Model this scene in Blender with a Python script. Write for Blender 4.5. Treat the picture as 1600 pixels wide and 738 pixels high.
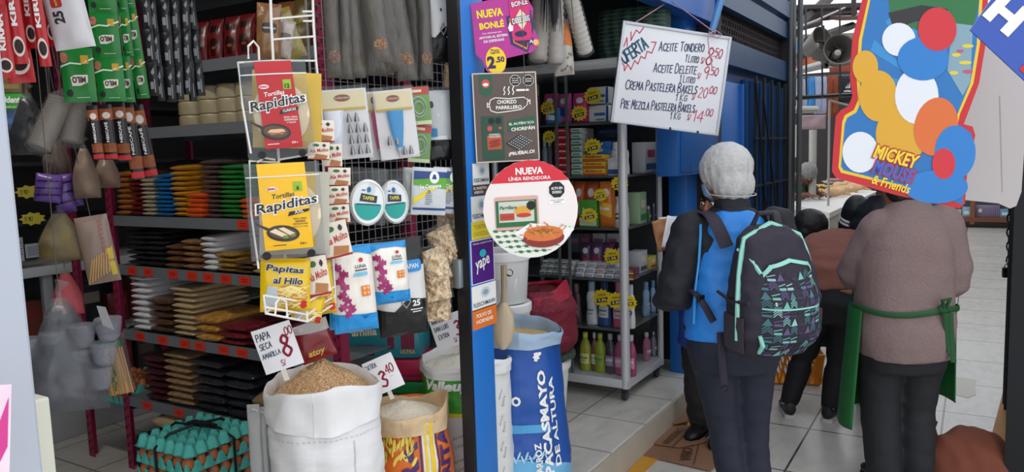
import bpy, bmesh, math, random
from mathutils import Vector, Matrix, noise
for o in list(bpy.data.objects): bpy.data.objects.remove(o, do_unlink=True)
SC = bpy.context.scene
C = SC.collection
# ---------------------------------------------------------------- camera
W_, H_, F_ = 1600.0, 738.0, 1200.0
YAW, PITCH, ROLL = math.radians(31.3), math.radians(6.2), 0.031
EYE = Vector((0, 0, 1.55))
_f0 = Vector((-math.sin(YAW), math.cos(YAW), 0)); _r0 = Vector((math.cos(YAW), math.sin(YAW), 0))
FWD = (_f0*math.cos(PITCH) - Vector((0, 0, 1))*math.sin(PITCH)).normalized()
_u0 = _r0.cross(FWD)
RGT = _r0*math.cos(ROLL) - _u0*math.sin(ROLL)
UPV = _u0*math.cos(ROLL) + _r0*math.sin(ROLL)
cam = bpy.data.cameras.new('camera'); camo = bpy.data.objects.new('camera', cam); C.objects.link(camo)
cam.sensor_width = 36; cam.lens = 36*F_/W_; cam.clip_start = 0.05; cam.clip_end = 200
_m = Matrix((RGT, UPV, -FWD)).transposed().to_4x4(); _m.translation = EYE
camo.matrix_world = _m; SC.camera = camo
# ---------------------------------------------------------------- sky, exposure
wd = bpy.data.worlds.new('sky'); SC.world = wd; wd.use_nodes = True
wd.node_tree.nodes['Background'].inputs[0].default_value = (0.93, 0.96, 1.0, 1)
wd.node_tree.nodes['Background'].inputs[1].default_value = 1.0
SC.view_settings.view_transform = 'Standard'; SC.view_settings.look = 'None'
SC.view_settings.gamma = 1; SC.view_settings.use_curve_mapping = False
SC.view_settings.exposure = 0.72
SC.cycles.transparent_max_bounces = 32
la = bpy.data.lights.new('added_shelf_fill', 'AREA'); la.shape = 'RECTANGLE'; la.size = 1.2; la.size_y = 0.15; la.energy = 9; la.color = (1.0, 0.95, 0.86)  # added fill light to brighten the rack shelves, not a fixture of the shop
lo = bpy.data.objects.new('added_shelf_fill', la); C.objects.link(lo); lo.location = (-2.35, 0.95, 2.72)
# ---------------------------------------------------------------- pixel rays (1600x738 frame) onto planes of the place
def ray(px, py): return FWD + RGT*((px-W_/2)/F_) + UPV*((H_/2-py)/F_)
def P(px, py, D): return EYE + ray(px, py)*D
def onX(px, py, X): d = ray(px, py); return EYE + d*((X-EYE.x)/d.x)
def onY(px, py, Y): d = ray(px, py); return EYE + d*((Y-EYE.y)/d.y)
def onZ(px, py, Z): d = ray(px, py); return EYE + d*((Z-EYE.z)/d.z)
def fit(x0, y0, x1, y1, D, yaw):
    """upright plane through the box centre at depth D, turned by yaw: bottom centre, width, height"""
    c = P((x0+x1)/2, (y0+y1)/2, D); n = Vector((math.sin(yaw), -math.cos(yaw), 0))
    def hit(px, py): d = ray(px, py); return EYE + d*((c-EYE).dot(n)/d.dot(n))
    ym, xm = (y0+y1)/2, (x0+x1)/2
    w = (hit(x1, ym)-hit(x0, ym)).length; t, b = hit(xm, y0), hit(xm, y1)
    return Vector((c.x, c.y, b.z)), w, t.z-b.z
# ---------------------------------------------------------------- materials
def lin(c):
    if isinstance(c, str):
        c = c.lstrip('#'); c = [int(c[i:i+2], 16)/255 for i in (0, 2, 4)]
    return [x/12.92 if x <= 0.04045 else ((x+0.055)/1.055)**2.4 for x in c[:3]]
MATS = {}
def mat(c, rough=0.55, metal=0, var=0.0, scale=30, bump=0.0, c2=None, kind='noise', trans=0, clear=0, stretch=None):
    key = (str(c), rough, metal, var, scale, bump, str(c2), kind, trans, clear, str(stretch))
    if key in MATS: return MATS[key]
    m = bpy.data.materials.new('m%d' % len(MATS)); m.use_nodes = True
    nt = m.node_tree; b = nt.nodes['Principled BSDF']; col = lin(c)
    b.inputs['Base Color'].default_value = (*col, 1); b.inputs['Roughness'].default_value = rough
    b.inputs['Metallic'].default_value = metal
    if clear: b.inputs['Coat Weight'].default_value = clear; b.inputs['Coat Roughness'].default_value = 0.15
    if var or bump or c2:
        tc = nt.nodes.new('ShaderNodeTexCoord'); vec = tc.outputs['Object']
        if stretch:
            mp = nt.nodes.new('ShaderNodeMapping'); mp.inputs['Scale'].default_value = stretch
            nt.links.new(vec, mp.inputs[0]); vec = mp.outputs[0]
        if kind == 'voronoi':
            t = nt.nodes.new('ShaderNodeTexVoronoi'); t.inputs['Scale'].default_value = scale
            fac = nt.nodes.new('ShaderNodeSeparateColor'); nt.links.new(t.outputs['Color'], fac.inputs[0]); fo = fac.outputs[0]; ho = t.outputs['Distance']
        elif kind == 'wave':
            t = nt.nodes.new('ShaderNodeTexWave'); t.inputs['Scale'].default_value = scale; t.inputs['Distortion'].default_value = 1.5
            fo = ho = t.outputs['Fac']
        else:
            t = nt.nodes.new('ShaderNodeTexNoise'); t.inputs['Scale'].default_value = scale; t.inputs['Detail'].default_value = 4
            fo = ho = t.outputs['Fac']
        nt.links.new(vec, t.inputs['Vector'])
        mx = nt.nodes.new('ShaderNodeMix'); mx.data_type = 'RGBA'
        a = [max(0, x*(1-var)) for x in col] if c2 is None else col
        d = [min(1, x*(1+var)) for x in col] if c2 is None else lin(c2)
        mx.inputs[6].default_value = (*a, 1); mx.inputs[7].default_value = (*d, 1)
        nt.links.new(fo, mx.inputs[0]); nt.links.new(mx.outputs[2], b.inputs['Base Color'])
        if bump:
            bp = nt.nodes.new('ShaderNodeBump'); bp.inputs['Strength'].default_value = bump; bp.inputs['Distance'].default_value = 0.01
            nt.links.new(ho, bp.inputs['Height']); nt.links.new(bp.outputs[0], b.inputs['Normal'])
    if trans:
        out = nt.nodes['Material Output']; tr = nt.nodes.new('ShaderNodeBsdfTransparent'); ms = nt.nodes.new('ShaderNodeMixShader')
        tr.inputs[0].default_value = (1, 1, 1, 1) if trans > 0 else (*col, 1)
        ms.inputs[0].default_value = abs(trans)
        nt.links.new(b.outputs[0], ms.inputs[1]); nt.links.new(tr.outputs[0], ms.inputs[2]); nt.links.new(ms.outputs[0], out.inputs[0])
    MATS[key] = m
    return m
def plastic(c, **k): return mat(c, rough=k.pop('rough', 0.3), **k)
CLEAR = mat('#8d9092', 0.07, trans=0.86)
FILM = mat('#83878a', 0.08, trans=0.78, bump=0.5, scale=25)
GLASS = mat('#3a4240', 0.03, trans=0.94)
WIRE = mat('#e9e6e0', 0.35)
STEEL = mat('#b9bcbd', 0.35, metal=0.6)
# ---------------------------------------------------------------- objects
def link(o, parent=None):
    C.objects.link(o)
    if parent is not None: o.parent = parent
    return o
def tag(o, label, cat, group=None):
    o['label'] = label; o['category'] = cat
    if group: o['group'] = group
    return o
def thing(name, label, cat, loc=(0, 0, 0), yaw=0, group=None, tilt=0, lean=0):
    o = bpy.data.objects.new(name, None); o.empty_display_size = 0.05; link(o)
    o.matrix_world = Matrix.Translation(loc) @ Matrix.Rotation(yaw, 4, 'Z') @ Matrix.Rotation(lean, 4, 'X') @ Matrix.Rotation(tilt, 4, 'Y')
    return tag(o, label, cat, group)
def dup(root, loc=None, yaw=None, label=None, group=None, tilt=0, lean=0, scale=None, m=None):
    r = root.copy(); C.objects.link(r)
    if m is not None: r.matrix_world = m
    elif loc is not None:
        r.matrix_world = Matrix.Translation(loc) @ Matrix.Rotation(yaw or 0, 4, 'Z') @ Matrix.Rotation(lean, 4, 'X') @ Matrix.Rotation(tilt, 4, 'Y')
    if scale: r.scale = (scale,)*3 if not hasattr(scale, '__len__') else scale
    if label: r['label'] = label
    if group: r['group'] = group
    for ch in list(root.children):
        c = ch.copy(); C.objects.link(c); c.parent = r
        for g in list(ch.children):
            d = g.copy(); C.objects.link(d); d.parent = c
    return r
class MB:
    """collects shapes into ONE mesh"""
    def __init__(s): s.v = []; s.f = []; s.mi = []; s.m = 0
    def add(s, vs, fs):
        n = len(s.v); s.v += [tuple(v) for v in vs]; s.f += [tuple(i+n for i in f) for f in fs]; s.mi += [s.m]*len(fs); return s
    def box(s, c, d, rot=None, bev=0.0):
        x, y, z = d[0]/2, d[1]/2, d[2]/2; c = Vector(c)
        if bev:
            b = min(bev, x*.9, y*.9, z*.9); vs = []; 
            bm = bmesh.new(); bmesh.ops.create_cube(bm, size=1)
            for v in bm.verts: v.co = Vector((v.co.x*2*x, v.co.y*2*y, v.co.z*2*z))
            bmesh.ops.bevel(bm, geom=bm.edges[:], offset=b, segments=2, affect='EDGES', profile=0.5)
            bm.verts.index_update(); vs = [v.co.copy() for v in bm.verts]; fs = [[v.index for v in f.verts] for f in bm.faces]; bm.free()
        else:
            vs = [Vector((i*x, j*y, k*z)) for i in (-1, 1) for j in (-1, 1) for k in (-1, 1)]
            fs = [(0, 1, 3, 2), (4, 6, 7, 5), (0, 4, 5, 1), (2, 3, 7, 6), (0, 2, 6, 4), (1, 5, 7, 3)]
        if rot is not None: vs = [rot @ v for v in vs]
        return s.add([v+c for v in vs], fs)
    def tube(s, pts, r, n=8, closed=False):
        pts = [Vector(p) for p in pts]; N = len(pts); rs = r if hasattr(r, '__len__') else [r]*N
        vs = []; up = Vector((0.13, 0.21, 0.97)).normalized()
        for i, p in enumerate(pts):
            a = pts[i-1] if (i > 0 or closed) else p; b = pts[(i+1) % N] if (i < N-1 or closed) else p
            t = (b-a).normalized()
            if abs(t.dot(up)) > 0.985: up = Vector((0.9, 0.3, 0.1)).normalized()
            u = (up - t*up.dot(t)).normalized(); w = t.cross(u)
            vs += [p + (u*math.cos(2*math.pi*k/n) + w*math.sin(2*math.pi*k/n))*rs[i] for k in range(n)]
        fs = []
        for i in range(N if closed else N-1):
            j = (i+1) % N
            fs += [(i*n+k, i*n+(k+1) % n, j*n+(k+1) % n, j*n+k) for k in range(n)]
        if not closed: fs += [tuple(range(n-1, -1, -1)), tuple((N-1)*n+k for k in range(n))]
        return s.add(vs, fs)
    def lathe(s, prof, n=24, c=(0, 0, 0), cap=True, wob=None):
        c = Vector(c); vs = []
        for r, z in prof:
            for k in range(n):
                a = 2*math.pi*k/n; rr = r*(wob(a, z) if wob else 1)
                vs.append(c+Vector((rr*math.sin(a), -rr*math.cos(a), z)))
        fs = []
        for i in range(len(prof)-1):
            fs += [(i*n+k, i*n+(k+1) % n, (i+1)*n+(k+1) % n, (i+1)*n+k) for k in range(n)]
        if cap: fs += [tuple(range(n-1, -1, -1)), tuple((len(prof)-1)*n+k for k in range(n))]
        return s.add(vs, fs)
    def loft(s, rings):
        n = len(rings[0]); vs = [v for r in rings for v in r]; fs = []
        for i in range(len(rings)-1):
            fs += [(i*n+k, i*n+(k+1) % n, (i+1)*n+(k+1) % n, (i+1)*n+k) for k in range(n)]
        fs += [tuple(range(n-1, -1, -1)), tuple((len(rings)-1)*n+k for k in range(n))]
        return s.add(vs, fs)
    def prism(s, poly, y0, y1):
        """poly in x,z; thickness along y"""
        n = len(poly); vs = [(x, y0, z) for x, z in poly]+[(x, y1, z) for x, z in poly]
        return s.add(vs, [tuple(range(n)), tuple(range(2*n-1, n-1, -1))]+[(k, k+n, (k+1) % n+n, (k+1) % n) for k in range(n)])
    def grid(s, fn, nu, nv):
        vs = [fn(i/nu, j/nv) for j in range(nv+1) for i in range(nu+1)]; w = nu+1
        return s.add(vs, [(j*w+i, j*w+i+1, (j+1)*w+i+1, (j+1)*w+i) for j in range(nv) for i in range(nu)])
    def ball(s, c, r, n=10, m=8, sc=(1, 1, 1), rot=None):
        c = Vector(c); vs = []
        for j in range(1, m):
            t = math.pi*j/m
            for k in range(n):
                a = 2*math.pi*k/n; v = Vector((math.sin(t)*math.cos(a)*sc[0], math.sin(t)*math.sin(a)*sc[1], math.cos(t)*sc[2]))*r
                vs.append(v)
        vs += [Vector((0, 0, r*sc[2])), Vector((0, 0, -r*sc[2]))]; top = len(vs)-2
        fs = [(j*n+k, (j+1)*n+k, (j+1)*n+(k+1) % n, j*n+(k+1) % n) for j in range(m-2) for k in range(n)]
        fs += [(top, k, (k+1) % n) for k in range(n)]+[(top+1, (m-2)*n+(k+1) % n, (m-2)*n+k) for k in range(n)]
        if rot is not None: vs = [rot @ v for v in vs]
        return s.add([v+c for v in vs], fs)
    def mesh(s, mats, smooth=True, fix=True):
        me = bpy.data.meshes.new('mesh'); me.from_pydata(s.v, [], s.f)
        for m in (mats if isinstance(mats, (list, tuple)) else [mats]): me.materials.append(m)
        me.polygons.foreach_set('material_index', s.mi)
        if fix:
            bm = bmesh.new(); bm.from_mesh(me); bmesh.ops.recalc_face_normals(bm, faces=bm.faces); bm.to_mesh(me); bm.free()
        if smooth:
            me.polygons.foreach_set('use_smooth', [True]*len(me.polygons)); me.set_sharp_from_angle(angle=math.radians(38))
        me.update(); return me
    def obj(s, name, mats, parent=None, smooth=True, label=None, fix=True):
        o = link(bpy.data.objects.new(name, s.mesh(mats, smooth, fix)), parent)
        if label: o['label'] = label
        return o
def struct(name, mb, m, smooth=False):
    o = mb.obj(name, m, None, smooth); o['kind'] = 'structure'; return o
def remesh(mb, voxel, smooth=2, wr=0.0, wf=14, seed=0):
    """one continuous surface from overlapping closed shapes; returns verts, faces"""
    o = mb.obj('tmp', mat('#888888'), None)
    md = o.modifiers.new('r', 'REMESH'); md.mode = 'VOXEL'; md.voxel_size = voxel
    if smooth: sm = o.modifiers.new('s', 'SMOOTH'); sm.iterations = smooth; sm.factor = 0.5
    dg = bpy.context.evaluated_depsgraph_get(); me = bpy.data.meshes.new_from_object(o.evaluated_get(dg))
    vs = [v.co.copy() for v in me.vertices]; ns = [v.normal.copy() for v in me.vertices]; fs = [tuple(p.vertices) for p in me.polygons]
    if wr:
        sh = Vector((seed*3.1, seed*1.7, seed))
        vs = [v+n*wr*(noise.noise(Vector((v.x*wf, v.y*wf, v.z*wf*1.7))+sh)+0.5*noise.noise(v*wf*2.3+sh)) for v, n in zip(vs, ns)]
    bpy.data.objects.remove(o, do_unlink=True); bpy.data.meshes.remove(me)
    return vs, fs
# ---------------------------------------------------------------- flat shapes laid on a surface: S(u, v, off) -> point
def flatS(u, v, o): return Vector((u, -o, v))
def cylS(R, z0=0.0):
    def S(u, v, o):
        r = R(v) if callable(R) else R
        return Vector(((r+o)*math.sin(u/r), -(r+o)*math.cos(u/r), v+z0))
    return S
_tc = {}
def text2d(s, bold=0.0, shear=0.0):
    k = (s, bold, shear)
    if k not in _tc:
        cu = bpy.data.curves.new('t', 'FONT'); cu.body = s; cu.size = 1; cu.offset = bold; cu.shear = shear; cu.resolution_u = 2
        o = bpy.data.objects.new('t', cu); me = o.to_mesh()
        vs = [(v.co.x, v.co.y) for v in me.vertices]; fs = [tuple(p.vertices) for p in me.polygons]
        o.to_mesh_clear(); bpy.data.objects.remove(o); bpy.data.curves.remove(cu)
        if not vs: vs = [(0, 0)]
        x0 = min(v[0] for v in vs); x1 = max(v[0] for v in vs); y0 = min(v[1] for v in vs); y1 = max(v[1] for v in vs)
        _tc[k] = (vs, fs, x0, x1, y0, y1)
    return _tc[k]
def curl(p, on_):
    if not on_ or len(p) < 3: return p
    o = []; n = len(p); cl = p[0] == p[-1]
    for i in range(n-1):
        p0 = p[i-1] if i else (p[-2] if cl else p[0]); p1, p2 = p[i], p[i+1]; p3 = p[i+2] if i+2 < n else (p[1] if cl else p2)
        for t in (0, .25, .5, .75): o.append(tuple(.5*(2*b+(c-a)*t+(2*a-5*b+4*c-d)*t*t+(3*b-a-3*c+d)*t**3) for a, b, c, d in zip(p0, p1, p2, p3)))
    return o+[p[-1]]
class Art:
    """2-D artwork pieces: (verts, faces)"""
    def __init__(s): s.v = []; s.f = []
    def add(s, v, f): n = len(s.v); s.v += v; s.f += [tuple(i+n for i in q) for q in f]; return s
    def poly(s, p): return s.add([tuple(q) for q in p], [tuple(range(len(p)))])
    def rect(s, x0, y0, x1, y1): return s.poly([(x0, y0), (x1, y0), (x1, y1), (x0, y1)])
    def ell(s, x, y, rx, ry=None, n=20, rot=0):
        ry = rx if ry is None else ry; c, d = math.cos(rot), math.sin(rot)
        q = [(rx*math.cos(2*math.pi*k/n), ry*math.sin(2*math.pi*k/n)) for k in range(n)]
        return s.poly([(x+a*c-b*d, y+a*d+b*c) for a, b in q])
    def burst(s, x, y, r0, r1, n=14, sy=1.0, rot=0):
        return s.poly([(x+(r1 if k % 2 else r0)*math.cos(rot+math.pi*k/n), y+sy*(r1 if k % 2 else r0)*math.sin(rot+math.pi*k/n)) for k in range(2*n)])
    def rrect(s, x0, y0, x1, y1, r, n=4):
        p = []
        for cx, cy, a0 in ((x1-r, y1-r, 0), (x0+r, y1-r, 90), (x0+r, y0+r, 180), (x1-r, y0+r, 270)):
            p += [(cx+r*math.cos(math.radians(a0+90*k/n)), cy+r*math.sin(math.radians(a0+90*k/n))) for k in range(n+1)]
        return s.poly(p)
    def line(s, pts, w, closed=False):
        pts = [Vector(p) for p in pts]
        if closed: pts = pts+[pts[0]]
        for a, b in zip(pts, pts[1:]):
            d = b-a
            if d.length < 1e-6: continue
            d = d.normalized(); n = Vector((-d.y, d.x))*w/2; e = d*w*0.35
            s.poly([a-e-n, b+e-n, b+e+n, a-e+n])
        return s
    def text(s, t, x, y, w=None, h=None, bold=0.0, shear=0.0, rot=0, al='c', vert=0):
        """fits text to height h (cap box) and/or width w; x, y is the centre (al c) or the left middle (al l)"""
        vs, fs, x0, x1, y0, y1 = text2d(t, bold, shear)
        bw, bh = max(x1-x0, 1e-4), max(y1-y0, 1e-4)
        sy = h/bh if h else w/bw; sx = w/bw if w else sy
        ox = (x0+x1)/2 if al == 'c' else x0; c, d = math.cos(rot), math.sin(rot); out = []
        for a, b in vs:
            a, b = (a-ox)*sx, (b-(y0+y1)/2)*sy; out.append((x+a*c-b*d, y+a*d+b*c))
        return s.add(out, fs)
    def mark(s, t, x, y, h, w=0.1, rot=0, slant=0.12, sp=1.0, seed=1, nx=0.62):
        """marker handwriting"""
        rnd = random.Random(seed*7+len(t)); cx = 0; c, d = math.cos(rot), math.sin(rot)
        for i, ch in enumerate(t):
            if ch == ' ': cx += 2.6*h/6*sp*nx; continue
            g = GLY.get(ch.upper(), '0,0 4,0'); k = h/6*(0.82 if ch.islower() else 1.0); dy = rnd.uniform(-.03, .03)*h
            mxx = 0
            for stk in g.split(';'):
                pts = []
                for a, b in curl([tuple(map(float, q.split(','))) for q in stk.split()], ch.upper() in 'BCDGJOPQRSU023589'):
                    mxx = max(mxx, a)
                    a, b = a*k*nx+b*k*slant+cx+rnd.uniform(-.007, .007)*h, b*k+dy+rnd.uniform(-.007, .007)*h
                    pts.append((x+a*c-b*d, y+a*d+b*c))
                s.line(pts, w*h)
            cx += (mxx+1.5)*k*sp*nx
        return s
    def on(s, parent, name, m, S=flatS, off=0.001, step=None, label=None):
        if not s.f: return None
        bm = bmesh.new(); vv = [bm.verts.new((a, b, 0)) for a, b in s.v]
        for f in s.f:
            try: bm.faces.new([vv[i] for i in f])
            except ValueError: pass
        if step:
            bmesh.ops.triangulate(bm, faces=bm.faces[:])
            us = [v[0] for v in s.v]; ws = [v[1] for v in s.v]
            for lo, hi, nrm in ((min(us), max(us), (1, 0, 0)), (min(ws), max(ws), (0, 1, 0))):
                k = math.floor(lo/step)+1
                while k*step < hi:
                    bmesh.ops.bisect_plane(bm, geom=bm.verts[:]+bm.edges[:]+bm.faces[:], plane_co=Vector(nrm)*k*step, plane_no=nrm, dist=1e-6); k += 1
        for v in bm.verts: v.co = S(v.co.x, v.co.y, off)
        me = bpy.data.meshes.new('art'); bm.to_mesh(me); bm.free(); me.materials.append(m)
        o = link(bpy.data.objects.new(name, me), parent)
        if label: o['label'] = label
        return o
GLY = {'A': '0,0 2,6 4,0;.7,2 3.4,2.2', 'B': '0,0 .2,6 2.8,5.6 3,4 .2,3.2 3.4,2.4 3.2,.4 0,0', 'C': '4,5 2.5,6 .6,4.8 0,2.6 1,.4 2.6,0 4,.8', 'D': '0,0 .3,6 2.6,5.6 4,3.4 3.2,.8 0,0',
'E': '3.4,0 0,0 .2,6 3.6,6;.1,3.1 2.8,3.1', 'F': '0,0 .2,6 3.6,6;.1,3.1 2.8,3.1', 'G': '4,5 2.4,6 .4,4.4 .2,1.6 1.8,0 3.8,.8 3.8,2.8 2.2,2.8', 'H': '0,0 0,6;4,0 4,6;0,3 4,3', 'I': '0.4,0 .6,6', 'J': '3,6 3,1.2 1.8,0 .2,.8',
'K': '0,0 .2,6;3.6,6 .2,2.8 3.8,0', 'L': '0,6 .1,0 3.2,.1', 'M': '0,0 .6,6 2.4,2 4.2,6 4.8,0', 'N': '0,0 .2,6 3.6,0 4,6', 'O': '2,6 .3,4.6 0,2 1.4,0 3.2,.6 4,3 3.4,5.2 2,6', 'P': '0,0 .2,6 3,5.8 3.4,3.9 .2,2.8',
'Q': '2,6 .3,4.6 0,2 1.4,0 3.2,.6 4,3 3.4,5.2 2,6;2.4,1.4 4,-.4', 'R': '0,0 .2,6 3,5.8 3.2,4 .2,3 3.6,0', 'S': '3.6,5.2 2,6 .4,4.8 1,3.4 3,2.6 3.4,1 1.8,0 0,.8', 'T': '0,6 4,6.1;2,6 1.9,0', 'U': '0,6 .2,1.2 1.8,0 3.6,1 3.8,6',
'V': '0,6 1.9,0 4,6', 'W': '0,6 1.2,0 2.4,4 3.6,0 5,6', 'X': '0,0 4,6;0,6 4,0', 'Y': '0,6 2,3 4,6;2,3 1.8,0', 'Z': '0,6 4,6 0,0 4,0',
'0': '2,6 .3,4.6 0,2 1.4,0 3.2,.6 4,3 3.4,5.2 2,6', '1': '0,4.4 1.6,6 1.5,0', '2': '.2,4.8 1.6,6 3.4,5 3,3.2 0,.2 4,0', '3': '.2,5.4 2,6 3.4,4.8 1.4,3.3 3.6,2 2.4,.1 0,.6', '4': '3,0 3.2,6 0,2 4.2,2', '5': '3.6,6 .6,6 .4,3.5 2.6,3.8 3.6,2 2.4,.1 0,.5',
'8': '2,3.2 .4,4.6 1.8,6 3.4,4.8 2,3.2 .1,1.6 1.8,0 3.8,1.4 2,3.2', '9': '3.4,4.4 1.8,3 .2,4.4 1.8,6 3.4,5 3,0', '.': '0,0 .4,.2', '/': '0,0 2.4,6', ':': '0,.4 .2,.6;.2,3 .4,3.2', '_': '0,-.6 4,-.6', '-': '0,3 2.6,3'}
# ---------------------------------------------------------------- pillow bags
def pillow(w, h, t, seed=0, wr=0.004, wf=16, pinch=0.5, sag=0.0):
    sh = Vector((seed*2.3, seed*5.1, seed*1.3))
    def S(u, v, o, side=1):
        a, b = max(-1, min(1, 2*u/w)), max(-1, min(1, 2*v/h-1))
        e = max(0, (1-a*a))**pinch * max(0, (1-b*b))**pinch
        if sag: e *= 1 - sag*b
        n = wr*(noise.noise(Vector((u*wf, v*wf, side))+sh)+0.6*noise.noise(Vector((u*wf*2.2, v*wf*2.2, side+5))+sh))*min(1, e*3)
        return Vector((u, -side*(t/2*e+n+o), v))
    return S
def bag_mesh(mb, S, w, h, nu=14, nv=18):
    for sd in (1, -1): mb.grid(lambda a, b: S((a-.5)*w, b*h, 0.0006, sd), nu, nv)
    return mb
ORD = ['topmost', 'second', 'third', 'fourth', 'fifth', 'sixth', 'seventh', 'eighth', 'ninth', 'tenth', 'eleventh', 'twelfth', 'thirteenth', 'fourteenth', 'fifteenth', 'sixteenth']
def nth(i): return ORD[i]+(' of' if i == 0 else ' from top in')
R = math.radians
# ================================================================ the setting
def tile_mat(base, joint, sx, sy, ox=0, oy=0, rough=0.3, jw=0.006, dirt='#8d877c', amt=0.35):
    m = bpy.data.materials.new('tiles'); m.use_nodes = True; nt = m.node_tree; b = nt.nodes['Principled BSDF']
    N = nt.nodes.new; L = nt.links.new
    tc = N('ShaderNodeTexCoord'); mp = N('ShaderNodeMapping'); mp.inputs['Location'].default_value = (ox, oy, 0)
    br = N('ShaderNodeTexBrick'); br.offset = 0; br.inputs['Scale'].default_value = 1; br.inputs['Brick Width'].default_value = sx
    br.inputs['Row Height'].default_value = sy; br.inputs['Mortar Size'].default_value = jw; br.inputs['Mortar Smooth'].default_value = 0.2
    br.inputs['Color1'].default_value = (*lin(base), 1); br.inputs['Color2'].default_value = (*[x*0.95 for x in lin(base)], 1); br.inputs['Mortar'].default_value = (*lin(joint), 1)
    L(tc.outputs['Object'], mp.inputs[0]); L(mp.outputs[0], br.inputs['Vector'])
    n1 = N('ShaderNodeTexNoise'); n1.inputs['Scale'].default_value = 2.6; n1.inputs['Detail'].default_value = 7; n1.inputs['Roughness'].default_value = 0.7
    n2 = N('ShaderNodeTexNoise'); n2.inputs['Scale'].default_value = 17; n2.inputs['Detail'].default_value = 5
    mp2 = N('ShaderNodeMapping'); mp2.inputs['Scale'].default_value = (1, 0.5, 1); L(tc.outputs['Object'], mp2.inputs[0])
    L(mp2.outputs[0], n1.inputs['Vector']); L(mp2.outputs[0], n2.inputs['Vector'])
    mu = N('ShaderNodeMath'); mu.operation = 'MULTIPLY'; L(n1.outputs[0], mu.inputs[0]); L(n2.outputs[0], mu.inputs[1])
    rp = N('ShaderNodeMapRange'); rp.inputs[1].default_value = 0.2; rp.inputs[2].default_value = 0.42; rp.inputs[3].default_value = 0; rp.inputs[4].default_value = amt
    L(mu.outputs[0], rp.inputs[0])
    mx = N('ShaderNodeMix'); mx.data_type = 'RGBA'; L(rp.outputs[0], mx.inputs[0]); L(br.outputs['Color'], mx.inputs[6]); mx.inputs[7].default_value = (*lin(dirt), 1)
    L(mx.outputs[2], b.inputs['Base Color']); b.inputs['Roughness'].default_value = rough
    return m
XS = -1.42           # edge of the shop step along the corridor
struct('floor', MB().box((0.2, 9, -0.05), (9.5, 26, 0.1)), tile_mat('#c9c6c0', '#3f3a35', 0.62, 0.62, ox=0.745, oy=0.055, rough=0.25))
struct('floor_shop', MB().box((XS-1.6, 2.2, 0.074), (3.2, 5.2, 0.15), bev=0.006), tile_mat('#cfccc5', '#8b857c', 0.42, 0.42, ox=0.1, oy=0.2, rough=0.3))
struct('trim_1', MB().box((XS+0.008, 2.2, 0.072), (0.014, 5.2, 0.144)), mat('#b5ab9c', 0.6, var=0.15, scale=8))
yl = MB().box((XS+0.055, 2.3, 0.003), (0.075, 5.4, 0.005)); struct('trim_2', yl, mat('#d59a22', 0.6, var=0.25, scale=12, c2='#b5852f'))
yr = MB().box((0.245, 6.2, 0.003), (0.12, 8.0, 0.005)); struct('trim_3', yr, mat('#b87a24', 0.6, var=0.3, scale=6, c2='#8a5c20'))
DARKW = mat('#3a3735', 0.8, var=0.2, scale=4)
struct('wall_back', MB().box((-4.62, 2.2, 1.5), (0.08, 5.4, 3.0)), DARKW)
struct('wall_far', MB().box((-3.0, 4.86, 1.5), (3.2, 0.08, 3.0)), mat('#2c3038', 0.8, var=0.2, scale=4))
struct('wall_near', MB().box((-3.05, -0.3, 1.5), (3.1, 0.08, 3.0)), DARKW)
struct('ceiling', MB().box((-3.0, 2.3, 2.84), (3.3, 5.5, 0.08)), mat('#4b4a48', 0.8))
struct('trim_4', MB().box((-1.46, 2.3, 2.55), (0.1, 5.2, 0.5)), mat('#1f5fb0', 0.45))
# door jamb at the near end of the opening
j = MB(); j.box((-1.47, 0.662, 1.4), (0.05, 0.085, 2.8), bev=0.006); struct('trim_5', j, mat('#b4bac6', 0.35))
j = MB(); j.box((-1.485, 0.625, 1.4), (0.03, 0.012, 2.8)); j.box((-1.485, 0.60, 1.4), (0.05, 0.02, 2.8)); struct('trim_6', j, mat('#cfd0d6', 0.4))
j = MB(); j.box((-1.60, 0.765, 0.62), (0.06, 0.05, 0.95), bev=0.005); struct('trim_7', j, mat('#dcdccb', 0.4))
# right side of the corridor
struct('wall_right', MB().box((0.86, 3.6, 1.4), (1.0, 1.5, 2.8)), mat('#12171c', 0.7, var=0.2, scale=5))
# blue metal front beyond the cabinet
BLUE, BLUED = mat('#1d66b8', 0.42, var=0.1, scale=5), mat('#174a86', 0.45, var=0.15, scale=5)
XW = -1.46
def zx(px, py, X=XW): return onX(px, py, X)
w = MB(); w.box((-1.56, 4.62, 1.4), (0.12, 0.2, 2.8), bev=0.01); w.box((-1.50, 4.86, 1.4), (0.06, 0.05, 2.8), bev=0.006); struct('column_1', w, BLUE, True)
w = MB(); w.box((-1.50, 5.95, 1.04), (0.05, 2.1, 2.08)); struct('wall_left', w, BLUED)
# ribs, rails and bars of that front
def child(name, mb, m, parent, smooth=False): return mb.obj(name, m, parent, smooth)
dr = MB(); dr.box((-1.465, 5.25, 1.0), (0.03, 0.66, 1.96), bev=0.008); d1 = struct('door_1', dr, BLUE, True)
for y in (4.95, 5.55): child('door_stile', MB().box((-1.445, y, 1.0), (0.03, 0.05, 1.96)), BLUE, d1)
child('door_rail', MB().box((-1.445, 5.25, 0.95), (0.028, 0.56, 0.05)), BLUE, d1)
child('ledge', MB().box((-1.43, 5.3, 1.27), (0.06, 0.36, 0.02)), mat('#3a7cc4', 0.4), d1)
g2 = MB()
for i in range(9): g2.tube([(-1.455, 5.68+i*0.145, 0.03), (-1.455, 5.68+i*0.145, 2.02)], 0.028, 6)
d2 = struct('door_2', g2, mat('#1a4475', 0.4, var=0.2, scale=3))
bars = MB()
for i in range(5): bars.box((-1.40, 5.78+i*0.25, 1.05), (0.02, 0.022, 2.0))
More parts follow.
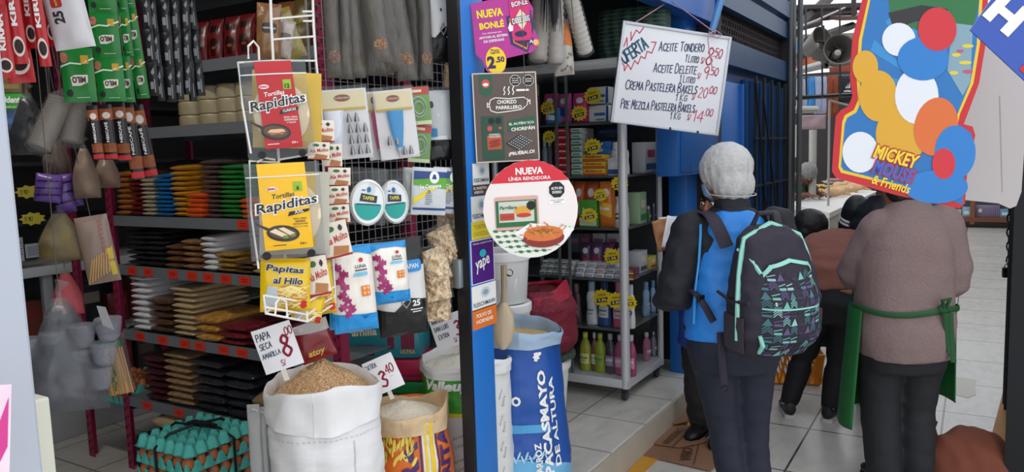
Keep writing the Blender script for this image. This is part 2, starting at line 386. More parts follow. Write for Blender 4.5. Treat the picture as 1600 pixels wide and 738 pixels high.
for z in (0.4, 0.95, 1.25, 1.6): bars.box((-1.395, 6.28, z), (0.014, 1.1, 0.016))
child('bars', bars, mat('#11141b', 0.5), d2)
br_ = MB(); br_.tube([(-1.385, 5.72, 2.0), (-1.385, 6.0, 1.2), (-1.385, 6.25, 0.5)], 0.008, 6); br_.tube([(-1.385, 5.95, 1.9), (-1.385, 6.6, 0.7)], 0.006, 6); child('brace_cable', br_, mat('#0d0f14', 0.5), d2)
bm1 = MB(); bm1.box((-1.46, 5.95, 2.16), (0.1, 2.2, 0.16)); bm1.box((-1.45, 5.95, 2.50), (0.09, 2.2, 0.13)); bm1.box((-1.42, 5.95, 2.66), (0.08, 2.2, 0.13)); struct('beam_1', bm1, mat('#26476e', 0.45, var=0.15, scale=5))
def lattice(name, y0, y1, z0, z1, dy, dz, X, m, t=0.012, brick=False):
    g = MB(); nz = int((z1-z0)/dz)
    for k in range(nz+1): g.box((X, (y0+y1)/2, z0+k*dz), (t, y1-y0, t))
    for k in range(nz):
        y = y0 + (dy/2 if (brick and k % 2) else 0)
        while y <= y1: g.box((X, y, z0+(k+.5)*dz), (t, t*1.2, dz)); y += dy
    return struct(name, g, m)
lattice('trim_8', 4.9, 7.0, 2.74, 3.5, 0.075, 0.05, -1.46, mat('#3b2f2e', 0.7), 0.014, True)
lattice('trim_9', 4.9, 7.0, 2.25, 2.44, 0.06, 0.047, -1.47, mat('#2c1f20', 0.7), 0.014, True)
struct('trim_10', MB().box((-1.53, 5.95, 2.345), (0.02, 2.1, 0.2)), mat('#201a1d', 0.8))
up = MB()
for y in (5.35, 6.0, 6.55): up.box((-1.44, y, 3.1), (0.05, 0.07, 0.8))
up.tube([(-1.46, 4.9, 3.0), (-1.46, 7, 3.35)], 0.03, 6); up.tube([(-1.45, 4.9, 3.45), (-1.45, 7, 3.02)], 0.025, 6)
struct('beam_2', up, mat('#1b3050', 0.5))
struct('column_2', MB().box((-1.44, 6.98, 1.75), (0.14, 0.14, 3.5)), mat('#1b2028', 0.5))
struct('column_3', MB().tube([(-1.33, 7.02, 0), (-1.33, 7.02, 3.5)], 0.022, 10).tube([(-1.38, 6.88, 0), (-1.38, 6.88, 3.5)], 0.016, 10), mat('#5b6064', 0.4))
# market beyond: end wall, roof steel, tarps
struct('wall_end', MB().box((0, 19.6, 1.6), (14, 0.1, 3.2)), mat('#3f3836', 0.8, var=0.35, scale=1.6, c2='#26242a'))
struct('wall_market', MB().box((-5.6, 13.6, 1.6), (0.1, 12, 3.2)), mat('#3a2f33', 0.8, var=0.4, scale=2))
struct('wall_passage', MB().box((1.0, 11, 1.6), (0.1, 12.5, 3.2)), mat('#50483f', 0.8, var=0.3, scale=2))
tr = MB()
def bar(a, b, r): tr.tube([P(*a), P(*b)], r, 6)
bar((1228, 14, 10), (1345, 10, 9.5), 0.05); bar((1222, 28, 10), (1335, 17, 10), 0.09); bar((1222, 68, 9), (1300, -8, 10.5), 0.07)
bar((1232, 48, 9), (1280, 36, 9.6), 0.04); bar((1262, 64, 8.6), (1332, 40, 10), 0.05); bar((1334, -8, 9), (1334, 24, 9), 0.03)
bar((1232, 20, 12), (1332, 13, 12), 0.03)
struct('beam_3', tr, mat('#2a1f20', 0.6))
ro = MB()
c0, c1 = P(1274, 28, 10.4), P(1345, 20, 10.4)
ro.box(((c0+c1)/2).to_tuple(), ((c1-c0).length, 1.6, 0.05), Matrix.Rotation(YAW, 3, 'Z') @ Matrix.Rotation(R(12), 3, 'X'))
struct('roof_1', ro, mat('#6c5650', 0.7, var=0.3, scale=8))
ro2 = MB(); q = P(1290, 68, 13); ro2.box(q.to_tuple(), (3.2, 0.2, 0.30), Matrix.Rotation(YAW, 3, 'Z')); struct('roof_2', ro2, mat('#7f8076', 0.7, var=0.3, scale=3))
sgn = MB(); q = P(1244, 73, 11); sgn.box(q.to_tuple(), (0.26, 0.03, 0.13), Matrix.Rotation(YAW, 3, 'Z')); tag(sgn.obj('fascia_board', mat('#7aa6c8', 0.5)), 'pale blue fascia board under the distant market roof', 'board')
# ================================================================ slotted-angle rack of pouches
YR = 2.0
MAG = mat('#8e1f45', 0.45, var=0.1, scale=10)
SHG = mat('#6b7076', 0.5, var=0.08, scale=12)
TAG = mat('#d8361e', 0.5)
rack = thing('storage_rack', 'tall shelf rack with raspberry red slotted posts and grey shelves', 'shelf rack', (-2.7, 2.2, 0.15))
def in_rack(mb, name, m, **k): 
    mb.v = [(a+2.7, b-2.2, c-0.15) for a, b, c in mb.v]; return mb.obj(name, m, rack, **k)
SHZ = [0.495, 0.81, 1.105, 1.325, 1.70, 1.945, 2.3]
def post(x, y, sx):
    p = MB(); t = 0.003; z0, z1 = 0.15, 2.5
    p.box((x, y, (z0+z1)/2), (0.042, t, z1-z0)); p.box((x-sx*0.02, y+0.02, (z0+z1)/2), (t, 0.042, z1-z0))
    po = in_rack(p, 'post', MAG, smooth=False); h = MB(); z = z0+0.03
    while z < z1-0.02:
        h.box((x-0.008, y-t*0.6, z), (0.009, 0.002, 0.018), bev=0); h.box((x+0.010, y-t*0.6, z+0.012), (0.007, 0.002, 0.012)); z += 0.042
    h.v = [(a+2.7, b-2.2, c-0.15) for a, b, c in h.v]; h.obj('post_slots', mat('#3c0d1f', 0.6), po, smooth=False)
for x in (-3.63, -3.31, -1.97):
    post(x, YR-0.005, -1 if x > -2 else 1); post(x, YR+0.42, -1 if x > -2 else 1)
for z in SHZ:
    s = MB(); s.box((-2.65, YR+0.21, z-0.012), (1.34, 0.41, 0.004)); s.box((-2.65, YR+0.001, z-0.022), (1.34, 0.004, 0.045)); s.box((-2.65, YR+0.414, z-0.022), (1.34, 0.004, 0.045))
    in_rack(s, 'shelf', SHG, smooth=False)
s = MB(); s.box((-3.47, YR+0.21, 0.42), (0.30, 0.41, 0.004)); s.box((-3.47, YR+0.001, 0.412), (0.30, 0.004, 0.03)); in_rack(s, 'shelf', SHG, smooth=False)
TAGS = {0.495: [231, 280], 0.81: [221, 256, 290, 313, 350, 378], 1.105: [208, 233, 271, 301, 326, 353, 383], 1.325: [386]}
for z, xs in TAGS.items():
    for i, px in enumerate(xs):
        p = onY(px, 0, YR); d = ray(px, 0); x = onY(px, 430 if z > 1 else 540 if z > .8 else 635 if z < .6 else 340, YR).x
        if z < .6: x = onY(px, 636, YR).x
        a = MB(); a.box((x, YR-0.0035, z-0.022), (0.062, 0.002, 0.036)); tg = in_rack(a, 'price_tag', TAG, smooth=False)
        t = Art(); rnd = random.Random(int(px)); 
        for r_ in (0.005, -0.004): 
            xx = -0.018
            while xx < 0.016: l = rnd.uniform(.003, .007); t.rect(x+2.7+xx, z-.172+r_-.002, x+2.7+xx+l, z-.172+r_+.002); xx += l+.0015
        t.on(tg, 'price_print', mat('#7d1610', 0.6), lambda u, v, o: Vector((u, -0.2-0.0047, v)))
def lying(w, d, t, seed, puff=0.36, wr=0.0025):
    S = pillow(w, d, t, seed, wr, 22, puff); mb = MB()
    for sd in (1, -1): mb.grid(lambda a, b: (lambda q: Vector((q.x, q.z-d/2, -q.y)))(S(.5*w*math.sin(math.pi*(a-.5)), d/2*(1+math.sin(math.pi*(b-.5))), 0.0003, sd)), 12, 16)
    return mb
_mesh = {}
def lying_mesh(w, d, t, seed, m):
    k = (round(w, 3), round(d, 3), round(t, 4), seed, m.name)
    if k not in _mesh: _mesh[k] = lying(w, d, t, seed).mesh(m)
    return _mesh[k]
def stack(px0, px1, ytop, z, n, m, d, name, desc, cat, grp, y0=0.02, yaw=0, jit=0.006, seed=0, skip=0, zb=None):
    """a stack whose front spans px0..px1 on the rack's front plane, top at ytop"""
    ym = (ytop + 400)/2; base = z if zb is None else zb
    for it in range(3):
        a, b = onY(px0, ym, YR+y0), onY(px1, ym, YR+y0)
    x0, x1 = a.x, b.x; zt = onY((px0+px1)/2, ytop, YR+y0).z
    n = max(1, n); th = (zt-base)/n; rnd = random.Random(seed+int(px0*3))
    for i in range(n):
        w = (x1-x0); o = link(bpy.data.objects.new(name, lying_mesh(w*1.02, d, th*1.35, (i+seed) % 3, m)))
        o.matrix_world = Matrix.Translation(((x0+x1)/2+rnd.uniform(-jit, jit), YR+y0+d/2+rnd.uniform(-jit, jit*.6), base+th*(i+.5))) @ Matrix.Rotation(yaw+rnd.uniform(-.03, .03), 4, 'Z') @ Matrix.Rotation(rnd.uniform(-.012, .012), 4, 'X')
        k = n-1-i
        tag(o, desc.format(nth(k) if n > 1 else 'lone bag in'), cat, grp)
def pm(c, c2=None, sc=60, r=0.32, kind='noise', bump=0.25): return mat(c, r, c2=c2, scale=sc, bump=bump, kind=kind, clear=0.3, var=0.15)
z = 1.325
stack(184, 204, 268, z, 8, pm('#a8672c'), .22, 'spice_pouch', '{} the caramel brown pouch stack, left end of upper shelf', 'pouch', 'caramel pouches')
stack(205, 221, 276, z, 8, pm('#6d1d1c'), .22, 'spice_pouch', '{} the dark red pouch stack on the upper shelf', 'pouch', 'dark red pouches')
stack(223, 242, 279, z, 9, pm('#b8ae98'), .22, 'spice_pouch', '{} the pale beige pouch stack beside the blue one', 'pouch', 'pale beige pouches')
stack(243, 269, 272, z, 10, pm('#1a6fae'), .24, 'spice_pouch', '{} the bright blue pouch stack on the upper shelf', 'pouch', 'blue pouches')
stack(270, 290, 259, z, 10, pm('#c98f24'), .26, 'spice_pouch', '{} the mustard yellow pouch stack on the upper shelf', 'pouch', 'mustard pouches')
stack(293, 319, 302, z, 5, pm('#d2551f'), .10, 'spice_pouch', '{} the short orange pile in front of the yellow stack', 'pouch', 'orange pouches', y0=-.002)
stack(315, 344, 250, z, 12, pm('#5d4a48'), .24, 'spice_pouch', '{} the mauve brown pouch stack on the upper shelf', 'pouch', 'mauve brown pouches')
stack(345, 376, 258, z, 11, pm('#2c8238'), .24, 'spice_pouch', '{} the green pouch stack on the upper shelf', 'pouch', 'green pouches')
stack(378, 398, 310, z, 4, pm('#d2551f'), .14, 'spice_pouch', '{} the small orange pile beside the green stack', 'pouch', 'right orange pouches', y0=-.002)
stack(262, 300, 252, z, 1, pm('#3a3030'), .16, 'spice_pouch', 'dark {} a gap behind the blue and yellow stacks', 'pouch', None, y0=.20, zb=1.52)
z = 1.105
BLK = pm('#16171b', '#34363c', 40)
stack(198, 224, 352, z, 8, BLK, .26, 'dry_goods_bag', '{} the far left black bag stack, middle shelf', 'bag', 'black bags left')
stack(226, 254, 360, z, 7, BLK, .26, 'dry_goods_bag', '{} the second black bag stack on the tagged middle shelf', 'bag', 'black bags right')
stack(258, 284, 382, z, 4, pm('#5a3a26', '#7d573a', 90, kind='voronoi'), .24, 'dry_goods_bag', '{} the chestnut brown bags beside the black ones', 'bag', 'chestnut bags')
stack(286, 312, 374, z, 5, pm('#7a5236', '#a67c55', 90, kind='voronoi'), .24, 'dry_goods_bag', '{} the light brown grain bags left of the white stack', 'bag', 'light brown bags')
stack(314, 334, 369, z, 6, pm('#cfd0d4', '#e6e6e8', 30), .26, 'dry_goods_bag', '{} the white bag stack on the middle shelf', 'bag', 'white bags middle shelf')
stack(336, 364, 396, z, 4, pm('#8d6a28', '#b98f3e', 110, kind='voronoi'), .26, 'dry_goods_bag', '{} the golden grain bags on the middle shelf', 'bag', 'golden bags')
stack(366, 392, 408, z, 3, pm('#4b382b', '#6a503c', 80), .26, 'dry_goods_bag', '{} the dull brown bags at the right of the middle shelf', 'bag', 'dull brown bags')
stack(394, 430, 400, z, 3, pm('#9c8466', '#b89f7d', 70), .22, 'dry_goods_bag', '{} the tan bags half hidden behind the yellow tortilla pack', 'bag', 'tan hidden bags')
z = 0.81
stack(202, 226, 431, z, 9, pm('#d5d5d8', '#ecebee', 25), .30, 'dry_goods_bag', '{} the white bag stack at the left of the lower tagged shelf', 'bag', 'white bags lower shelf')
stack(228, 262, 466, z, 5, pm('#4a3228', '#6d4d3a', 80, kind='voronoi'), .26, 'dry_goods_bag', '{} the dark brown bag stack beside the white bags', 'bag', 'dark brown bags')
stack(265, 297, 448, z, 9, pm('#b49a74', '#d0b892', 60), .30, 'dry_goods_bag', '{} the tall beige bag stack on the lower tagged shelf', 'bag', 'beige bags')
stack(300, 334, 494, z, 3, pm('#a06a28', '#d09a4c', 85, kind='voronoi'), .28, 'dry_goods_bag', '{} the amber flake bags beside the beige stack', 'bag', 'amber bags', y0=-.005)
stack(336, 376, 508, z, 3, pm('#5b1420', '#8a2a37', 120, kind='voronoi'), .30, 'dry_goods_bag', '{} the maroon bean bags on the lower tagged shelf', 'bag', 'maroon bean bags', y0=-.005)
stack(378, 412, 514, z, 3, pm('#4f111b', '#7a2430', 120, kind='voronoi'), .30, 'dry_goods_bag', '{} the maroon bean bags behind the first price card', 'bag', 'maroon bean bags right')
stack(376, 400, 455, z, 2, pm('#9a8260', '#b49c78', 60), .16, 'dry_goods_bag', '{} the beige bags lying behind the bean bags', 'bag', 'beige bags at back', y0=.20, zb=.99)
z = 0.495
stack(216, 246, 556, z, 7, pm('#3a161c', '#5a2a2e', 80, kind='voronoi'), .26, 'dry_goods_bag', '{} the plum dark bag stack on the lowest tagged shelf', 'bag', 'plum dark bags')
stack(249, 289, 552, z, 8, pm('#8a6b4c', '#a88a68', 90, kind='voronoi'), .28, 'dry_goods_bag', '{} the brown grain bag stack on the lowest tagged shelf', 'bag', 'brown grain bags')
stack(292, 340, 562, z, 6, pm('#15161a', '#3a3d45', 45, r=.22), .30, 'dry_goods_bag', '{} the big glossy black bag stack above the egg trays', 'bag', 'glossy black bags')
stack(343, 385, 580, z, 5, pm('#17181c', '#3a3d45', 45, r=.22), .30, 'dry_goods_bag', '{} the glossy black bags right of the big black stack', 'bag', 'glossy black bags right')
stack(388, 425, 615, z, 2, pm('#7d6448', '#9a8060', 90), .28, 'dry_goods_bag', '{} the brown lentil bags next to the white sack', 'bag', 'lentil bags', y0=-.03)
stack(228, 268, 650, 0.30, 2, pm('#a78f6e', '#c2ab88', 60), .26, 'dry_goods_bag', '{} the pale tan bags under the lowest shelf', 'bag', 'pale tan bags', y0=.0, zb=.30)
struct('trim_11', MB().box((-2.65, 2.2, .225), (1.3, .36, .15)), mat('#2b2a2a', .8))
# upper shelf: nested foam plates, dark coffee packets above
z = 1.70
for i, (px, n, cx) in enumerate([(286, 3, 0), (318, 3, 0), (348, 3, 0), (378, 3, 0)]):
    x = onY(px, 150, YR+.08).x
    for k in range(n):
        m = MB(); m.lathe([(0.058, 0), (0.062, .004), (0.062, .050), (0.058, .056)], 24); 
        for q in range(7): m.lathe([(0.0632, .004+q*.007), (0.0632, .008+q*.007)], 24, cap=False)
        o = m.obj('plate_sleeve', mat('#b3a584', .35, var=.12, scale=20, clear=.4)); o.matrix_world = Matrix.Translation((x, YR+.13, z-.010+.057*k))
        tag(o, '%s beige sleeve of nested plates, %s pile from the left on the upper shelf' % (('bottom', 'middle', 'top')[k], ('first', 'second', 'third', 'fourth')[i]), 'plate sleeve', 'beige plate sleeves')
z = 1.945
for i, px in enumerate((300, 324, 349, 372, 396)):
    x = onY(px, 60, YR+.03).x; w, h = .072, .18
    S = pillow(w, h, .035, i+4, .003); t = thing('coffee_packet', '%s dark red coffee packet from the left on the top visible shelf' % ('first', 'second', 'third', 'fourth', 'fifth')[i], 'coffee packet', (x, YR+.06, z-.01), R(8), 'dark red coffee packets', lean=R(-8))
    bag_mesh(MB(), S, w, h).obj('pouch', plastic('#6f1418', clear=.3), t)
    Art().ell(0, .075, .022, .026).rect(-.012, .03, .014, .05).on(t, 'cup_print', plastic('#2a0d0a'), S, .0016, .012)
    Art().ell(.004, .062, .012, .006).on(t, 'crema_print', plastic('#8a4a25'), S, .0026, .012)
    Art().rect(-.02, .125, .022, .15).on(t, 'brand_panel', plastic('#1d0b0c'), S, .0016, .012)
for i, (px, c, c2) in enumerate([(412, '#8e4a1c', '#2c4a7a'), (436, '#86502a', '#2c4a7a'), (462, '#6a5a2a', '#8a7a30'), (490, '#4a1518', '#7a2020'), (517, '#481418', '#7a2020')]):
    x = onY(px, 60, YR+.03).x; w, h = .085, .2; S = pillow(w, h, .05, i+9, .003)
    t = thing('snack_packet', '%s packet behind the wire rack on the top shelf, counted from the left' % ('first', 'second', 'third', 'fourth', 'fifth')[i], 'packet', (x, YR+.06, z-.01), R(8), 'top shelf packets', lean=R(-8))
    bag_mesh(MB(), S, w, h).obj('pouch', plastic(c, clear=.3, var=.3, scale=9), t)
    Art().ell(0, .12, .03, .02).on(t, 'brand_oval', plastic(c2), S, .0016, .012)
# ================================================================ goods hung along the shop front
HY = R(52)
def hfit(x0, y0, x1, y1, X, yaw=HY):
    c = onX((x0+x1)/2, (y0+y1)/2, X); D = (c-EYE).dot(FWD); return fit(x0, y0, x1, y1, D, yaw)
def lt(px0, py0, px1, py1):  # roll of a hung thing from its lower-left to lower-right pixel corners
    return math.atan2(py1-py0, px1-px0)
BLACK = plastic('#16151a'); WHITE = plastic('#eeeeec', rough=.45); INKR = mat('#b3223c', .5); INKB = mat('#1f2a44', .5)
# --- the white wire display rack with its basket
def q(px, py, X=-1.56): return onX(px, py, X)
t = thing('wire_display_rack', 'tall white wire rack holding tortilla packs and a snack basket', 'wire rack', q(455, 480))
t0 = t.matrix_world.inverted()
def wob(name, paths, m=WIRE, par=t, r=.0028):
    mb = MB()
    for p in paths: mb.tube([t0 @ v for v in p], r, 6)
    return mb.obj(name, m, par)
wob('side_rail', [[q(421, -60), q(424, 40), q(436, 260), q(450, 470)]], r=.0035)
wob('side_rail', [[q(487, -60), q(490, 40), q(500, 190), q(520, 455)]], r=.0035)
wob('cross_wire', [[q(424, 62), q(491, 57)], [q(427, 95), q(494, 95)], [q(424, 30), q(489, 24)], [q(435, 250), q(503, 238)], [q(440, 330), q(510, 318)], [q(447, 420), q(516, 410)], [q(473, 18), q(489, 18)], [q(474, 33), q(490, 33)]])
wob('hook_loop', [[q(427, 95), q(372, 98, -1.5), q(378, 160, -1.5), q(392, 240, -1.5)], [q(388, 92, -1.5), q(388, 72, -1.5), q(396, 64, -1.5), q(404, 74, -1.5), q(405, 94, -1.5)], [q(494, 95), q(500, 150, -1.5), q(508, 240, -1.5)]])
wob('hook_loop', [[q(436, 254), q(390, 252, -1.5), q(392, 330, -1.5), q(404, 420, -1.5)], [q(402, 254, -1.5), q(412, 247, -1.5), q(430, 250, -1.5)], [q(503, 240), q(512, 330, -1.5), q(520, 410, -1.5)]])
XB = -1.46
wob('basket', [[q(412, 462, XB), q(479, 473, XB), q(523, 448, -1.5)], [q(413, 480, XB), q(480, 492, XB), q(523, 462, -1.5)], [q(415, 490, XB), q(480, 503, XB), q(524, 474, -1.5)],
   [q(412, 462, XB), q(415, 490, XB), q(440, 470)], [q(479, 473, XB), q(480, 503, XB)], [q(523, 440, -1.5), q(524, 474, -1.5)], [q(430, 492, XB), q(431, 474, XB), q(437, 466, XB), q(447, 472, XB), q(449, 496, XB)],
   [q(520, 400, -1.5), q(523, 448, -1.5)], [q(495, 494, -1.49), q(494, 466, -1.49)], [q(445, 496, XB), q(470, 478)], [q(465, 500, XB), q(490, 470)]])
# --- grid panel behind the hung goods
g = thing('wire_grid_panel', 'grey wire grid panel behind the hung baking tools', 'wire grid', onX(610, 380, -1.78))
gi = g.matrix_world.inverted(); mb = MB(); Y0, Y1, Z0, Z1 = onX(500, 380, -1.78).y, onX(740, 380, -1.78).y, onX(600, 400, -1.78).z, 2.5
y = Y0
while y < Y1: mb.tube([gi @ Vector((-1.78, y, Z0)), gi @ Vector((-1.78, y, Z1))], .0018, 5); y += .033
zz = Z0
while zz < Z1: mb.tube([gi @ Vector((-1.783, Y0, zz)), gi @ Vector((-1.783, Y1, zz))], .0018, 5); zz += .033
mb.obj('wires', mat('#8d8a8c', .4, metal=.4), g); 
for y in (Y0, Y1): MB().tube([gi @ Vector((-1.78, y, Z0)), gi @ Vector((-1.78, y, Z1))], .004, 6).obj('edge_bar', mat('#8d8a8c', .4, metal=.4), g)
def prong(px, py, X=-1.78, X1=-1.5):
    a = q(px, py, X1); o = MB().tube([Vector((X, a.y-.02, a.z+.02)), a, a+Vector((.01, 0, .012))], .0022, 6).obj('hang_hook', WIRE); return o
# --- tortilla packs
def tortilla_pack(box, X, panel, kind, label, tilt, name='tortilla_pack'):
    o, w, h = hfit(*box, X); t = thing(name, label, 'tortilla pack', o, HY, None, tilt)
    S = pillow(w, h, .028, 3, .003)
    bag_mesh(MB(), S, w, h).obj('clear_bag', FILM, t)
    k = w/.2
    dm = MB(); dm.lathe([(.075*k, -.008), (.083*k, -.004), (.083*k, .004), (.075*k, .008)], 30)
    dm.v = [(a+.012*k, c*0.9, b*1.15+h*.46) for a, b, c in dm.v]; dm.obj('tortillas', mat('#e2cfae', .7, var=.15, scale=25), t)
    def A(): return Art()
    x0, x1 = (-.30, .28) if kind == 'red' else (-.37, .30)
    A().poly([(x0*w+.006, h*.995), (x1*w, h*.995), (x1*w+.006, h*.10), (x0*w+.010, h*.10)]).on(t, 'front_panel', plastic(panel, rough=.25), S, .0012, .012)
    v = h*.56
    txt = A().text('Rapiditas', .02*w, v, w*.83, h*.13, .016, .15, R(8))
    A().text('Rapiditas', .02*w, v, w*.88, h*.155, .06, .15, R(8)).on(t, 'lettering_outline', WHITE, S, .0022, .012)
    txt.on(t, 'lettering', BLACK, S, .0034, .012)
    A().text('Tortillas', -.02*w, h*.665, w*.3, None, .012, .2, R(6)).on(t, 'small_lettering', WHITE if kind == 'red' else BLACK, S, .0022, .012)
    A().ell(-.16*w, h*.735, .075*w, .022*h).on(t, 'maker_badge', WHITE, S, .0022, .012)
    A().text('BIMBO', -.16*w, h*.735, .12*w, None, .03).on(t, 'maker_lettering', mat('#c5202c'), S, .0032, .012)
    A().poly([(.02*w, v-.115*h), (.30*w, v-.075*h), (.32*w, v-.02*h-.025*h), (.04*w, v-.07*h)]).on(t, 'banner', BLACK, S, .0024, .012)
    A().text('CLÁSICAS' if kind == 'red' else 'XXL', .17*w, v-.07*h, .2*w if kind == 'red' else .13*w, .032*h, .02, .1, R(8)).on(t, 'banner_lettering', WHITE, S, .0036, .012)
    # pan with folded tortilla
    pan = A().ell(-.06*w, h*.27, .22*w, .085*h, 24, R(-8)).poly([(-.25*w, h*.30), (-.40*w, h*.375), (-.41*w, h*.395), (-.23*w, h*.33)])
    pan.on(t, 'pan_print', plastic('#2c2420'), S, .0024, .012)
    A().ell(-.06*w, h*.274, .185*w, .062*h, 24, R(-8)).on(t, 'pan_inside_print', plastic('#5a4638'), S, .0032, .012)
    if kind == 'red':
        A().rrect(-.18*w, h*.245, .08*w, h*.30, .012*k).on(t, 'wrap_print', mat('#e0b78e'), S, .0040, .012)
        A().line([(-.17*w, h*.262), (-.04*w, h*.252), (.07*w, h*.262)], .004*k).on(t, 'wrap_edge_print', mat('#9c5a35'), S, .0046, .012)
    else:
        A().poly([(-.24*w, h*.30), (-.16*w, h*.325), (.00*w, h*.25), (-.08*w, h*.235)]).poly([(-.12*w, h*.325), (-.05*w, h*.335), (.10*w, h*.265), (.03*w, h*.245)]).on(t, 'wrap_print', mat('#e6d2b0'), S, .0040, .012)
        A().ell(-.03*w, h*.232, .04*w, .018*h).ell(.07*w, h*.245, .035*w, .016*h).on(t, 'filling_print', mat('#6f8a2e'), S, .0046, .012)
    b0 = A().rect(.12*w, h*.70, .24*w, h*.80); b0.on(t, 'count_badge', mat('#8cb62c'), S, .0022, .012)
    A().text('12' if kind == 'red' else '6', .18*w, h*.735, None, .045*h, .03).on(t, 'count_lettering', BLACK, S, .0034, .012)
    sm = A()
    for r_, s in enumerate(['REAL PARA', 'GRANDES', 'PREPARADORES', 'TAQUITOS Y MÁS'] if kind != 'red' else ['IDEAL PARA', 'QUESADILLAS', 'Y TACOS', '']):
        if s: sm.text(s, .18*w, h*(.415-.028*r_), min(.2*w, .02*w*len(s)), .016*h if r_ != 1 else .024*h, .01)
    sm.text('270 g' if kind == 'red' else '510 g', .2*w, h*.15, .09*w, None, .03).rect(-.2*w, h*.145, -.03*w, h*.152)
    sm.on(t, 'fine_lettering', WHITE if kind == 'red' else BLACK, S, .0026, .012)
    A().rect(-.49*w, h*.855, .49*w, h*.868).on(t, 'zip_seal', plastic('#d8dcda'), S, .0030, .012)
    hs = A().ell(-.30*w, h*.045, .012*k, n=12).ell(.30*w, h*.035, .012*k, n=12); hs.on(t, 'hang_holes', BLACK, S, .002, .012)
    return t
tortilla_pack((384, 95, 490, 247), -1.46, '#b5161f', 'red', 'clear tortilla pack with red panel and 12 badge on the wire rack', R(-3))
tortilla_pack((389, 254, 506, 404), -1.45, '#f0b90c', 'yellow', 'large clear tortilla pack with yellow XXL panel below the red one', R(-1))
for i, (bx, X, c, l) in enumerate([((392, 112, 500, 232), -1.52, '#d9b312', 'yellow tortilla pack peeking out behind the red panel pack'), ((402, 268, 512, 398), -1.52, '#d9b312', 'tortilla pack hidden behind the large yellow panel pack')]):
    o, w, h = hfit(*bx, X); tt = thing('tortilla_pack', l, 'tortilla pack', o, HY, None, R(3)); S = pillow(w, h, .03, 8+i, .003)
    bag_mesh(MB(), S, w, h).obj('clear_bag', mat('#c9a41a' if i == 0 else '#b9b5a6', .25, clear=.4), tt); Art().rect(-.3*w, .1*h, .3*w, h).on(tt, 'front_panel', plastic(c), S, .002, .02)
# --- clear bags of dried snacks hung above
for i, (bx, c, l) in enumerate([((398, 5, 436, 92), '#9a6b3a', 'clear snack bag with dark label hung at the top left of the wire rack'), ((425, 30, 452, 90), '#8c7d70', 'silver grey snack bag leaning behind the wire rack'), ((440, 12, 480, 92), '#a59a3e', 'olive yellow snack bag hung behind the wire rack')]):
    o, w, h = hfit(*bx, -1.64); tt = thing('snack_bag', l, 'snack bag', o, HY, 'snack bags behind the wire rack', R([4, 12, -18][i])); S = pillow(w, h, .05, 20+i, .006)
    bag_mesh(MB(), S, w, h).obj('pouch', mat(c, .25, c2='#5a4030' if i != 1 else '#c9c3bf', scale=40, clear=.5, bump=.3), tt)
    Art().rrect(-.3*w, .45*h, .3*w, .62*h, .006).on(tt, 'brand_panel', plastic(['#2a1a18', '#6a5f5a', '#3c3413'][i]), S, .003, .012)
    if i == 0: Art().text('NATURALS', 0, .53*h, .5*w, None, .02).on(tt, 'lettering', WHITE, S, .0044, .012)
# --- sauce sachets in strips
def sachet(box, X, tilt, label, proto=[]):
    o, w, h = hfit(*box, X)
    if not proto:
        W, H = .085, .098; t = thing('spice_sachet', label, 'sachet', o, HY, 'cream spice sachets', tilt); S = pillow(W, H, .008, 2, .0015, 30)
        bag_mesh(MB(), S, W, H, 8, 10).obj('pouch', mat('#e5dccd', .4), t)
        Art().text('Ala Molito', 0, .052, .076, .02, .02, .2, R(10)).on(t, 'lettering', mat('#b8321d'), S, .0012, .01)
        Art().ell(-.012, .08, .013, .008).on(t, 'green_badge', mat('#3b6b3a'), S, .001, .01)
        Art().burst(.02, .08, .006, .009, 8).on(t, 'seal_badge', mat('#2b2b2b'), S, .001, .01)
        Art().poly([(-.02, .008), (.03, .006), (.036, .026), (-.012, .034)]).on(t, 'food_print', mat('#b5794a'), S, .001, .01)
        Art().rect(-.042, .0, .042, .006).on(t, 'red_stripe', mat('#a52a22'), S, .001, .01)
        proto.append(t); t.scale = (w/W, 1, h/H); return t
    r = dup(proto[0], o, HY, label, 'cream spice sachets', tilt); r.scale = (w/.085, 1, h/.098); return r
for i, (b, X, tl) in enumerate([((483, 188, 522, 222), -1.47, 2), ((480, 222, 514, 250), -1.47, 4), ((512, 262, 547, 291), -1.5, 3), ((511, 291, 545, 320), -1.5, 0), ((512, 320, 547, 350), -1.5, -2), ((509, 346, 551, 402), -1.46, -10), ((482, 400, 517, 462), -1.46, -6), ((506, 225, 534, 262), -1.51, 2)]):
    sachet(b, X, R(tl), ['top sachet of the left strip beside the red tortilla pack', 'lower sachet of the left strip above the yellow tortilla pack', 'cream sachet third in the strip beside the yellow tortilla pack', 'cream sachet fourth in the strip beside the yellow tortilla pack', 'cream sachet fifth in the strip, level with the pan print', 'largest tilted cream sachet ending the strip by the noodle bags', 'cream sachet standing in the wire basket', 'cream sachet at the top of the right strip'][i])
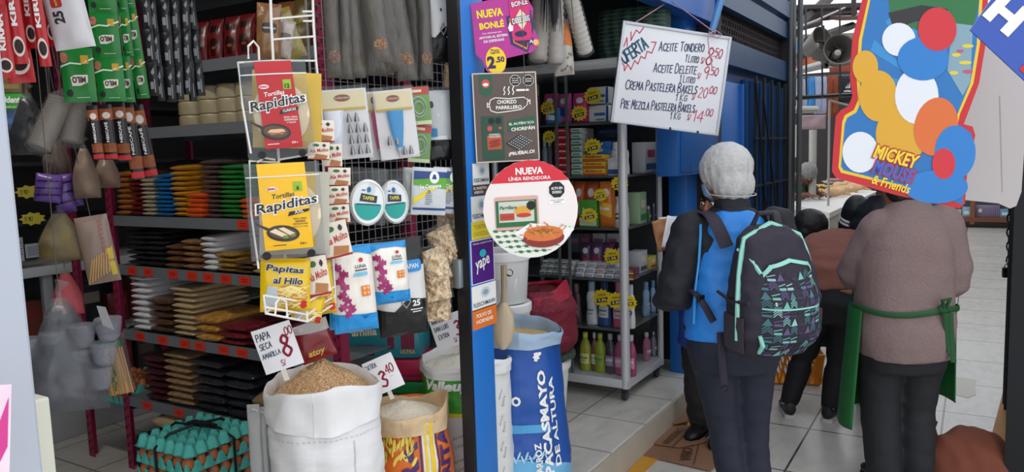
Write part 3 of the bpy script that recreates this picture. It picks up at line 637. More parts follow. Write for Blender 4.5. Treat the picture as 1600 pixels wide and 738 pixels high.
# --- shoestring potato bags
def papitas(box, X, tilt, label, txt=True):
    o, w, h = hfit(*box, X); t = thing('potato_snack_bag', label, 'snack bag', o, HY, 'yellow shoestring potato bags', tilt); S = pillow(w, h, .04, int(box[0]), .004)
    bag_mesh(MB(), S, w, h).obj('pouch', plastic('#e3bb12', rough=.22), t)
    rnd = random.Random(5); a = Art(); a2 = Art()
    a2.ell(.08*w, .30*h, .36*w, .24*h).on(t, 'straws_ground_print', mat('#c58f2a'), S, .0018, .012)
    for k in range(46):
        x, y, an, l = rnd.uniform(-.18, .36)*w, rnd.uniform(.1, .48)*h, rnd.uniform(-.5, .7), rnd.uniform(.08, .18)*w
        a.line([(x-l*math.cos(an), y-l*math.sin(an)), (x+l*math.cos(an), y+l*math.sin(an))], .0022)
    a.on(t, 'potato_straws_print', mat('#ecd58a'), S, .0026, .012)
    Art().poly([(-.42*w, .12*h), (-.14*w, .12*h), (-.18*w, .46*h), (-.36*w, .52*h)]).on(t, 'figure_patch', mat('#b9c4cc'), S, .003, .012)
    if txt:
        Art().text('Papitas', -.02*w, .80*h, .78*w, .17*h, .06, .1, R(-6)).text('al Hilo', .04*w, .60*h, .62*w, .15*h, .06, .1, R(-4)).on(t, 'lettering_outline', WHITE, S, .0030, .012)
        Art().text('Papitas', -.02*w, .80*h, .76*w, .15*h, .03, .1, R(-6)).text('al Hilo', .04*w, .60*h, .6*w, .13*h, .03, .1, R(-4)).on(t, 'lettering', BLACK, S, .0042, .012)
    Art().burst(.36*w, .14*h, .006, .011, 9).on(t, 'red_burst', mat('#c2251f'), S, .003, .012)
    Art().rect(-.5*w, 0, .5*w, .05*h).rect(-.5*w, .95*h, .5*w, h).on(t, 'crimp', plastic('#c9a00c'), S, .0016, .012)
papitas((404, 404, 482, 487), -1.49, R(4), 'yellow shoestring potato bag with black lettering in the wire basket')
papitas((478, 408, 524, 492), -1.52, R(-4), 'yellow shoestring potato bag right of the lettered one, behind it', False)
papitas((452, 462, 500, 503), -1.50, R(14), 'yellow potato bag whose tip pokes out below the basket', False)
# --- herb bags
HERB = mat('#3d3730', .45, c2='#6b6152', scale=90, bump=.5, clear=.25, stretch=(1, 1, .25)); SEED = mat('#6e4030', .6, c2='#a58468', scale=240, kind='voronoi', bump=.5)
for i, (x0, x1, yb, X, tl) in enumerate([(507, 530, 122, -1.66, 0), (526, 546, 124, -1.64, 2), (543, 566, 122, -1.62, -1), (566, 612, 118, -1.66, -2), (580, 608, 98, -1.55, -6), (598, 632, 112, -1.62, -8), (618, 648, 126, -1.60, -7), (640, 664, 126, -1.62, -2), (653, 673, 124, -1.58, 0)]):
    o, w, h = hfit(x0, -70, x1, yb, X); t = thing('dried_herb_bag', '%s clear bag of dried grey herbs, counted from the left of the row' % ('first', 'second', 'third', 'fourth', 'fifth', 'sixth', 'seventh', 'eighth', 'ninth')[i], 'herb bag', o, HY, 'dried herb bags', R(tl))
    S = pillow(w, h, .045, 30+i, .006, 20); bag_mesh(MB(), S, w, h, 10, 30).obj('herbs', HERB, t)
    S2 = pillow(w*1.12, h*1.02, .055, 50+i, .009, 24); bag_mesh(MB(), S2, w*1.12, h*1.02, 12, 34).obj('clear_bag', FILM, t)
    if i in (0, 4, 6, 8): Art().ell(0, .17*h, .42*w, .055*h).on(t, 'seed_patch', SEED, S, .004, .01)
# --- black and white bags marked 25
def bag25(box, X, tilt, label, blue=False, top=False):
    o, w, h = hfit(*box, X); t = thing('cup_bag', label, 'bag', o, HY, None, tilt); S = pillow(w, h, .07, int(box[1])+3, .006)
    bag_mesh(MB(), S, w, h).obj('pouch', plastic('#dcdcdc', clear=.4), t)
    a = Art().poly([(-.5*w, 0), (.5*w, 0), (.5*w, .36*h), (.1*w, .40*h), (-.2*w, .27*h), (-.5*w, .30*h)])
    if top: a.poly([(-.5*w, h), (.5*w, h), (.5*w, .72*h), (.1*w, .70*h), (-.1*w, .84*h), (-.5*w, .86*h)])
    a.on(t, 'black_print', plastic('#111114'), S, .0022, .012)
    Art().text('25', .25*w, .34*h, .16*w, None, .04).rect(.12*w, .27*h, .38*w, .28*h).rect(.16*w, .245*h, .34*w, .255*h).on(t, 'lettering', WHITE, S, .0040, .012)
    Art().line([(-.05*w, .36*h), (.05*w, .43*h), (.13*w, .36*h), (.04*w, .30*h)], .004, True).on(t, 'diamond_mark', mat('#8a8a8a'), S, .0040, .012)
    Art().ell(.0, .58*h, .03*w, .02*h).on(t, 'dot_print', BLACK, S, .004, .012)
    if blue: Art().rrect(-.02*w, .66*h, .42*w, .78*h, .01).on(t, 'blue_label', mat('#2f8fd6'), S, .005, .012); Art().text('DAPAN', .18*w, .72*h, .34*w, .05*h, .02).on(t, 'label_lettering', WHITE, S, .0064, .012)
bag25((660, -40, 712, 98), -1.58, R(-1), 'tall white and black bag marked 25 hung beside the blue post')
bag25((590, 372, 667, 524), -1.56, R(-2), 'white and black bag marked 25 hung below the wire grid', True, True)
# --- puffed snack bags
PUFF = mat('#c9a577', .6, c2='#f2dcbc', scale=75, kind='voronoi', bump=1.0)
for i, (bx, X, tl) in enumerate([((697, 72, 722, 105), -1.60, 0), ((692, 100, 724, 140), -1.57, 6), ((684, 334, 726, 398), -1.58, 0), ((687, 352, 726, 412), -1.53, -22), ((668, 386, 708, 440), -1.50, -18), ((663, 414, 706, 470), -1.53, -8), ((662, 458, 704, 502), -1.56, 0), ((690, 395, 724, 450), -1.60, 10)]):
    o, w, h = hfit(*bx, X); t = thing('puffed_snack_bag', 'clear bag of puffed beige snacks, %s' % ['topmost by the blue post', 'second from the top by the blue post', 'widest, level with the round white poster', 'tilted, its corner near the post latch', 'plump, left of the post latch', 'below the plump one, above the price card', 'lowest of the bunch above the price card', 'half hidden behind the plump one'][i], 'snack bag', o, HY, 'puffed snack bags', R(tl))
    S = pillow(w, h, .075, 60+i, .012, 60, .42); bag_mesh(MB(), S, w, h, 22, 26).obj('puffed_snacks', PUFF, t)
    S2 = pillow(w*1.15, h*1.12, .075, 70+i, .006, 26); bag_mesh(MB(), S2, w*1.15, h*1.12, 14, 16).obj('clear_bag', CLEAR, t)
# --- piping nozzle sets
def nozzle_card(box, X, tilt, cone, label, n=(3, 4)):
    o, w, h = hfit(*box, X); t = thing('piping_nozzle_set', label, 'piping set', o, HY, None, tilt)
    MB().box((0, .004, h/2), (w, .003, h)).obj('backing_card', mat('#e8e6e6', .5), t)
    a = Art().rect(-.47*w, .70*h, .45*w, .97*h); a.on(t, 'header_card', mat('#e6d9ae', .5), off=.001)
    Art().rect(-.47*w, .70*h, .45*w, .735*h).on(t, 'gold_stripe', mat('#caa94a'), off=.0018)
    Art().ell(-.02*w, .875*h, .17*w, .05*h).on(t, 'header_logo', mat('#8a4b3c'), off=.0018)
    Art().text('La Repostería', -.02*w, .875*h, .3*w, None, .01, .2).on(t, 'header_lettering', mat('#f4e8c8'), off=.0026)
    m = MB(); cx = -.24*w if n[0] > 2 else -.02*w
    S = lambda f, ang: None
    m.loft([[(cx+r*math.cos(2*math.pi*k/12), -.008+.35*r*math.sin(2*math.pi*k/12), zz) for k in range(12)] for r, zz in ((.21*w, .70*h), (.17*w, .45*h), (.10*w, .22*h), (.07*w, .14*h))])
    m.obj('piping_bag', mat(cone, .45), t)
    m = MB(); m.loft([[(cx+r*math.cos(2*math.pi*k/12), -.008+.5*r*math.sin(2*math.pi*k/12), zz) for k in range(12)] for r, zz in ((.085*w, .16*h), (.075*w, .125*h), (.05*w, .115*h), (.02*w, .02*h))]); m.obj('coupler', mat('#b9b9bd', .3, metal=.5), t)
    for j in range(n[1]):
        for i in range(n[0]):
            if n[0] > 2 and j == n[1]-1 and i == 2: continue
            x = (.06+.16*i)*w if n[0] > 2 else (-.26+.2*i)*w if j else (.1+.16*i)*w
            zz = (.06+.155*j)*h if n[0] > 2 else (.05+.16*j)*h
            MB().loft([[(x+r*math.cos(2*math.pi*k/10), -.01+r*math.sin(2*math.pi*k/10), zz+hh) for k in range(10)] for r, hh in ((.055*w, 0), (.05*w, .04*h), (.016*w, .13*h))]).obj('nozzle', mat('#8f9096', .28, metal=.8), t)
    S2 = pillow(w*1.06, h*1.05, .03, int(box[0]), .004); bag_mesh(MB(), S2, w*1.06, h*1.05).obj('clear_bag', CLEAR, t)
nozzle_card((507, 139, 582, 249), -1.52, R(-4), '#dfe2ee', 'piping set with white bag and many steel nozzles under cream header')
nozzle_card((576, 143, 606, 250), -1.56, R(-3), '#d8357f', 'piping set with magenta bag behind the blue one', (2, 1))
nozzle_card((594, 140, 655, 248), -1.50, R(-5), '#2f93d0', 'piping set with bright blue cone bag under cream header', (2, 2))
def green_pack(box, X, label, tilt=0):
    o, w, h = hfit(*box, X); t = thing('cutter_pack', label, 'cutter pack', o, HY, 'green cutter packs', tilt); 
    MB().box((0, .003, h/2), (w, .004, h)).obj('backing_card', mat('#6fa548', .4), t)
    Art().rect(-.5*w, .8*h, .5*w, h).on(t, 'header_band', mat('#c93a2d'), off=.0006); Art().rect(-.5*w, 0, .5*w, .1*h).on(t, 'footer_band', mat('#d9e8b8'), off=.0006)
    m = MB(); m.tube([(.3*w*math.cos(a*.5), -.008, h*.47+.27*h*math.sin(a*.5)) for a in range(13)], .002, 6, True); m.tube([(.2*w*math.cos(a*.5), -.010, h*.45+.17*h*math.sin(a*.5)) for a in range(13)], .002, 6, True); m.obj('wire_cutter', STEEL, t)
    Art().rect(-.35*w, .86*h, .2*w, .93*h).on(t, 'print_strip', mat('#f0e6c0'), off=.0014)
    S2 = pillow(w*1.06, h*1.03, .024, 4, .003); bag_mesh(MB(), S2, w*1.06, h*1.03, 10, 12).obj('clear_bag', CLEAR, t)
green_pack((636, 136, 674, 195), -1.53, 'upper green carded wire cutter pack with red header', R(-4)); green_pack((636, 195, 670, 254), -1.55, 'lower green carded wire cutter pack under the first', R(6))
o, w, h = hfit(667, 141, 720, 250, -1.55); t = thing('apron_pack', 'white folded pack with black lower half and blue edge beside the green cutters', 'pack', o, HY, None, R(-3)); S = pillow(w, h, .05, 17, .006)
bag_mesh(MB(), S, w, h).obj('pouch', plastic('#e3e6e8'), t); Art().poly([(-.5*w, 0), (.5*w, 0), (.5*w, .28*h), (-.5*w, .3*h)]).ell(-.3*w, .80*h, .06*w, .05*h).on(t, 'black_print', BLACK, S, .003, .012)
Art().rect(.36*w, .55*h, .48*w, .97*h).rect(-.4*w, .34*h, -.22*w, .46*h).on(t, 'blue_print', mat('#3f8fc4'), S, .004, .012); S2 = pillow(w*1.1, h*1.05, .06, 18, .01, 26); bag_mesh(MB(), S2, w*1.1, h*1.05).obj('clear_bag', FILM, t)
# --- lidded round containers
def round_pack(box, X, label, tilt):
    o, w, h = hfit(*box, X); t = thing('round_container_pack', label, 'container pack', o, HY, 'round white container packs', tilt); R0 = h/2
    m = MB(); m.lathe([(.80*R0, 0), (.98*R0, .004), (R0, .012), (R0, .026), (.9*R0, .034), (.86*R0, .030), (.80*R0, .030)], 32); sx = w/h
    f = lambda vs: [(a*sx, -c, b+h/2) for a, b, c in vs]; m.v = f(m.v); m.obj('lid', mat('#f0f2f3', .35), t)
    e = lambda a, b, n0, n1: [(a*sx*R0*math.cos(math.pi*k/12), h/2+b*R0*math.sin(math.pi*k/12)) for k in range(n0, n1+1)]
    Art().poly(e(.78, .78, 0, 24)[:-1]).on(t, 'label_white', mat('#e9eef0', .4), off=.0310)
    Art().poly([(.76*sx*R0*math.cos(a), h/2-.06*R0+.70*R0*math.sin(a)) for a in [math.pi+math.pi*k/12 for k in range(13)]]).on(t, 'label_teal', mat('#17a39b', .4), off=.0318)
    Art().poly([(-.5*R0*sx, h/2+.06*R0), (.46*R0*sx, h/2+.0*R0), (.5*R0*sx, h/2+.3*R0), (-.42*R0*sx, h/2+.4*R0)]).rect(-.66*R0*sx, h/2-.10*R0, .66*R0*sx, h/2-.05*R0).on(t, 'label_dark', mat('#14304a', .4), off=.0326)
    Art().text('TAPER', 0, h/2+.2*R0, .7*R0*sx, .16*R0, .03, 0, R(-4)).on(t, 'label_lettering', mat('#e6d43a'), off=.0334)
    Art().ell(0, h/2+.56*R0, .12*R0*sx, .12*R0).rect(-.4*sx*R0, h/2+.5*R0, -.2*sx*R0, h/2+.56*R0).on(t, 'label_blue_marks', mat('#2c6fa8'), off=.0326)
    S2 = pillow(w*1.15, h*1.25, .06, int(box[0]), .006); bag_mesh(MB(), S2, w*1.15, h*1.25).obj('clear_bag', CLEAR, t)
round_pack((541, 280, 596, 352), -1.52, 'wider round white container with teal label in clear bag', R(6)); round_pack((594, 281, 638, 349), -1.55, 'narrower round white container with teal label on the right', R(-4))
# --- baker's wafer packs with blue, green and yellow print
def campana(box, X, label, tilt):
    o, w, h = hfit(*box, X); t = thing('waxed_paper_pack', label, 'pack', o, HY, 'blue green and yellow printed packs', tilt); S = pillow(w, h, .02, int(box[0]), .003)
    bag_mesh(MB(), S, w, h).obj('pouch', mat('#c3c8cb', .25, clear=.4), t)
    Art().poly([(-.46*w, .92*h), (.5*w, .92*h), (.5*w, .80*h), (-.46*w, .74*h)]).rect(-.46*w, .10*h, .5*w, .15*h).on(t, 'blue_band', mat('#1d3f80', .35), S, .002, .012)
    Art().poly([(-.46*w, .74*h), (.5*w, .80*h), (.5*w, .56*h), (-.46*w, .62*h)]).on(t, 'green_band', mat('#5ea32c', .35), S, .0021, .012)
    Art().poly([(-.46*w, .34*h), (.06*w, .60*h), (.2*w, .58*h), (-.46*w, .22*h)]).on(t, 'yellow_sweep', mat('#e5cf22', .35), S, .0026, .012)
    Art().ell(.12*w, .80*h, .14*w, .13*h).on(t, 'bell_disc', WHITE, S, .003, .012); Art().poly([(.05*w, .76*h), (.19*w, .76*h), (.15*w, .86*h), (.09*w, .86*h)]).on(t, 'bell_mark', mat('#1d3f80'), S, .0038, .012)
    Art().text('La Campana', .02*w, .60*h, .62*w, .11*h, .03, .2, R(6)).on(t, 'lettering', WHITE, S, .0038, .012)
    a = Art(); rnd = random.Random(3)
    for k in range(6): a.rect(-.12*w, (.45-.045*k)*h, (.02+rnd.uniform(0, .1))*w, (.47-.045*k)*h)
    a.ell(-.02*w, .50*h, .05*w, .03*h).on(t, 'fine_print', mat('#7a8590'), S, .003, .012)
campana((640, 262, 694, 336), -1.50, 'printed paper pack with bell disc and white lettering, nearer of two', R(5)); campana((672, 262, 724, 334), -1.53, 'printed paper pack half behind the other, next to the post', R(6))
o, w, h = hfit(626, 262, 652, 336, -1.56); t = thing('waxed_paper_pack', 'grey clear pack behind the printed packs, left of them', 'pack', o, HY, None, R(5)); S = pillow(w, h, .03, 5, .004); bag_mesh(MB(), S, w, h).obj('pouch', mat('#9aa39c', .25, c2='#c5cbc6', scale=50, clear=.4), t); Art().rect(-.4*w, .05*h, .4*w, .1*h).on(t, 'print_stripe', mat('#5d7a86'), S, .003, .012)
# --- rice noodle bags
def noodles(box, X, label, tilt, name='rice_noodle_bag'):
    o, w, h = hfit(*box, X); t = thing(name, label, 'noodle bag', o, HY, 'rice noodle bags', tilt); S = pillow(w, h, .06, int(box[0]), .006, 20, .45)
    bag_mesh(MB(), S, w, h).obj('pouch', mat('#e3ddd2', .25, c2='#f3eee6', scale=90, clear=.4, stretch=(1, 1, .1)), t)
    Art().poly([(-.5*w, 0), (.5*w, 0), (.5*w, .20*h), (.30*w, .13*h), (0, .10*h), (-.3*w, .13*h), (-.5*w, .24*h)]).poly([(-.5*w, h), (.5*w, h), (.5*w, .88*h), (.2*w, .93*h), (-.2*w, .93*h), (-.5*w, .86*h)]).on(t, 'blue_band', plastic('#1f8fd4'), S, .003, .012)
    a = Art(); rnd = random.Random(11)
    pts = [(-.32, .78), (-.22, .70), (-.30, .62), (-.18, .55), (-.28, .46), (-.16, .40), (-.26, .32), (-.10, .30), (-.2, .24)]
    for x, y in pts: a.burst(x*w+rnd.uniform(-.03, .03)*w, y*h, .055*w, .11*w, 6, 1.1, rnd.uniform(0, 2))
    a.line([(x*w, y*h) for x, y in pts], .05*w).on(t, 'magenta_scrolls', mat('#a32b6c', .35), S, .0034, .012)
    Art().rect(.16*w, .42*h, .36*w, .54*h).on(t, 'orange_square', mat('#e07f1c'), S, .004, .012)
    b = Art()
    for i in (0, 1):
        for j in (0, 1):
            x, y = (.20+.085*i)*w, (.44+.055*j)*h; b.rect(x, y+.02*h, x+.06*w, y+.026*h).rect(x+.026*w, y, x+.034*w, y+.04*h).rect(x+.006*w, y+.006*h, x+.054*w, y+.011*h)
    b.on(t, 'square_marks', mat('#fbe9c8'), S, .0052, .012)
    Art().ell(.22*w, .84*h, .05*w, .025*h).on(t, 'round_badge', mat('#c9252f'), S, .004, .012); Art().text('LUNA', .2*w, .77*h, .26*w, None, .02).rect(.06*w, .72*h, .34*w, .735*h).on(t, 'lettering', mat('#444a52'), S, .004, .012)
    Art().poly([(.0, .66*h), (.34*w, .66*h), (.34*w, .72*h-.02*h), (.04*w, .72*h-.02*h)]).on(t, 'sky_patch', mat('#7cc0e4'), S, .004, .012)
noodles((520, 384, 589, 518), -1.50, 'large rice noodle bag with blue ends and magenta scrolls', R(-3)); noodles((581, 378, 640, 474), -1.47, 'smaller upper rice noodle bag overlapping the black and white bag', R(-3))
noodles((512, 392, 560, 515), -1.55, 'rice noodle bag mostly hidden behind the large one', R(3)); noodles((556, 380, 620, 440), -1.53, 'rice noodle bag behind, showing only its blue top', R(0))
# --- packs on the floor behind the sacks
def pack(box, Y, d, c, name, label, txt=None, tc='#efe3c0', cat='pack', yaw=R(25), bev=.015):
    c0 = onY((box[0]+box[2])/2, (box[1]+box[3])/2, Y); D = (c0-EYE).dot(FWD); o, w, h = fit(*box, D, yaw); t = thing(name, label, cat, o, yaw)
    MB().box((0, d/2, h/2), (w, d, h), bev=bev).obj('wrapped_pack', plastic(c), t)
    return t, w, h
t, w, h = pack((524, 508, 655, 562), 2.28, .2, '#2a8c9a', 'tissue_pack', 'teal pack of toilet rolls with cream lettering behind the rice sacks')
Art().text('Familia', -.18*w, .80*h, .36*w, None, .03, .1, R(3)).on(t, 'lettering', mat('#efe3c0')); Art().rect(-.26*w, .1*h, -.04*w, .42*h).rect(.28*w, .3*h, .44*w, .9*h).rect(.12*w, .3*h, .2*w, .8*h).on(t, 'maroon_panels', mat('#7d2340'))
Art().text('ULTRA', .36*w, .22*h, .18*w, None, .03).on(t, 'side_lettering', mat('#e8a84a'), off=.0016)
zt = t.location.z
t2 = thing('pink_pack', 'bright pink plastic pack under the teal tissue pack', 'pack', (t.location.x+.10, t.location.y+.04, zt-.09), R(25)); MB().box((0, .1, .045), (.24, .2, .088), bev=.012).obj('wrapped_pack', plastic('#c02450'), t2); Art().rect(-.12, .02, .12, .03).on(t2, 'seam_stripe', mat('#7a1a3a'))
t3 = thing('green_pack', 'green plastic pack on the floor under the pink pack', 'pack', (t.location.x+.10, t.location.y+.04, .15), R(25)); MB().box((0, .1, (zt-.24)/2), (.24, .2, zt-.242), bev=.012).obj('wrapped_pack', plastic('#1f8a44'), t3); Art().rect(-.12, zt-.30, .12, zt-.285).on(t3, 'seam_stripe', mat('#155c2e'))
o, w, h = hfit(472, 500, 527, 562, -1.74); t = thing('flavouring_bag', 'red foil bag with gold lettering below the wire basket', 'bag', o, HY, None, R(-14)); S = pillow(w, h, .04, 9, .006); bag_mesh(MB(), S, w, h).obj('pouch', mat('#a01522', .2, c2='#5b0d14', scale=12, clear=.6), t)
Art().text('atoy', -.05*w, .22*h, .5*w, None, .03, .2).on(t, 'lettering', mat('#d9b04a'), S, .003, .012); Art().poly([(-.5*w, .8*h), (.5*w, .7*h), (.5*w, h), (-.5*w, h)]).on(t, 'silver_top', mat('#b9b4b4', .2), S, .0025, .012)
# ================================================================ post, posters, sacks, price cards, eggs
XP = -1.465
y0p, y1p = onX(745, 738, XP).y, onX(779, 738, XP).y
pm_ = MB(); pm_.box((XP-.02, (y0p+y1p)/2, 1.48), (.04, y1p-y0p, 2.66), bev=.003); pst = struct('column_4', pm_, mat('#1b6fc4', .35), True)
MB().box((XP-.02, y0p-.008, 1.48), (.044, .016, 2.66)).obj('edge_strip', mat('#101114', .4), pst)
lb = onX(719, 427, XP-.03); MB().box((lb.x, lb.y, lb.z), (.03, .05, .1), bev=.006).obj('latch_box', mat('#8c969c', .3, metal=.5), pst)
def sticker(name, label, x0, ya, x1, yb, base, fn, cat='sticker'):
    a, b = onX(x0, yb, XP), onX(x1, (ya+yb)/2, XP); top = onX(x0, ya, XP)
    h = top.z-a.z; w = b.y-a.y; t = thing(name, label, cat, (XP+.0006, (a.y+b.y)/2, a.z), R(90), 'stickers on the blue post')
    MB().box((0, 0, h/2), (w, .001, h)).obj('sheet', mat(base, .4), t); fn(t, w, h); return t
A = Art
def ft(tx, c, at=.5, hh=.2, ww=.85):
    def f(t, w, h): A().text(tx, 0, at*h, ww*w, hh*h, .02).on(t, 'lettering', mat(c))
    return f
def fl(t, w, h):
    A().text('FLEISCHMANN', 0, .22*h, .9*w, .18*h, .02).on(t, 'lettering', mat('#27405e')); A().ell(.05*w, .66*h, .2*w, .22*h).on(t, 'emblem', mat('#c7cfd6')); A().ell(.05*w, .66*h, .12*w, .12*h).on(t, 'emblem_centre', mat('#8ea0b0'), off=.0016)
sticker('flour_sticker', 'white sticker with blue lettering at the top of the sticker column', 739, 256, 764, 290, '#e9e8e4', fl)
def f2(t, w, h): A().text('EL MAESTRO', 0, .68*h, .85*w, .26*h, .02).text('ASESOR', -.1*w, .28*h, .6*w, .26*h, .02).on(t, 'lettering', WHITE)
sticker('chocolate_sticker', 'brown sticker with white lettering under the top sticker', 738, 290, 762, 306, '#5d4130', f2)
sticker('flour_sticker', 'white sticker with blue lettering above the yellow sticker', 737, 308, 765, 348, '#e9e8e4', fl)
def f3(t, w, h): A().text('TORTA DE', 0, .7*h, .8*w, .24*h, .01).text('CHOCOLATE', 0, .3*h, .85*w, .24*h, .01).on(t, 'lettering', mat('#b9962a'))
sticker('yellow_sticker', 'yellow sticker between the white and purple stickers', 737, 348, 770, 376, '#ead63a', f3)
def f4(t, w, h):
    A().rect(-.47*w, .02*h, .47*w, .98*h).on(t, 'purple_field', mat('#4d1f7a', .35), off=.001)
    A().text('yape', -.02*w, .42*h, .62*w, .28*h, .02, .1, R(12)).text('PAGA AQUÍ CON', 0, .92*h, .8*w, .05*h, .01).on(t, 'lettering', WHITE, off=.0018)
    A().ell(.0, .68*h, .14*w, .09*h).on(t, 'teal_mark', mat('#20b4c0'), off=.0018)
sticker('payment_sticker', 'purple sticker with white script and a teal mark', 737, 377, 772, 447, '#e6e4ec', f4)
sticker('flour_sticker', 'white sticker with blue lettering just above the orange sticker', 738, 449, 775, 488, '#e9e8e4', fl)
def f5(t, w, h): A().text('POLVO DE', -.04*w, .66*h, .62*w, .2*h, .02).text('HORNEAR', 0, .36*h, .7*w, .2*h, .02).on(t, 'lettering', mat('#f3e6d5'))
sticker('baking_sticker', 'orange sticker with white lettering lowest on the blue post', 739, 486, 776, 518, '#d9702a', f5)
# hanging posters
PY = R(40)
def board(name, label, box, D, yaw=PY, tilt=0, cat='poster', grp=None):
    o, w, h = fit(*box, D, yaw); return thing(name, label, cat, o, yaw, grp, tilt), w, h
DP = 2.58
t, w, h = board('yogurt_poster', 'magenta cut-out poster priced 2.50 at the top of the blue post', (741, 0, 848, 116), DP, tilt=R(-4))
out = [(-.46*w, .30*h), (-.46*w, .98*h), (.0, 1.04*h), (.36*w, 1.02*h), (.44*w, .86*h), (.40*w, .62*h), (.46*w, .50*h), (.47*w, .36*h), (.36*w, .27*h), (-.02*w, .22*h), (-.06*w, .06*h), (-.2*w, .0), (-.33*w, .07*h), (-.38*w, .22*h)]
MB().prism(out, 0, .004).obj('board', plastic('#b3258f', rough=.35), t)
A().poly([(.03*w, .78*h), (.40*w, .84*h), (.42*w, .6*h), (.30*w, .27*h), (.06*w, .40*h)]).on(t, 'shield', mat('#2c2a6a')); A().poly([(.07*w, .75*h), (.37*w, .80*h), (.385*w, .6*h), (.29*w, .31*h), (.10*w, .42*h)]).on(t, 'shield_rim', mat('#d48a1c'), off=.0016); A().poly([(.09*w, .73*h), (.35*w, .78*h), (.365*w, .6*h), (.29*w, .34*h), (.12*w, .43*h)]).on(t, 'shield_field', mat('#3c1a50'), off=.0022)
A().rrect(.09*w, .44*h, .38*w, 1.08*h, .015).on(t, 'yogurt_pot', mat('#d11a6b', .3), off=.003)
A().text('BONLÉ', .24*w, .95*h, .26*w, .10*h, .05, 0, R(8)).text('DEFENSIS', .24*w, .72*h, .28*w, .10*h, .06, 0, R(8)).on(t, 'pot_lettering_shadow', mat('#2b1550'), off=.0036)
A().poly([(.14*w, .72*h), (.24*w, .86*h), (.36*w, .74*h), (.25*w, .58*h)]).on(t, 'pot_diamond', mat('#e8d6b8'), off=.0033)
A().text('BONLÉ', .24*w, .95*h, .24*w, .085*h, .02, 0, R(8)).text('DEFENSIS', .24*w, .72*h, .26*w, .08*h, .02, 0, R(8)).on(t, 'pot_lettering', WHITE, off=.0042); A().ell(.22*w, .53*h, .09*w, .04*h).on(t, 'pot_spoon', mat('#20204a'), off=.0042)
A().text('NUEVA', -.20*w, .84*h, .38*w, .11*h, .04, 0, R(3)).text('BONLÉ', -.19*w, .69*h, .36*w, .11*h, .04, 0, R(3)).on(t, 'title_lettering', mat('#f0dc1c'), off=.001)
A().text('Con vitaminas que', -.2*w, .575*h, .28*w, .03*h, .01, 0, R(3)).text('APOYAN AL SISTEMA', -.18*w, .525*h, .42*w, .035*h, .02, 0, R(3)).text('DE DEFENSAS', -.18*w, .47*h, .30*w, .035*h, .02, 0, R(3)).on(t, 'small_lettering', WHITE, off=.001)
A().ell(-.18*w, .20*h, .15*w, .185*h).on(t, 'price_disc', mat('#f2cf1d'), off=.001)
A().text('2', -.25*w, .18*h, None, .17*h, .05).text('.50', -.12*w, .21*h, .13*w, .08*h, .04).text('Precio', -.18*w, .34*h, .12*w, None, .02).text('sugerido', -.18*w, .305*h, .14*w, None, .02).on(t, 'price_lettering', mat('#3a1258'), off=.0018)
A().ell(.36*w, .42*h, .05*w).on(t, 'badge_a', mat('#26306e'), off=.0024); A().ell(.43*w, .40*h, .05*w).on(t, 'badge_d', mat('#e0932a'), off=.0028); A().text('A', .36*w, .42*h, None, .05*h, .02).text('D', .43*w, .40*h, None, .05*h, .02).on(t, 'badge_lettering', WHITE, off=.0036)
A().poly([(.04*w, .62*h), (.075*w, .70*h), (.10*w, .64*h), (.12*w, .66*h), (.11*w, .58*h), (.06*w, .57*h)]).on(t, 'hand_pointer', WHITE, off=.0044)
t, w, h = board('sausage_poster', 'brown rectangular poster with a sausage outline under the magenta one', (743, 114, 841, 252), DP+.02, tilt=R(-1))
MB().box((0, .002, h/2), (w, .004, h)).obj('board', mat('#5b4a42', .45, var=.3, scale=7), t)
A().line([(-.5*w, 0), (.5*w, 0), (.5*w, h), (-.5*w, h)], .004, True).on(t, 'border', mat('#cfc4b5'), off=.0006)
A().poly([(-.4*w, .99*h), (-.2*w, .99*h), (-.2*w, .78*h), (-.3*w, .74*h), (-.4*w, .78*h)]).poly([(.02*w, .46*h), (.46*w, .40*h+.11*h), (.46*w, .40*h), (.02*w, .33*h)]).on(t, 'green_panels', mat('#1f5a3f'), off=.001)
A().ell(-.3*w, .885*h, .065*w, .05*h).on(t, 'crest', mat('#d24a4a'), off=.0018); A().ell(-.3*w, .875*h, .045*w, .018*h).on(t, 'crest_band', WHITE, off=.0024)
oc = lambda x, y, r: [(x+r*math.cos(math.pi/8+k*math.pi/4), y+r*math.sin(math.pi/8+k*math.pi/4)) for k in range(8)]
A().poly(oc(.17*w, .91*h, .092*w)).poly(oc(.38*w, .91*h, .092*w)).on(t, 'warning_rim', WHITE, off=.0012); A().poly(oc(.17*w, .91*h, .084*w)).poly(oc(.38*w, .91*h, .084*w)).on(t, 'warning_octagons', mat('#101010'), off=.0018)
a = A()
for i, s in enumerate(('ALTO EN', 'GRASAS', 'SATURADAS')): a.text(s, .17*w, (.935-.024*i)*h, .11*w, .012*h, .02)
for i, s in enumerate(('ALTO EN', 'SODIO')): a.text(s, .38*w, (.925-.026*i)*h, .11*w, .016*h, .02)
a.rect(.18*w, .79*h, .38*w, .812*h)
a.text('CHORIZO', .02*w, .675*h, .31*w, .045*h, .03).text('PARRILLERO', .05*w, .612*h, .41*w, .042*h, .03).text('¡PRUÉBALO!', .22*w, .09*h, .42*w, .06*h, .04, 0, R(4))
a.text('EL AUTÉNTICO', .24*w, .43*h, .40*w, .035*h, .02, 0, R(3)).text('CHORIPÁN', .26*w, .37*h, .38*w, .05*h, .03, 0, R(3))
for x in (-.02, .05, .12): a.line([(x*w, .755*h), ((x+.02)*w, .78*h), (x*w, .81*h), ((x+.02)*w, .845*h)], .0035)
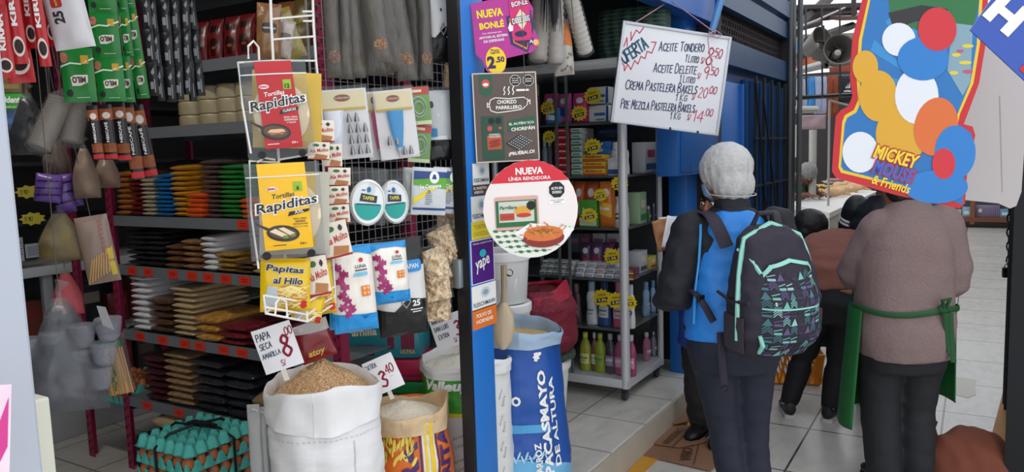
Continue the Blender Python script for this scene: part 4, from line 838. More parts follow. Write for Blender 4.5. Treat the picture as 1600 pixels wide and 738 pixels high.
a.line([(-.26*w+.5*w*0, .64*h), (-.24*w, .58*h), (-.14*w, .555*h), (.1*w, .57*h), (.26*w, .585*h), (.34*w, .63*h), (.36*w, .69*h), (.29*w, .72*h), (.05*w, .71*h), (-.16*w, .725*h), (-.24*w, .70*h)], .003, True).line([(-.26*w, .65*h), (-.29*w, .67*h), (-.29*w, .62*h), (-.25*w, .63*h)], .003).line([(.35*w, .66*h), (.39*w, .69*h), (.39*w, .64*h)], .003)
a.on(t, 'lettering', mat('#f3efe8'), off=.0024)
A().rrect(-.40*w, .02*h, -.05*w, .52*h, .006).on(t, 'pack_print', mat('#1f4a36'), off=.0012); A().rect(-.32*w, .14*h, -.09*w, .30*h).on(t, 'pack_photo', mat('#b5522e'), off=.002); A().ell(-.2*w, .19*h, .1*w, .02*h, rot=.2).ell(-.2*w, .23*h, .1*w, .02*h, rot=.2).on(t, 'sausages_print', mat('#8e2f1e'), off=.0026)
A().poly(oc(-.24*w, .465*h, .05*w)).poly(oc(-.13*w, .465*h, .05*w)).on(t, 'pack_octagons', mat('#0d0d0d'), off=.002); A().ell(-.27*w, .38*h, .04*w, .03*h).rect(-.13*w, .37*h, -.08*w, .395*h).on(t, 'pack_marks', mat('#d24a4a'), off=.002); A().text('CHORIZO', -.2*w, .31*h, .18*w, None, .02).text('PARRILLERO', -.2*w, .285*h, .18*w, None, .01).on(t, 'pack_lettering', WHITE, off=.0026)
b = A(); b.poly([(-.02*w, .20*h), (.20*w, .30*h), (.40*w, .22*h), (.16*w, .12*h)]).on(t, 'napkin_print', mat('#c9c9c9'), off=.0018)
b = A()
for k in range(6):
    f = k/6+.04; b.line([(-.02*w+.22*w*f, .20*h+.10*h*f), (.16*w+.24*w*f, .12*h+.10*h*f)], .004); b.line([(-.02*w+.18*w*f, .20*h-.08*h*f), (.20*w+.20*w*f, .30*h-.08*h*f)], .004)
b.on(t, 'napkin_checks', mat('#3a3a3c'), off=.0023)
t, w, h = board('round_poster', 'large round poster of fries with red cap on top and green checks below', (757, 250, 905, 403), DP, tilt=R(-1)); r0 = h/2; sx = w/h
cir = lambda rr, a0, a1, n=30: [(rr*sx*math.cos(math.radians(a0+(a1-a0)*k/n)), r0+rr*math.sin(math.radians(a0+(a1-a0)*k/n))) for k in range(n+1)]
MB().prism(cir(r0, 0, 360)[:-1], 0, .004).obj('disc', mat('#eadcd8', .4, c2='#f3eeec', scale=5), t)
MB().tube([(0, .006, 1.95*r0), (.0, .008, 2.62-t.location.z)], .0012, 5).obj('hang_string', mat('#55504c'), t)
A().poly(cir(r0*.995, 34, 146)).on(t, 'red_cap', mat('#d3182f', .35), off=.0006)
A().text('NUEVA', 0, r0*1.78, .29*w, .072*h, .04).text('LÍNEA RENDIDORA', 0, r0*1.64, .44*w, .045*h, .02).on(t, 'title_lettering', WHITE, off=.0012)
A().poly(cir(r0*.985, 200, 340)).on(t, 'cloth_print', mat('#e4e8e0'), off=.0008)
ck = A(); n = 11; cs = r0*2/n
for i in range(-6, 7):
    for j in range(6):
        x, yv = i*cs*.9*sx+(j*.25*cs), r0*.62-j*cs*.62
        p = [(x+dx, yv+dy) for dx, dy in ((0, 0), (cs*.45*sx, -.02*cs), (cs*.58*sx, -.34*cs), (.12*cs*sx, -.32*cs))]
        if all((a/sx)**2+(b-r0)**2 < (r0*.97)**2 for a, b in p): ck.poly(p)
for j in range(6):
    L = [(x/20*.97*r0*sx, r0*.62-j*cs*.62-.16*cs) for x in range(-20, 21)]; L = [q for q in L if (q[0]/sx)**2+(q[1]-r0)**2 < (.96*r0)**2]
    if len(L) > 1: ck.line([L[0], L[-1]], .3*cs*.25)
ck.on(t, 'cloth_checks', mat('#4e7a4a'), off=.0012)
A().rrect(-.38*w, .30*h, .08*w, .64*h, .008).on(t, 'pack_film', mat('#d9a9a0'), off=.0016)
A().rect(-.37*w, .33*h, .06*w, .60*h).on(t, 'pack_frame', mat('#1f6a3c'), off=.0022); A().rect(-.34*w, .38*h, .03*w, .59*h).on(t, 'pack_photo', mat('#c9cfc0'), off=.0028)
A().ell(-.09*w, .49*h, .09*w, .05*h).on(t, 'pack_fries', mat('#dba040'), off=.0034); A().ell(-.08*w, .445*h, .08*w, .022*h).rect(-.33*w, .40*h, -.18*w, .47*h).on(t, 'pack_red', mat('#c0392b'), off=.0038); A().poly(oc(-.0*w, .54*h, .05*w)).on(t, 'pack_octagon', mat('#101010'), off=.0038); A().text('Parrillera', -.24*w, .53*h, .18*w, None, .02, .2).text('SALCHICHA', -.25*w, .435*h, .12*w, None, .01).on(t, 'pack_lettering', mat('#1f5a36'), off=.0042); A().rrect(.01*w+.18*w, .54*h, .185*w+.18*w, .60*h, .003).on(t, 'note_box', mat('#f6f3f2'), off=.0012)
A().poly(oc(.28*w, .685*h, .096*w)).on(t, 'warning_rim', WHITE, off=.0012); A().poly(oc(.28*w, .685*h, .088*w)).on(t, 'warning_octagon', mat('#111'.replace('#111', '#111111')), off=.0018); A().text('ALTO EN', .28*w, .70*h, .12*w, .028*h, .03).text('SODIO', .28*w, .66*h, .10*w, .028*h, .03).on(t, 'warning_lettering', WHITE, off=.0024); A().text('EVITAR SU CONSUMO', .28*w, .578*h, .15*w, None, .01).text('EXCESIVO', .28*w, .558*h, .08*w, None, .01).on(t, 'note_lettering', mat('#333333'), off=.0018)
A().poly([(-.20*w, .26*h), (-.02*w, .36*h), (.38*w, .30*h), (.45*w, .27*h), (.30*w, .12*h), (.0, .14*h)]).on(t, 'paper_print', mat('#eef0f0'), off=.0044)
A().ell(.12*w, .20*h, .22*w, .10*h).on(t, 'bowl_print', mat('#8a2b1f'), off=.0050); A().ell(.12*w, .245*h, .21*w, .08*h).on(t, 'sauce_print', mat('#d8733a'), off=.0056)
fr = A(); rnd = random.Random(8)
for k in range(60):
    x, yv, an = .12*w+rnd.gauss(0, .085)*w, .265*h+rnd.gauss(0, .03)*h, rnd.uniform(-1, 1.2); l = .03*w; fr.line([(x-l*math.cos(an), yv-l*math.sin(an)), (x+l*math.cos(an), yv+l*math.sin(an))], .011*h)
fr.on(t, 'fries_print', mat('#e2a24e', c2='#d0702e', scale=60), off=.0064)
# --- sacks
def sack(name, label, cx, cy, zb, prof, cloth, yaw, rim=None, rimh=.09, tilt=0, wr=.012, seed=0, rimrough=1.0):
    """prof: radius against height fraction; returns thing, surface, height"""
    H = prof[-1][1]; t = thing(name, label, 'sack', (cx, cy, zb), yaw, None, tilt)
    def rad(v):
        for (r0, z0), (r1, z1) in zip(prof, prof[1:]):
            if v <= z1: f = (v-z0)/max(1e-6, z1-z0); f = max(0, f); return r0+(r1-r0)*(f*f*(3-2*f))
        return prof[-1][0]
    R0 = max(p[0] for p in prof); sh = Vector((seed*3.3, seed, 0))
    def S(u, v, o):
        th = u/R0; r = rad(v); n = wr*(noise.noise(Vector((math.sin(th)*2.2, math.cos(th)*2.2, v*7))+sh)+.6*noise.noise(Vector((math.sin(th)*5, math.cos(th)*5, v*26))+sh))
        return Vector(((r+n+o)*math.sin(th), -(r+n+o)*math.cos(th), v))
    C2 = 2*math.pi*R0; mb = MB(); nu, nv = 56, 40
    mb.grid(lambda a, b: S(a*C2, b*H, 0), nu, nv); mb.add([Vector((0, 0, .002))], [])
    mb.lathe([(.02, .003), (rad(0)*.98, .004)], 30, cap=False); mb.obj('sack_body', cloth, t)
    if rim:
        mb = MB()
        def F(a, b):
            th = a*2*math.pi; sag = .012*math.sin(th*2+seed)+.02*noise.noise(Vector((math.sin(th)*1.5, math.cos(th)*1.5, seed)))*rimrough
            k = b*3
            if k < 1: o, v = .007+.004*math.sin(th*7), H-rimh*(1-k)*(1+.08*math.sin(th*3+seed))
            elif k < 2: o, v = .008-.012*(k-1), H+.014*math.sin((k-1)*math.pi)
            else: o, v = -.006-.004*(k-2), H-.06*(k-2)
            p = S(a*C2, min(v, H), o+.005*noise.noise(Vector((th*6, v*30, seed)))); p.z = v+sag*max(0, 1-(H-v)/.1); return p
        mb.grid(F, 64, 15); mb.obj('folded_rim', rim, t)
    return t, S, H
def heap(name, label, cat, cx, cy, z, r, hh, m, off=(0, 0), seed=0, rough=.004, tilt=(0, 0)):
    mb = MB()
    def F(a, b):
        th = a*2*math.pi; rr = r*b; x, y = rr*math.sin(th), -rr*math.cos(th); d = math.hypot(x-off[0], y-off[1])/r
        return Vector((x, y, hh*max(0, 1-d)**.8+rough*noise.noise(Vector((x*90, y*90, seed)))+rough*2*noise.noise(Vector((x*22, y*22, seed)))+tilt[0]*x+tilt[1]*y))
    mb.grid(F, 60, 34); o = mb.obj(name, m); o.location = (cx, cy, z); o['kind'] = 'stuff'; o['label'] = label; o['category'] = cat; return o
POLY = mat('#dcdbdd', .5, c2='#e9e9ea', scale=6, bump=.25, stretch=(1, 1, 7))
wx, wy = -1.735, 1.685
t, S, H = sack('white_sack', 'tall plain white woven sack of dried potato in front of the rack', wx, wy, .15, [(.16, 0), (.180, .12), (.176, .5), (.167, .64), (.168, .70)], POLY, R(35), mat('#dfdedf', .5, c2='#ececec', scale=9, bump=.3), .105, seed=1)
st = A(); 
for k in range(60): st.rect(-.50+k*.0165, .572, -.492+k*.0165, .5745)
st.on(t, 'stitch_line', mat('#b7b5b2'), S, .006); A().rect(.12, .02, .124, .56).on(t, 'seam', mat('#c4c3c4'), S, .0022, .02)
heap('dried_potato', 'heap of crushed golden brown dried potato in the tall white sack', 'dried potato', wx, wy, .80, .160, .125, mat('#b07c48', .7, c2='#f0cea2', scale=260, kind='voronoi', bump=.45), (-.02, .02), 1, .006)
ox, oy = -1.70, 2.05
t, S, H = sack('orange_sack', 'orange printed rice sack with purple lettering and yellow stripes', ox, oy, .15, [(.14, 0), (.158, .1), (.153, .35), (.138, .47), (.140, .52)], mat('#d9691f', .45, var=.1, scale=6, bump=.2), R(31), mat('#d8c9a0', .5, c2='#b98a6a', scale=16), .06, seed=4, wr=.008)
A().rect(.07, .0, .125, .50).on(t, 'white_band', mat('#dcd8cc', .45), S, .003, .02); A().rect(.078, 0, .088, .5).rect(.098, 0, .116, .5).on(t, 'yellow_stripes', mat('#e6c233', .45), S, .0045, .02)
A().rect(.060, 0, .066, .5).rect(.128, 0, .134, .5).on(t, 'purple_stripes', mat('#3a2560', .45), S, .0045, .02)
A().text('COSTERA', .022, .22, .44, .065, .05, 0, R(90)).text('FAVORITA', .165, .27, .40, .05, .05, 0, R(90)).on(t, 'lettering', mat('#43215e', .45), S, .004, .02)
lf = A(); rnd = random.Random(2)
for k in range(16):
    x = -.13+.011*k; yv = .44+.012*math.sin(k*1.1); lf.ell(x, yv, .006, .02, 10, rnd.uniform(-.6, .6)); lf.ell(x+.004, yv-.035-.02*(k % 3 == 0), .006, .018, 10, rnd.uniform(-.8, .8))
lf.on(t, 'leaves', mat('#e3c54a', .45), S, .0046, .02); lf2 = A()
for k in range(12): lf2.line([(-.13+.015*k, .40+.02*math.sin(k)), (-.126+.015*k, .46)], .0016)
lf2.on(t, 'stems', mat('#4a2a20', .45), S, .006, .02); A().poly([(-.2, .02), (-.07, .0), (-.08, .3), (-.11, .38), (-.2, .36)]).on(t, 'purple_patch', mat('#5a2048', .45), S, .0036, .02)
RICE = mat('#e0d5bd', .6, c2='#f6eedd', scale=330, kind='voronoi', bump=.25)
heap('white_rice', 'cream white rice heaped in the orange printed sack', 'rice', ox, oy, .635, .134, .055, RICE, (-.02, 0), 3, .003)
gx, gy = -1.675, 2.385
t, S, H = sack('green_band_sack', 'white rice sack with a green band, standing behind the post', gx, gy, .15, [(.15, 0), (.172, .1), (.17, .45), (.166, .55), (.168, .61)], mat('#d6d5d2', .45, c2='#e4e3e0', scale=6, bump=.2, stretch=(1, 1, 5)), R(31), mat('#d9dad8', .45, c2='#e8e8e6', scale=8), .035, seed=6, wr=.007)
A().rect(-.25, .45, .12, .585).on(t, 'green_band', mat('#3f9a2c', .45), S, .003, .02); A().rect(-.25, .435, .12, .45).on(t, 'yellow_line', mat('#e4cf2a', .45), S, .003, .02)
A().text('Valleup', -.075, .545, .20, .05, .05, .25, R(4)).on(t, 'lettering', WHITE, S, .0046, .02)
dg = A()
for k in range(5):
    dg.text('Arroz', .148, .50-.1*k, .04, None, .0, .2, R(70)).text('Extra', .165, .47-.1*k, .04, None, .0, .2, R(70)).text('Arroz', -.03, .36-.09*k, .05, None, .01, .2, R(25)).text('Costeño', -.02, .33-.09*k, .06, None, .01, .2, R(25))
dg.on(t, 'grey_lettering', mat('#8d8f92', .45), S, .003, .02); A().poly([(-.2, 0), (.06, 0), (.03, .03), (-.05, .08), (-.2, .06)]).on(t, 'blue_print', mat('#23345e', .45), S, .003, .02)
heap('white_rice', 'white rice heaped in the green banded sack behind the post', 'rice', gx, gy, .735, .162, .045, mat('#e2ddd0', .6, c2='#f4f0e6', scale=330, kind='voronoi', bump=.25), (-.03, 0), 5, .003)
bx_, by_ = -1.60, 2.66
t, S, H = sack('blue_sack', 'blue rice sack with white vertical lettering beside the post', bx_, by_, .15, [(.19, 0), (.205, .12), (.185, .40), (.168, .60), (.172, .675)], mat('#1c4fa0', .4, var=.12, scale=6, bump=.25), R(31), mat('#8fa9c4', .5, c2='#a9bdd2', scale=9, bump=.2), .045, seed=8, wr=.008)
A().poly([(-.3, 0), (.36, 0), (.36, .08), (.20, .15), (.0, .20), (-.3, .22)]).on(t, 'pale_blue_base', mat('#69aed8', .4), S, .003, .02); A().poly([(-.3, .30), (.16, .30), (.10, .33), (-.3, .345)]).on(t, 'pale_blue_stripe', mat('#4a9cd0', .4), S, .003, .02)
A().text('PACASMAYO', .105, .335, .42, .042, .045, 0, R(92)).text('ARROZ', .066, .20, .12, .028, .03, 0, R(92)).text('DE ALTURA', .155, .33, .36, .03, .03, 0, R(92)).text('O', -.02, .43, None, .04, .05).on(t, 'lettering', WHITE, S, .0046, .02)
A().text('Añejo', .115, .05, .12, .045, .04, 0, R(88)).on(t, 'dark_lettering', mat('#14181f'), S, .0050, .02); A().burst(.08, .60, .012, .02, 7).ell(.095, .612, .010, .007).on(t, 'white_mark', WHITE, S, .0046, .02)
wh = A()
for k in range(9): wh.ell(-.03+.016*k, .20+.014*(k % 2), .004, .018, 10, -.4 if k % 2 else .4)
wh.line([(-.05, .19), (.10, .215)], .003).on(t, 'wheat_print', mat('#a9d4ea', .4), S, .0046, .02)
heap('yellow_rice', 'pale yellow grain in the blue lettered sack', 'grain', bx_, by_, .785, .163, .035, mat('#c9a35c', .6, c2='#e6cd92', scale=300, kind='voronoi', bump=.6), (-.02, 0), 7, .003)
o = P(786, 532, 2.93); t = thing('grain_scoop', 'translucent tan scoop standing upright in the blue rice sack', 'scoop', o, R(31), None, R(2))
m = MB(); m.loft([[(w_*math.cos(2*math.pi*k/16), .018*math.sin(2*math.pi*k/16)-.01, z_) for k in range(16)] for w_, z_ in ((.012, -.03), (.036, .0), (.044, .05), (.042, .10), (.024, .135), (.012, .15))]); m.obj('scoop_bowl', mat('#b9a68a', .3, clear=.4), t)
MB().tube([(0, -.01, .14), (.002, -.01, .20), (.002, -.006, .29)], [.011, .010, .012], 8).obj('handle', mat('#a8957a', .3), t)
# red sack on its bucket
rx, ry = -1.93, 3.36
t, S, H = sack('red_mesh_sack', 'big red mesh sack with rolled rim in front of the glass cabinet', rx, ry, .545, [(.19, 0), (.225, .06), (.215, .22), (.175, .305), (.165, .32)], mat('#8d1430', .6, c2='#5e0b20', scale=70, bump=.8, stretch=(1, 1, 1.6)), R(31), mat('#b5173a', .6, c2='#8a1030', scale=60, bump=.6), .05, seed=11, wr=.016)
heap('dark_grain', 'dark contents inside the rolled top of the red mesh sack', 'grain', rx, ry, .845, .16, .02, mat('#4a0f1c', .8, c2='#6b1a28', scale=120, kind='voronoi'), seed=9)
t = thing('green_net_bag', 'folded dark green net bag squashed between red sack and bucket', 'net bag', (rx, ry, .497), R(20)); m = MB(); m.lathe([(.17, 0), (.205, .012), (.20, .034), (.16, .046)], 32, wob=lambda a, z: 1+.06*math.sin(a*5)+.03*math.sin(a*11)); m.obj('net', mat('#3d5a45', .7, c2='#26382c', scale=90, bump=.8), t)
A().line([(-.1, .01), (.1, .03)], .004).on(t, 'drawstring', mat('#6a7d6c'), cylS(.212), .002, .02)
def bucket(loc, H, r0, r1, label, grp=None, yaw=R(31), print_=True):
    t = thing('bucket', label, 'bucket', loc, yaw, grp); m = MB(); m.lathe([(r0*.95, 0), (r0, .006), (r1, H-.03), (r1*1.0, H-.03), (r1*.9, H-.02)], 36); m.obj('pail', mat('#e3e4e2', .35), t)
    m = MB(); m.lathe([(r1*1.05, H-.042), (r1*1.06, H-.03), (r1*1.06, H-.008), (r1*1.0, H), (r1*.9, H-.006)], 36); m.obj('lid', mat('#eceded', .35), t)
    Sb = lambda u, v, o: cylS(lambda v_: r0+(r1-r0)*v_/H)(u, v, o)
    if print_:
        ru = r0*.62
        A().rect(ru-.075, .66*H, ru+.055, .77*H).on(t, 'red_band', mat('#c4232c'), Sb, .0012, .02); A().text('BELLO MANJAR', ru-.01, .715*H, .11, None, .02).on(t, 'band_lettering', WHITE, Sb, .002, .02)
        a = A(); a.line([(ru-.075, .2*H), (ru+.055, .2*H), (ru+.055, .66*H), (ru-.075, .66*H)], .0015, True); a.text('Manjar Blanco', ru-.01, .57*H, .11, None, .0, .2)
        for k in range(5): a.rect(ru-.065, (.25+.03*k)*H, ru-.065+.05+.02*(k % 2), (.258+.03*k)*H)
        a.ell(ru+.02, .45*H, .012, .02).ell(ru+.03, .40*H, .018, .01).on(t, 'red_print', mat('#a02a35'), Sb, .0014, .02)
    else:
        A().poly(oc(.03, .62*H, .018)).on(t, 'dark_mark', mat('#3a3a40'), Sb, .0014); A().rect(-.05, .3*H, .02, .5*H).on(t, 'label_sheet', mat('#c8cdd2'), Sb, .001, .02)
    return t
bucket((rx, ry, .15), .345, .15, .178, 'white bucket with red print holding up the red mesh sack')
zb = [.15, .39, .63, .87]
for k, z in enumerate(zb): bucket((-1.85, 2.955, z), .24, .105, .12, ['bottom', 'second', 'third', 'white lidded'][k]+' bucket in the pile behind the round poster'+(', top one' if k == 3 else ''), 'piled lidded buckets', R(31), False)
# --- price cards
def card(corners, X, name, label, lines, price, mark2=None, stick=True, yaw=R(38)):
    (ax, ay), (bx2, by2), (cx2, cy2), (dx, dy) = corners   # tl tr br bl
    c = onX(sum(p[0] for p in corners)/4, sum(p[1] for p in corners)/4, X); D = (c-EYE).dot(FWD)
    wpx = math.hypot(bx2-ax, by2-ay); hpx = math.hypot(dx-ax, dy-ay); w, h = wpx*D/1200*1.02, hpx*D/1200
    ang = math.atan2(by2-ay, bx2-ax)
    t = thing(name, label, 'price card', c, yaw, 'handwritten price cards', ang); 
    MB().box((0, 0, 0), (w, .003, h), bev=.001).obj('card', mat('#ebeaee', .5), t)
    f = lambda u, v, o: Vector((u, -.0016-o, v))
    a = A()
    for s, x, yv, hh in lines: a.mark(s, x*w, yv*h, hh*h, .13, R(3), .1, .95, 3)
    a.on(t, 'marker_lettering', mat('#1d3a52', .5), f)
    b = A()
    for s, x, yv, hh in price: b.mark(s, x*w, yv*h, hh*h, .12, R(4), .1, .9, 5)
    b.on(t, 'marker_price', mat('#b32248', .5), f)
    if stick: MB().box((-.06*w, .004, -h*.58), (.014, .004, h*.35)).obj('card_stick', mat('#d8d0c0', .5), t)
    return t
card([(395, 517), (453, 501), (473, 568), (414, 587)], -1.62, 'price_card', 'handwritten white card reading 8.00 stuck in the dried potato', [('PAPA', -.43, .24, .15), ('SECA', -.42, .04, .13), ('AMARILLA', -.43, -.16, .105)], [('8', .10, -.24, .46), ('.00', .26, .20, .17), ('__', .33, .14, .06), ('S/', -.04, -.42, .13)])
card([(572, 566), (617, 549), (627, 604), (580, 622)], -1.68, 'price_card', 'handwritten white card reading 3.40 behind the white sack', [('EXTRA', -.46, .26, .13)], [('3', -.16, -.34, .44), ('.40', .06, -.03, .24), ('__', .18, -.12, .08)])
card([(670, 499), (724, 484), (740, 532), (684, 549)], -1.72, 'price_card', 'handwritten white card reading 3.80 above the green banded sack', [('NARANJO', -.44, .32, .12), ('SAN LUIS', -.44, .08, .13), ('EXTRA', -.38, -.18, .13)], [('3', .12, -.22, .44), ('.80', .26, .14, .18), ('__', .33, .08, .07), ('S/', .0, -.40, .14)])
card([(778, 432), (805, 437), (809, 454), (782, 450)], -1.78, 'price_card', 'small tilted price card at the corner of the red mesh sack', [('ARROZ', -.44, .12, .22), ('PACASMAYO', -.42, -.2, .2)], [('3.50', .0, -.42, .2)], stick=False)
# --- egg trays
TEAL = mat('#4fb3a9', .75, var=.12, scale=40, bump=.3)
EGG = mat('#b8693e', .5, var=.15, scale=12)
PX_, PZ_ = .05, .044
def tray_mesh(inv):
    mb = MB(); n = 6
    def F(a, b, lo):
        x, y = (a-.5)*n*PX_, (b-.5)*n*PX_; e = math.cos(2*math.pi*a*n)*math.cos(2*math.pi*b*n)
        k = .5+.5*(-math.cos(2*math.pi*a*n)-math.cos(2*math.pi*b*n))/2; edge = min(a, b, 1-a, 1-b)
        k = max(0, min(1, (k-.18)/.58)); k = k*k*(3-2*k); z = PZ_*(k if inv else 1-k)
        if edge < .02: z = .004
        return Vector((x, y, z-(0 if not lo else .003)))
    mb.grid(lambda a, b: F(a, b, False), 48, 48); mb.grid(lambda a, b: F(a, b, True), 48, 48)
    return mb.mesh(TEAL)
tm_inv, tm_up = tray_mesh(True), tray_mesh(False)
ec = onY(305, 678, 1.755); ex, ey, ez = ec.x, ec.y, ec.z
eggm = MB().loft([[(r*math.cos(2*math.pi*k/14), r*math.sin(2*math.pi*k/14), z_) for k in range(14)] for r, z_ in [(.0215*math.sin(math.pi*j/10)*(1+.12*math.cos(math.pi*j/10)), -.028*math.cos(math.pi*j/10)) for j in range(1, 10)]]).mesh(EGG)
nl = 7; lay = .062; ztop = ez-.02
for L in range(nl):
    z = ztop-lay*L; o = link(bpy.data.objects.new('egg_tray', tm_inv if L == 0 else tm_up)); o.matrix_world = Matrix.Translation((ex, ey, z)) @ Matrix.Rotation(R([2, -1, 1, 0, 2, -2, 0][L]), 4, 'Z')
    tag(o, '%s teal pulp egg tray in the strapped stack of egg trays' % ('topmost upside down' if L == 0 else ORD[L]+' from the top'), 'egg tray', 'teal egg trays')
    if 0 < L < 5:
        for k in range(6):
            for side, (px_, py_) in (('left', (ex+(k-2.5)*PX_, ey-2.5*PX_)), ('right', (ex+2.5*PX_, ey+(k-2.5)*PX_))):
                if side == 'right' and k == 0: continue
                e = link(bpy.data.objects.new('egg', eggm)); e.location = (px_, py_, z+.036); e.rotation_euler = (0, 0, k)
                tag(e, 'brown egg on the %s edge of tray %s from the top, %s along' % (side, ORD[L], ('first', 'second', 'third', 'fourth', 'fifth', 'sixth')[k]), 'egg', 'eggs in the strapped trays')
st_ = thing('tie_strap', 'black strap tied crosswise around the teal egg trays', 'strap', (ex, ey, ztop+PZ_)); zz = -lay*nl-.0; hw = 3*PX_+.004
for nm, pts in (('strap_band', [(-hw, -.03, zz), (-hw, -.03, -.03), (-.1, -.01, .006), (0, 0, .010), (.1, .03, .006), (hw, .05, -.03), (hw, .05, zz)]), ('strap_band', [(-.02, -hw, zz), (-.02, -hw, -.03), (-.01, -.1, .006), (0, 0, .012), (.02, .1, .006), (.03, hw, -.03), (.03, hw, zz)])):
    MB().tube(pts, .0055, 6).obj(nm, mat('#17181c', .4), st_)
MB().tube([(-.03, -.02, .014), (0, .0, .022), (.05, .02, .018), (.09, .03, .014)], [.006, .010, .008, .005], 8).obj('knot', mat('#17181c', .4), st_)
# trays in the narrow end bay
bz = onY(172, 716, 2.1); 
for L in range(2):
    z = .42+.058*L; c = (-3.475, 2.19, z); o = link(bpy.data.objects.new('egg_tray', tm_up)); o.location = c; o.scale = (.9, 1, 1)
    tag(o, ['lower dark egg tray in the narrow end bay of the rack', 'upper egg tray full of orange brown eggs in the end bay'][L], 'egg tray', 'egg trays in the end bay')
    for i in range(6):
        for j in range(6):
            if L == 0 and j > 0: continue
            if j > 3: continue
            e = link(bpy.data.objects.new('egg', eggm)); e.location = (c[0]+(i-2.5)*PX_*.9, c[1]+(j-2.5)*PX_, z+.036)
            tag(e, 'orange brown egg in the end bay, %s tray, %s row, %s from left' % (('lower', 'upper')[L], ('front', 'second', 'third', 'fourth')[j], ('first', 'second', 'third', 'fourth', 'fifth', 'sixth')[i]), 'egg', 'eggs in the end bay')
# folded sacks beside the white sack
for i, px in enumerate((399, 409, 420)):
    o, w, h = hfit(px-9, 632+4*i, px+11, 775, -1.86, R(35)); t = thing('folded_sack', '%s grey white folded sack standing beside the white sack, from the left' % ('first', 'second', 'third')[i], 'folded sack', (o.x, o.y, .15), R(35), 'folded empty sacks'); h = o.z+h-.15
    S = pillow(w, h, .03, 80+i, .006, 14, .3); bag_mesh(MB(), S, w, h).obj('cloth', mat('#8f8f90', .6, c2='#a9a9a8', scale=10), t)
    MB().tube([(-w*.35, -.004, h*.97), (0, -.010, h*.985), (w*.35, -.004, h*.97)], .005, 6).obj('folded_edge', mat('#a9a9a8', .6), t)
# ================================================================ goods hung at the left of the shop and the back of the shop
LY = R(48)
def strip(name, label, cat, px0, px1, y0, y1, X, n, col, deco, grp, tilt=0, th=.012):
    o, w, h = hfit(px0, y0, px1, y1, X, LY); t = thing(name, label, cat, o, LY, grp, tilt); sh = h/n
    for i in range(n):
        S = pillow(w, sh, th, i+int(px0), .0012, 40, .4); z0 = sh*i
        S2 = (lambda S_, z_: (lambda u, v, o, side=1: S_(u, v-z_, o, side)+Vector((0, 0, z_))))(S, z0)
        mb = MB()
        for sd in (1, -1): mb.grid(lambda a, b: S2((a-.5)*w, z0+b*sh, .0003, sd), 6, 8)
        s = mb.obj('sachet', plastic(col, rough=.3), t); deco(s, S2, w, sh, z0, i)
    MB().tube([(0, 0, h), (.0, .01, 2.62-o.z if o.z+h < 2.6 else h+.05)], .0012, 5).obj('hang_string', mat('#55504c'), t)
    return t
def d_kirma(s, S, w, h, z, i):
    A().text('KIRMA', -.05*w, z+.62*h, .5*h, .42*w, .04, 0, R(90)).on(s, 'lettering', WHITE, S, .0012, .01)
    A().ell(.0, z+.17*h, .42*w, .10*h).on(s, 'cup_print', mat('#e9d9cf'), S, .0012, .01); A().ell(.02*w, z+.17*h, .32*w, .07*h).on(s, 'coffee_print', mat('#2c0f0c'), S, .002, .01)
for i, (a, b, y1, n, X) in enumerate([(-12, 14, 122, 2, -1.8), (16, 38, 100, 1, -1.78), (4, 48, 130, 1, -1.84), (37, 55, 76, 1, -1.8), (55, 74, 104, 1, -1.76), (70, 86, 72, 1, -1.84)]):
    strip('coffee_sachet_strip', '%s red coffee sachet strip from the left edge of the picture' % ('first', 'second', 'wide third', 'fourth', 'fifth', 'sixth')[i], 'sachet strip', a, b, -60 if n == 1 else -110, y1, X, n, '#b3161e', d_kirma, 'red coffee strips', R([-1, -3, -4, -2, -3, -1][i]))
o, w, h = hfit(82, -40, 146, 76, -1.8, LY); t = thing('paper_bag', 'white bag with an upright 25 hung before the green sachets', 'bag', o, LY, None, R(-9)); S = pillow(w, h, .04, 3, .005); bag_mesh(MB(), S, w, h).obj('pouch', mat('#d5d3d6', .5), t)
A().text('25', -.18*w, .42*h, .17*h, None, .04, 0, R(90)).on(t, 'lettering', mat('#22232c'), S, .002, .012); A().rrect(-.30*w, .55*h, -.02*w, .74*h, .005).on(t, 'red_logo', mat('#b22c30'), S, .002, .012); A().text('NATURA', -.16*w, .645*h, .15*h, None, .04, 0, R(90)).on(t, 'logo_lettering', mat('#ecd05a'), S, .003, .012)
def d_milo(s, S, w, h, z, i):
    A().poly([(-.24*w, z+.46*h), (-.1*w, z+.50*h), (.3*w, z+.50*h), (.28*w, z+.36*h), (.05*w, z+.30*h), (-.2*w, z+.30*h)]).on(s, 'brand_patch', mat('#e7e3d6'), S, .0014, .012)
    A().text('MILO', .02*w, z+.41*h, .42*w, .12*h, .04, 0, R(180)).on(s, 'lettering', mat('#3b1d12'), S, .0024, .012)
    A().ell(-.3*w, z+.17*h, .10*w, .07*h).on(s, 'round_mark', mat('#1a1a1c'), S, .0014, .012); A().rect(-.1*w, z+.08*h, .3*w, z+.09*h).line([(-.5*w, z+.66*h), (-.2*w, z+.72*h), (.1*w, z+.70*h), (.5*w, z+.80*h)], .004).on(s, 'white_lines', mat('#d8e8d0'), S, .0014, .012)
    A().ell(-.38*w, z+.82*h, .12*w, .1*h).on(s, 'cup_print', mat('#b56a5a'), S, .0014, .012); A().rect(.12*w, z+.70*h, .36*w, z+.86*h).on(s, 'gold_panel', mat('#c99a2c'), S, .0014, .012)
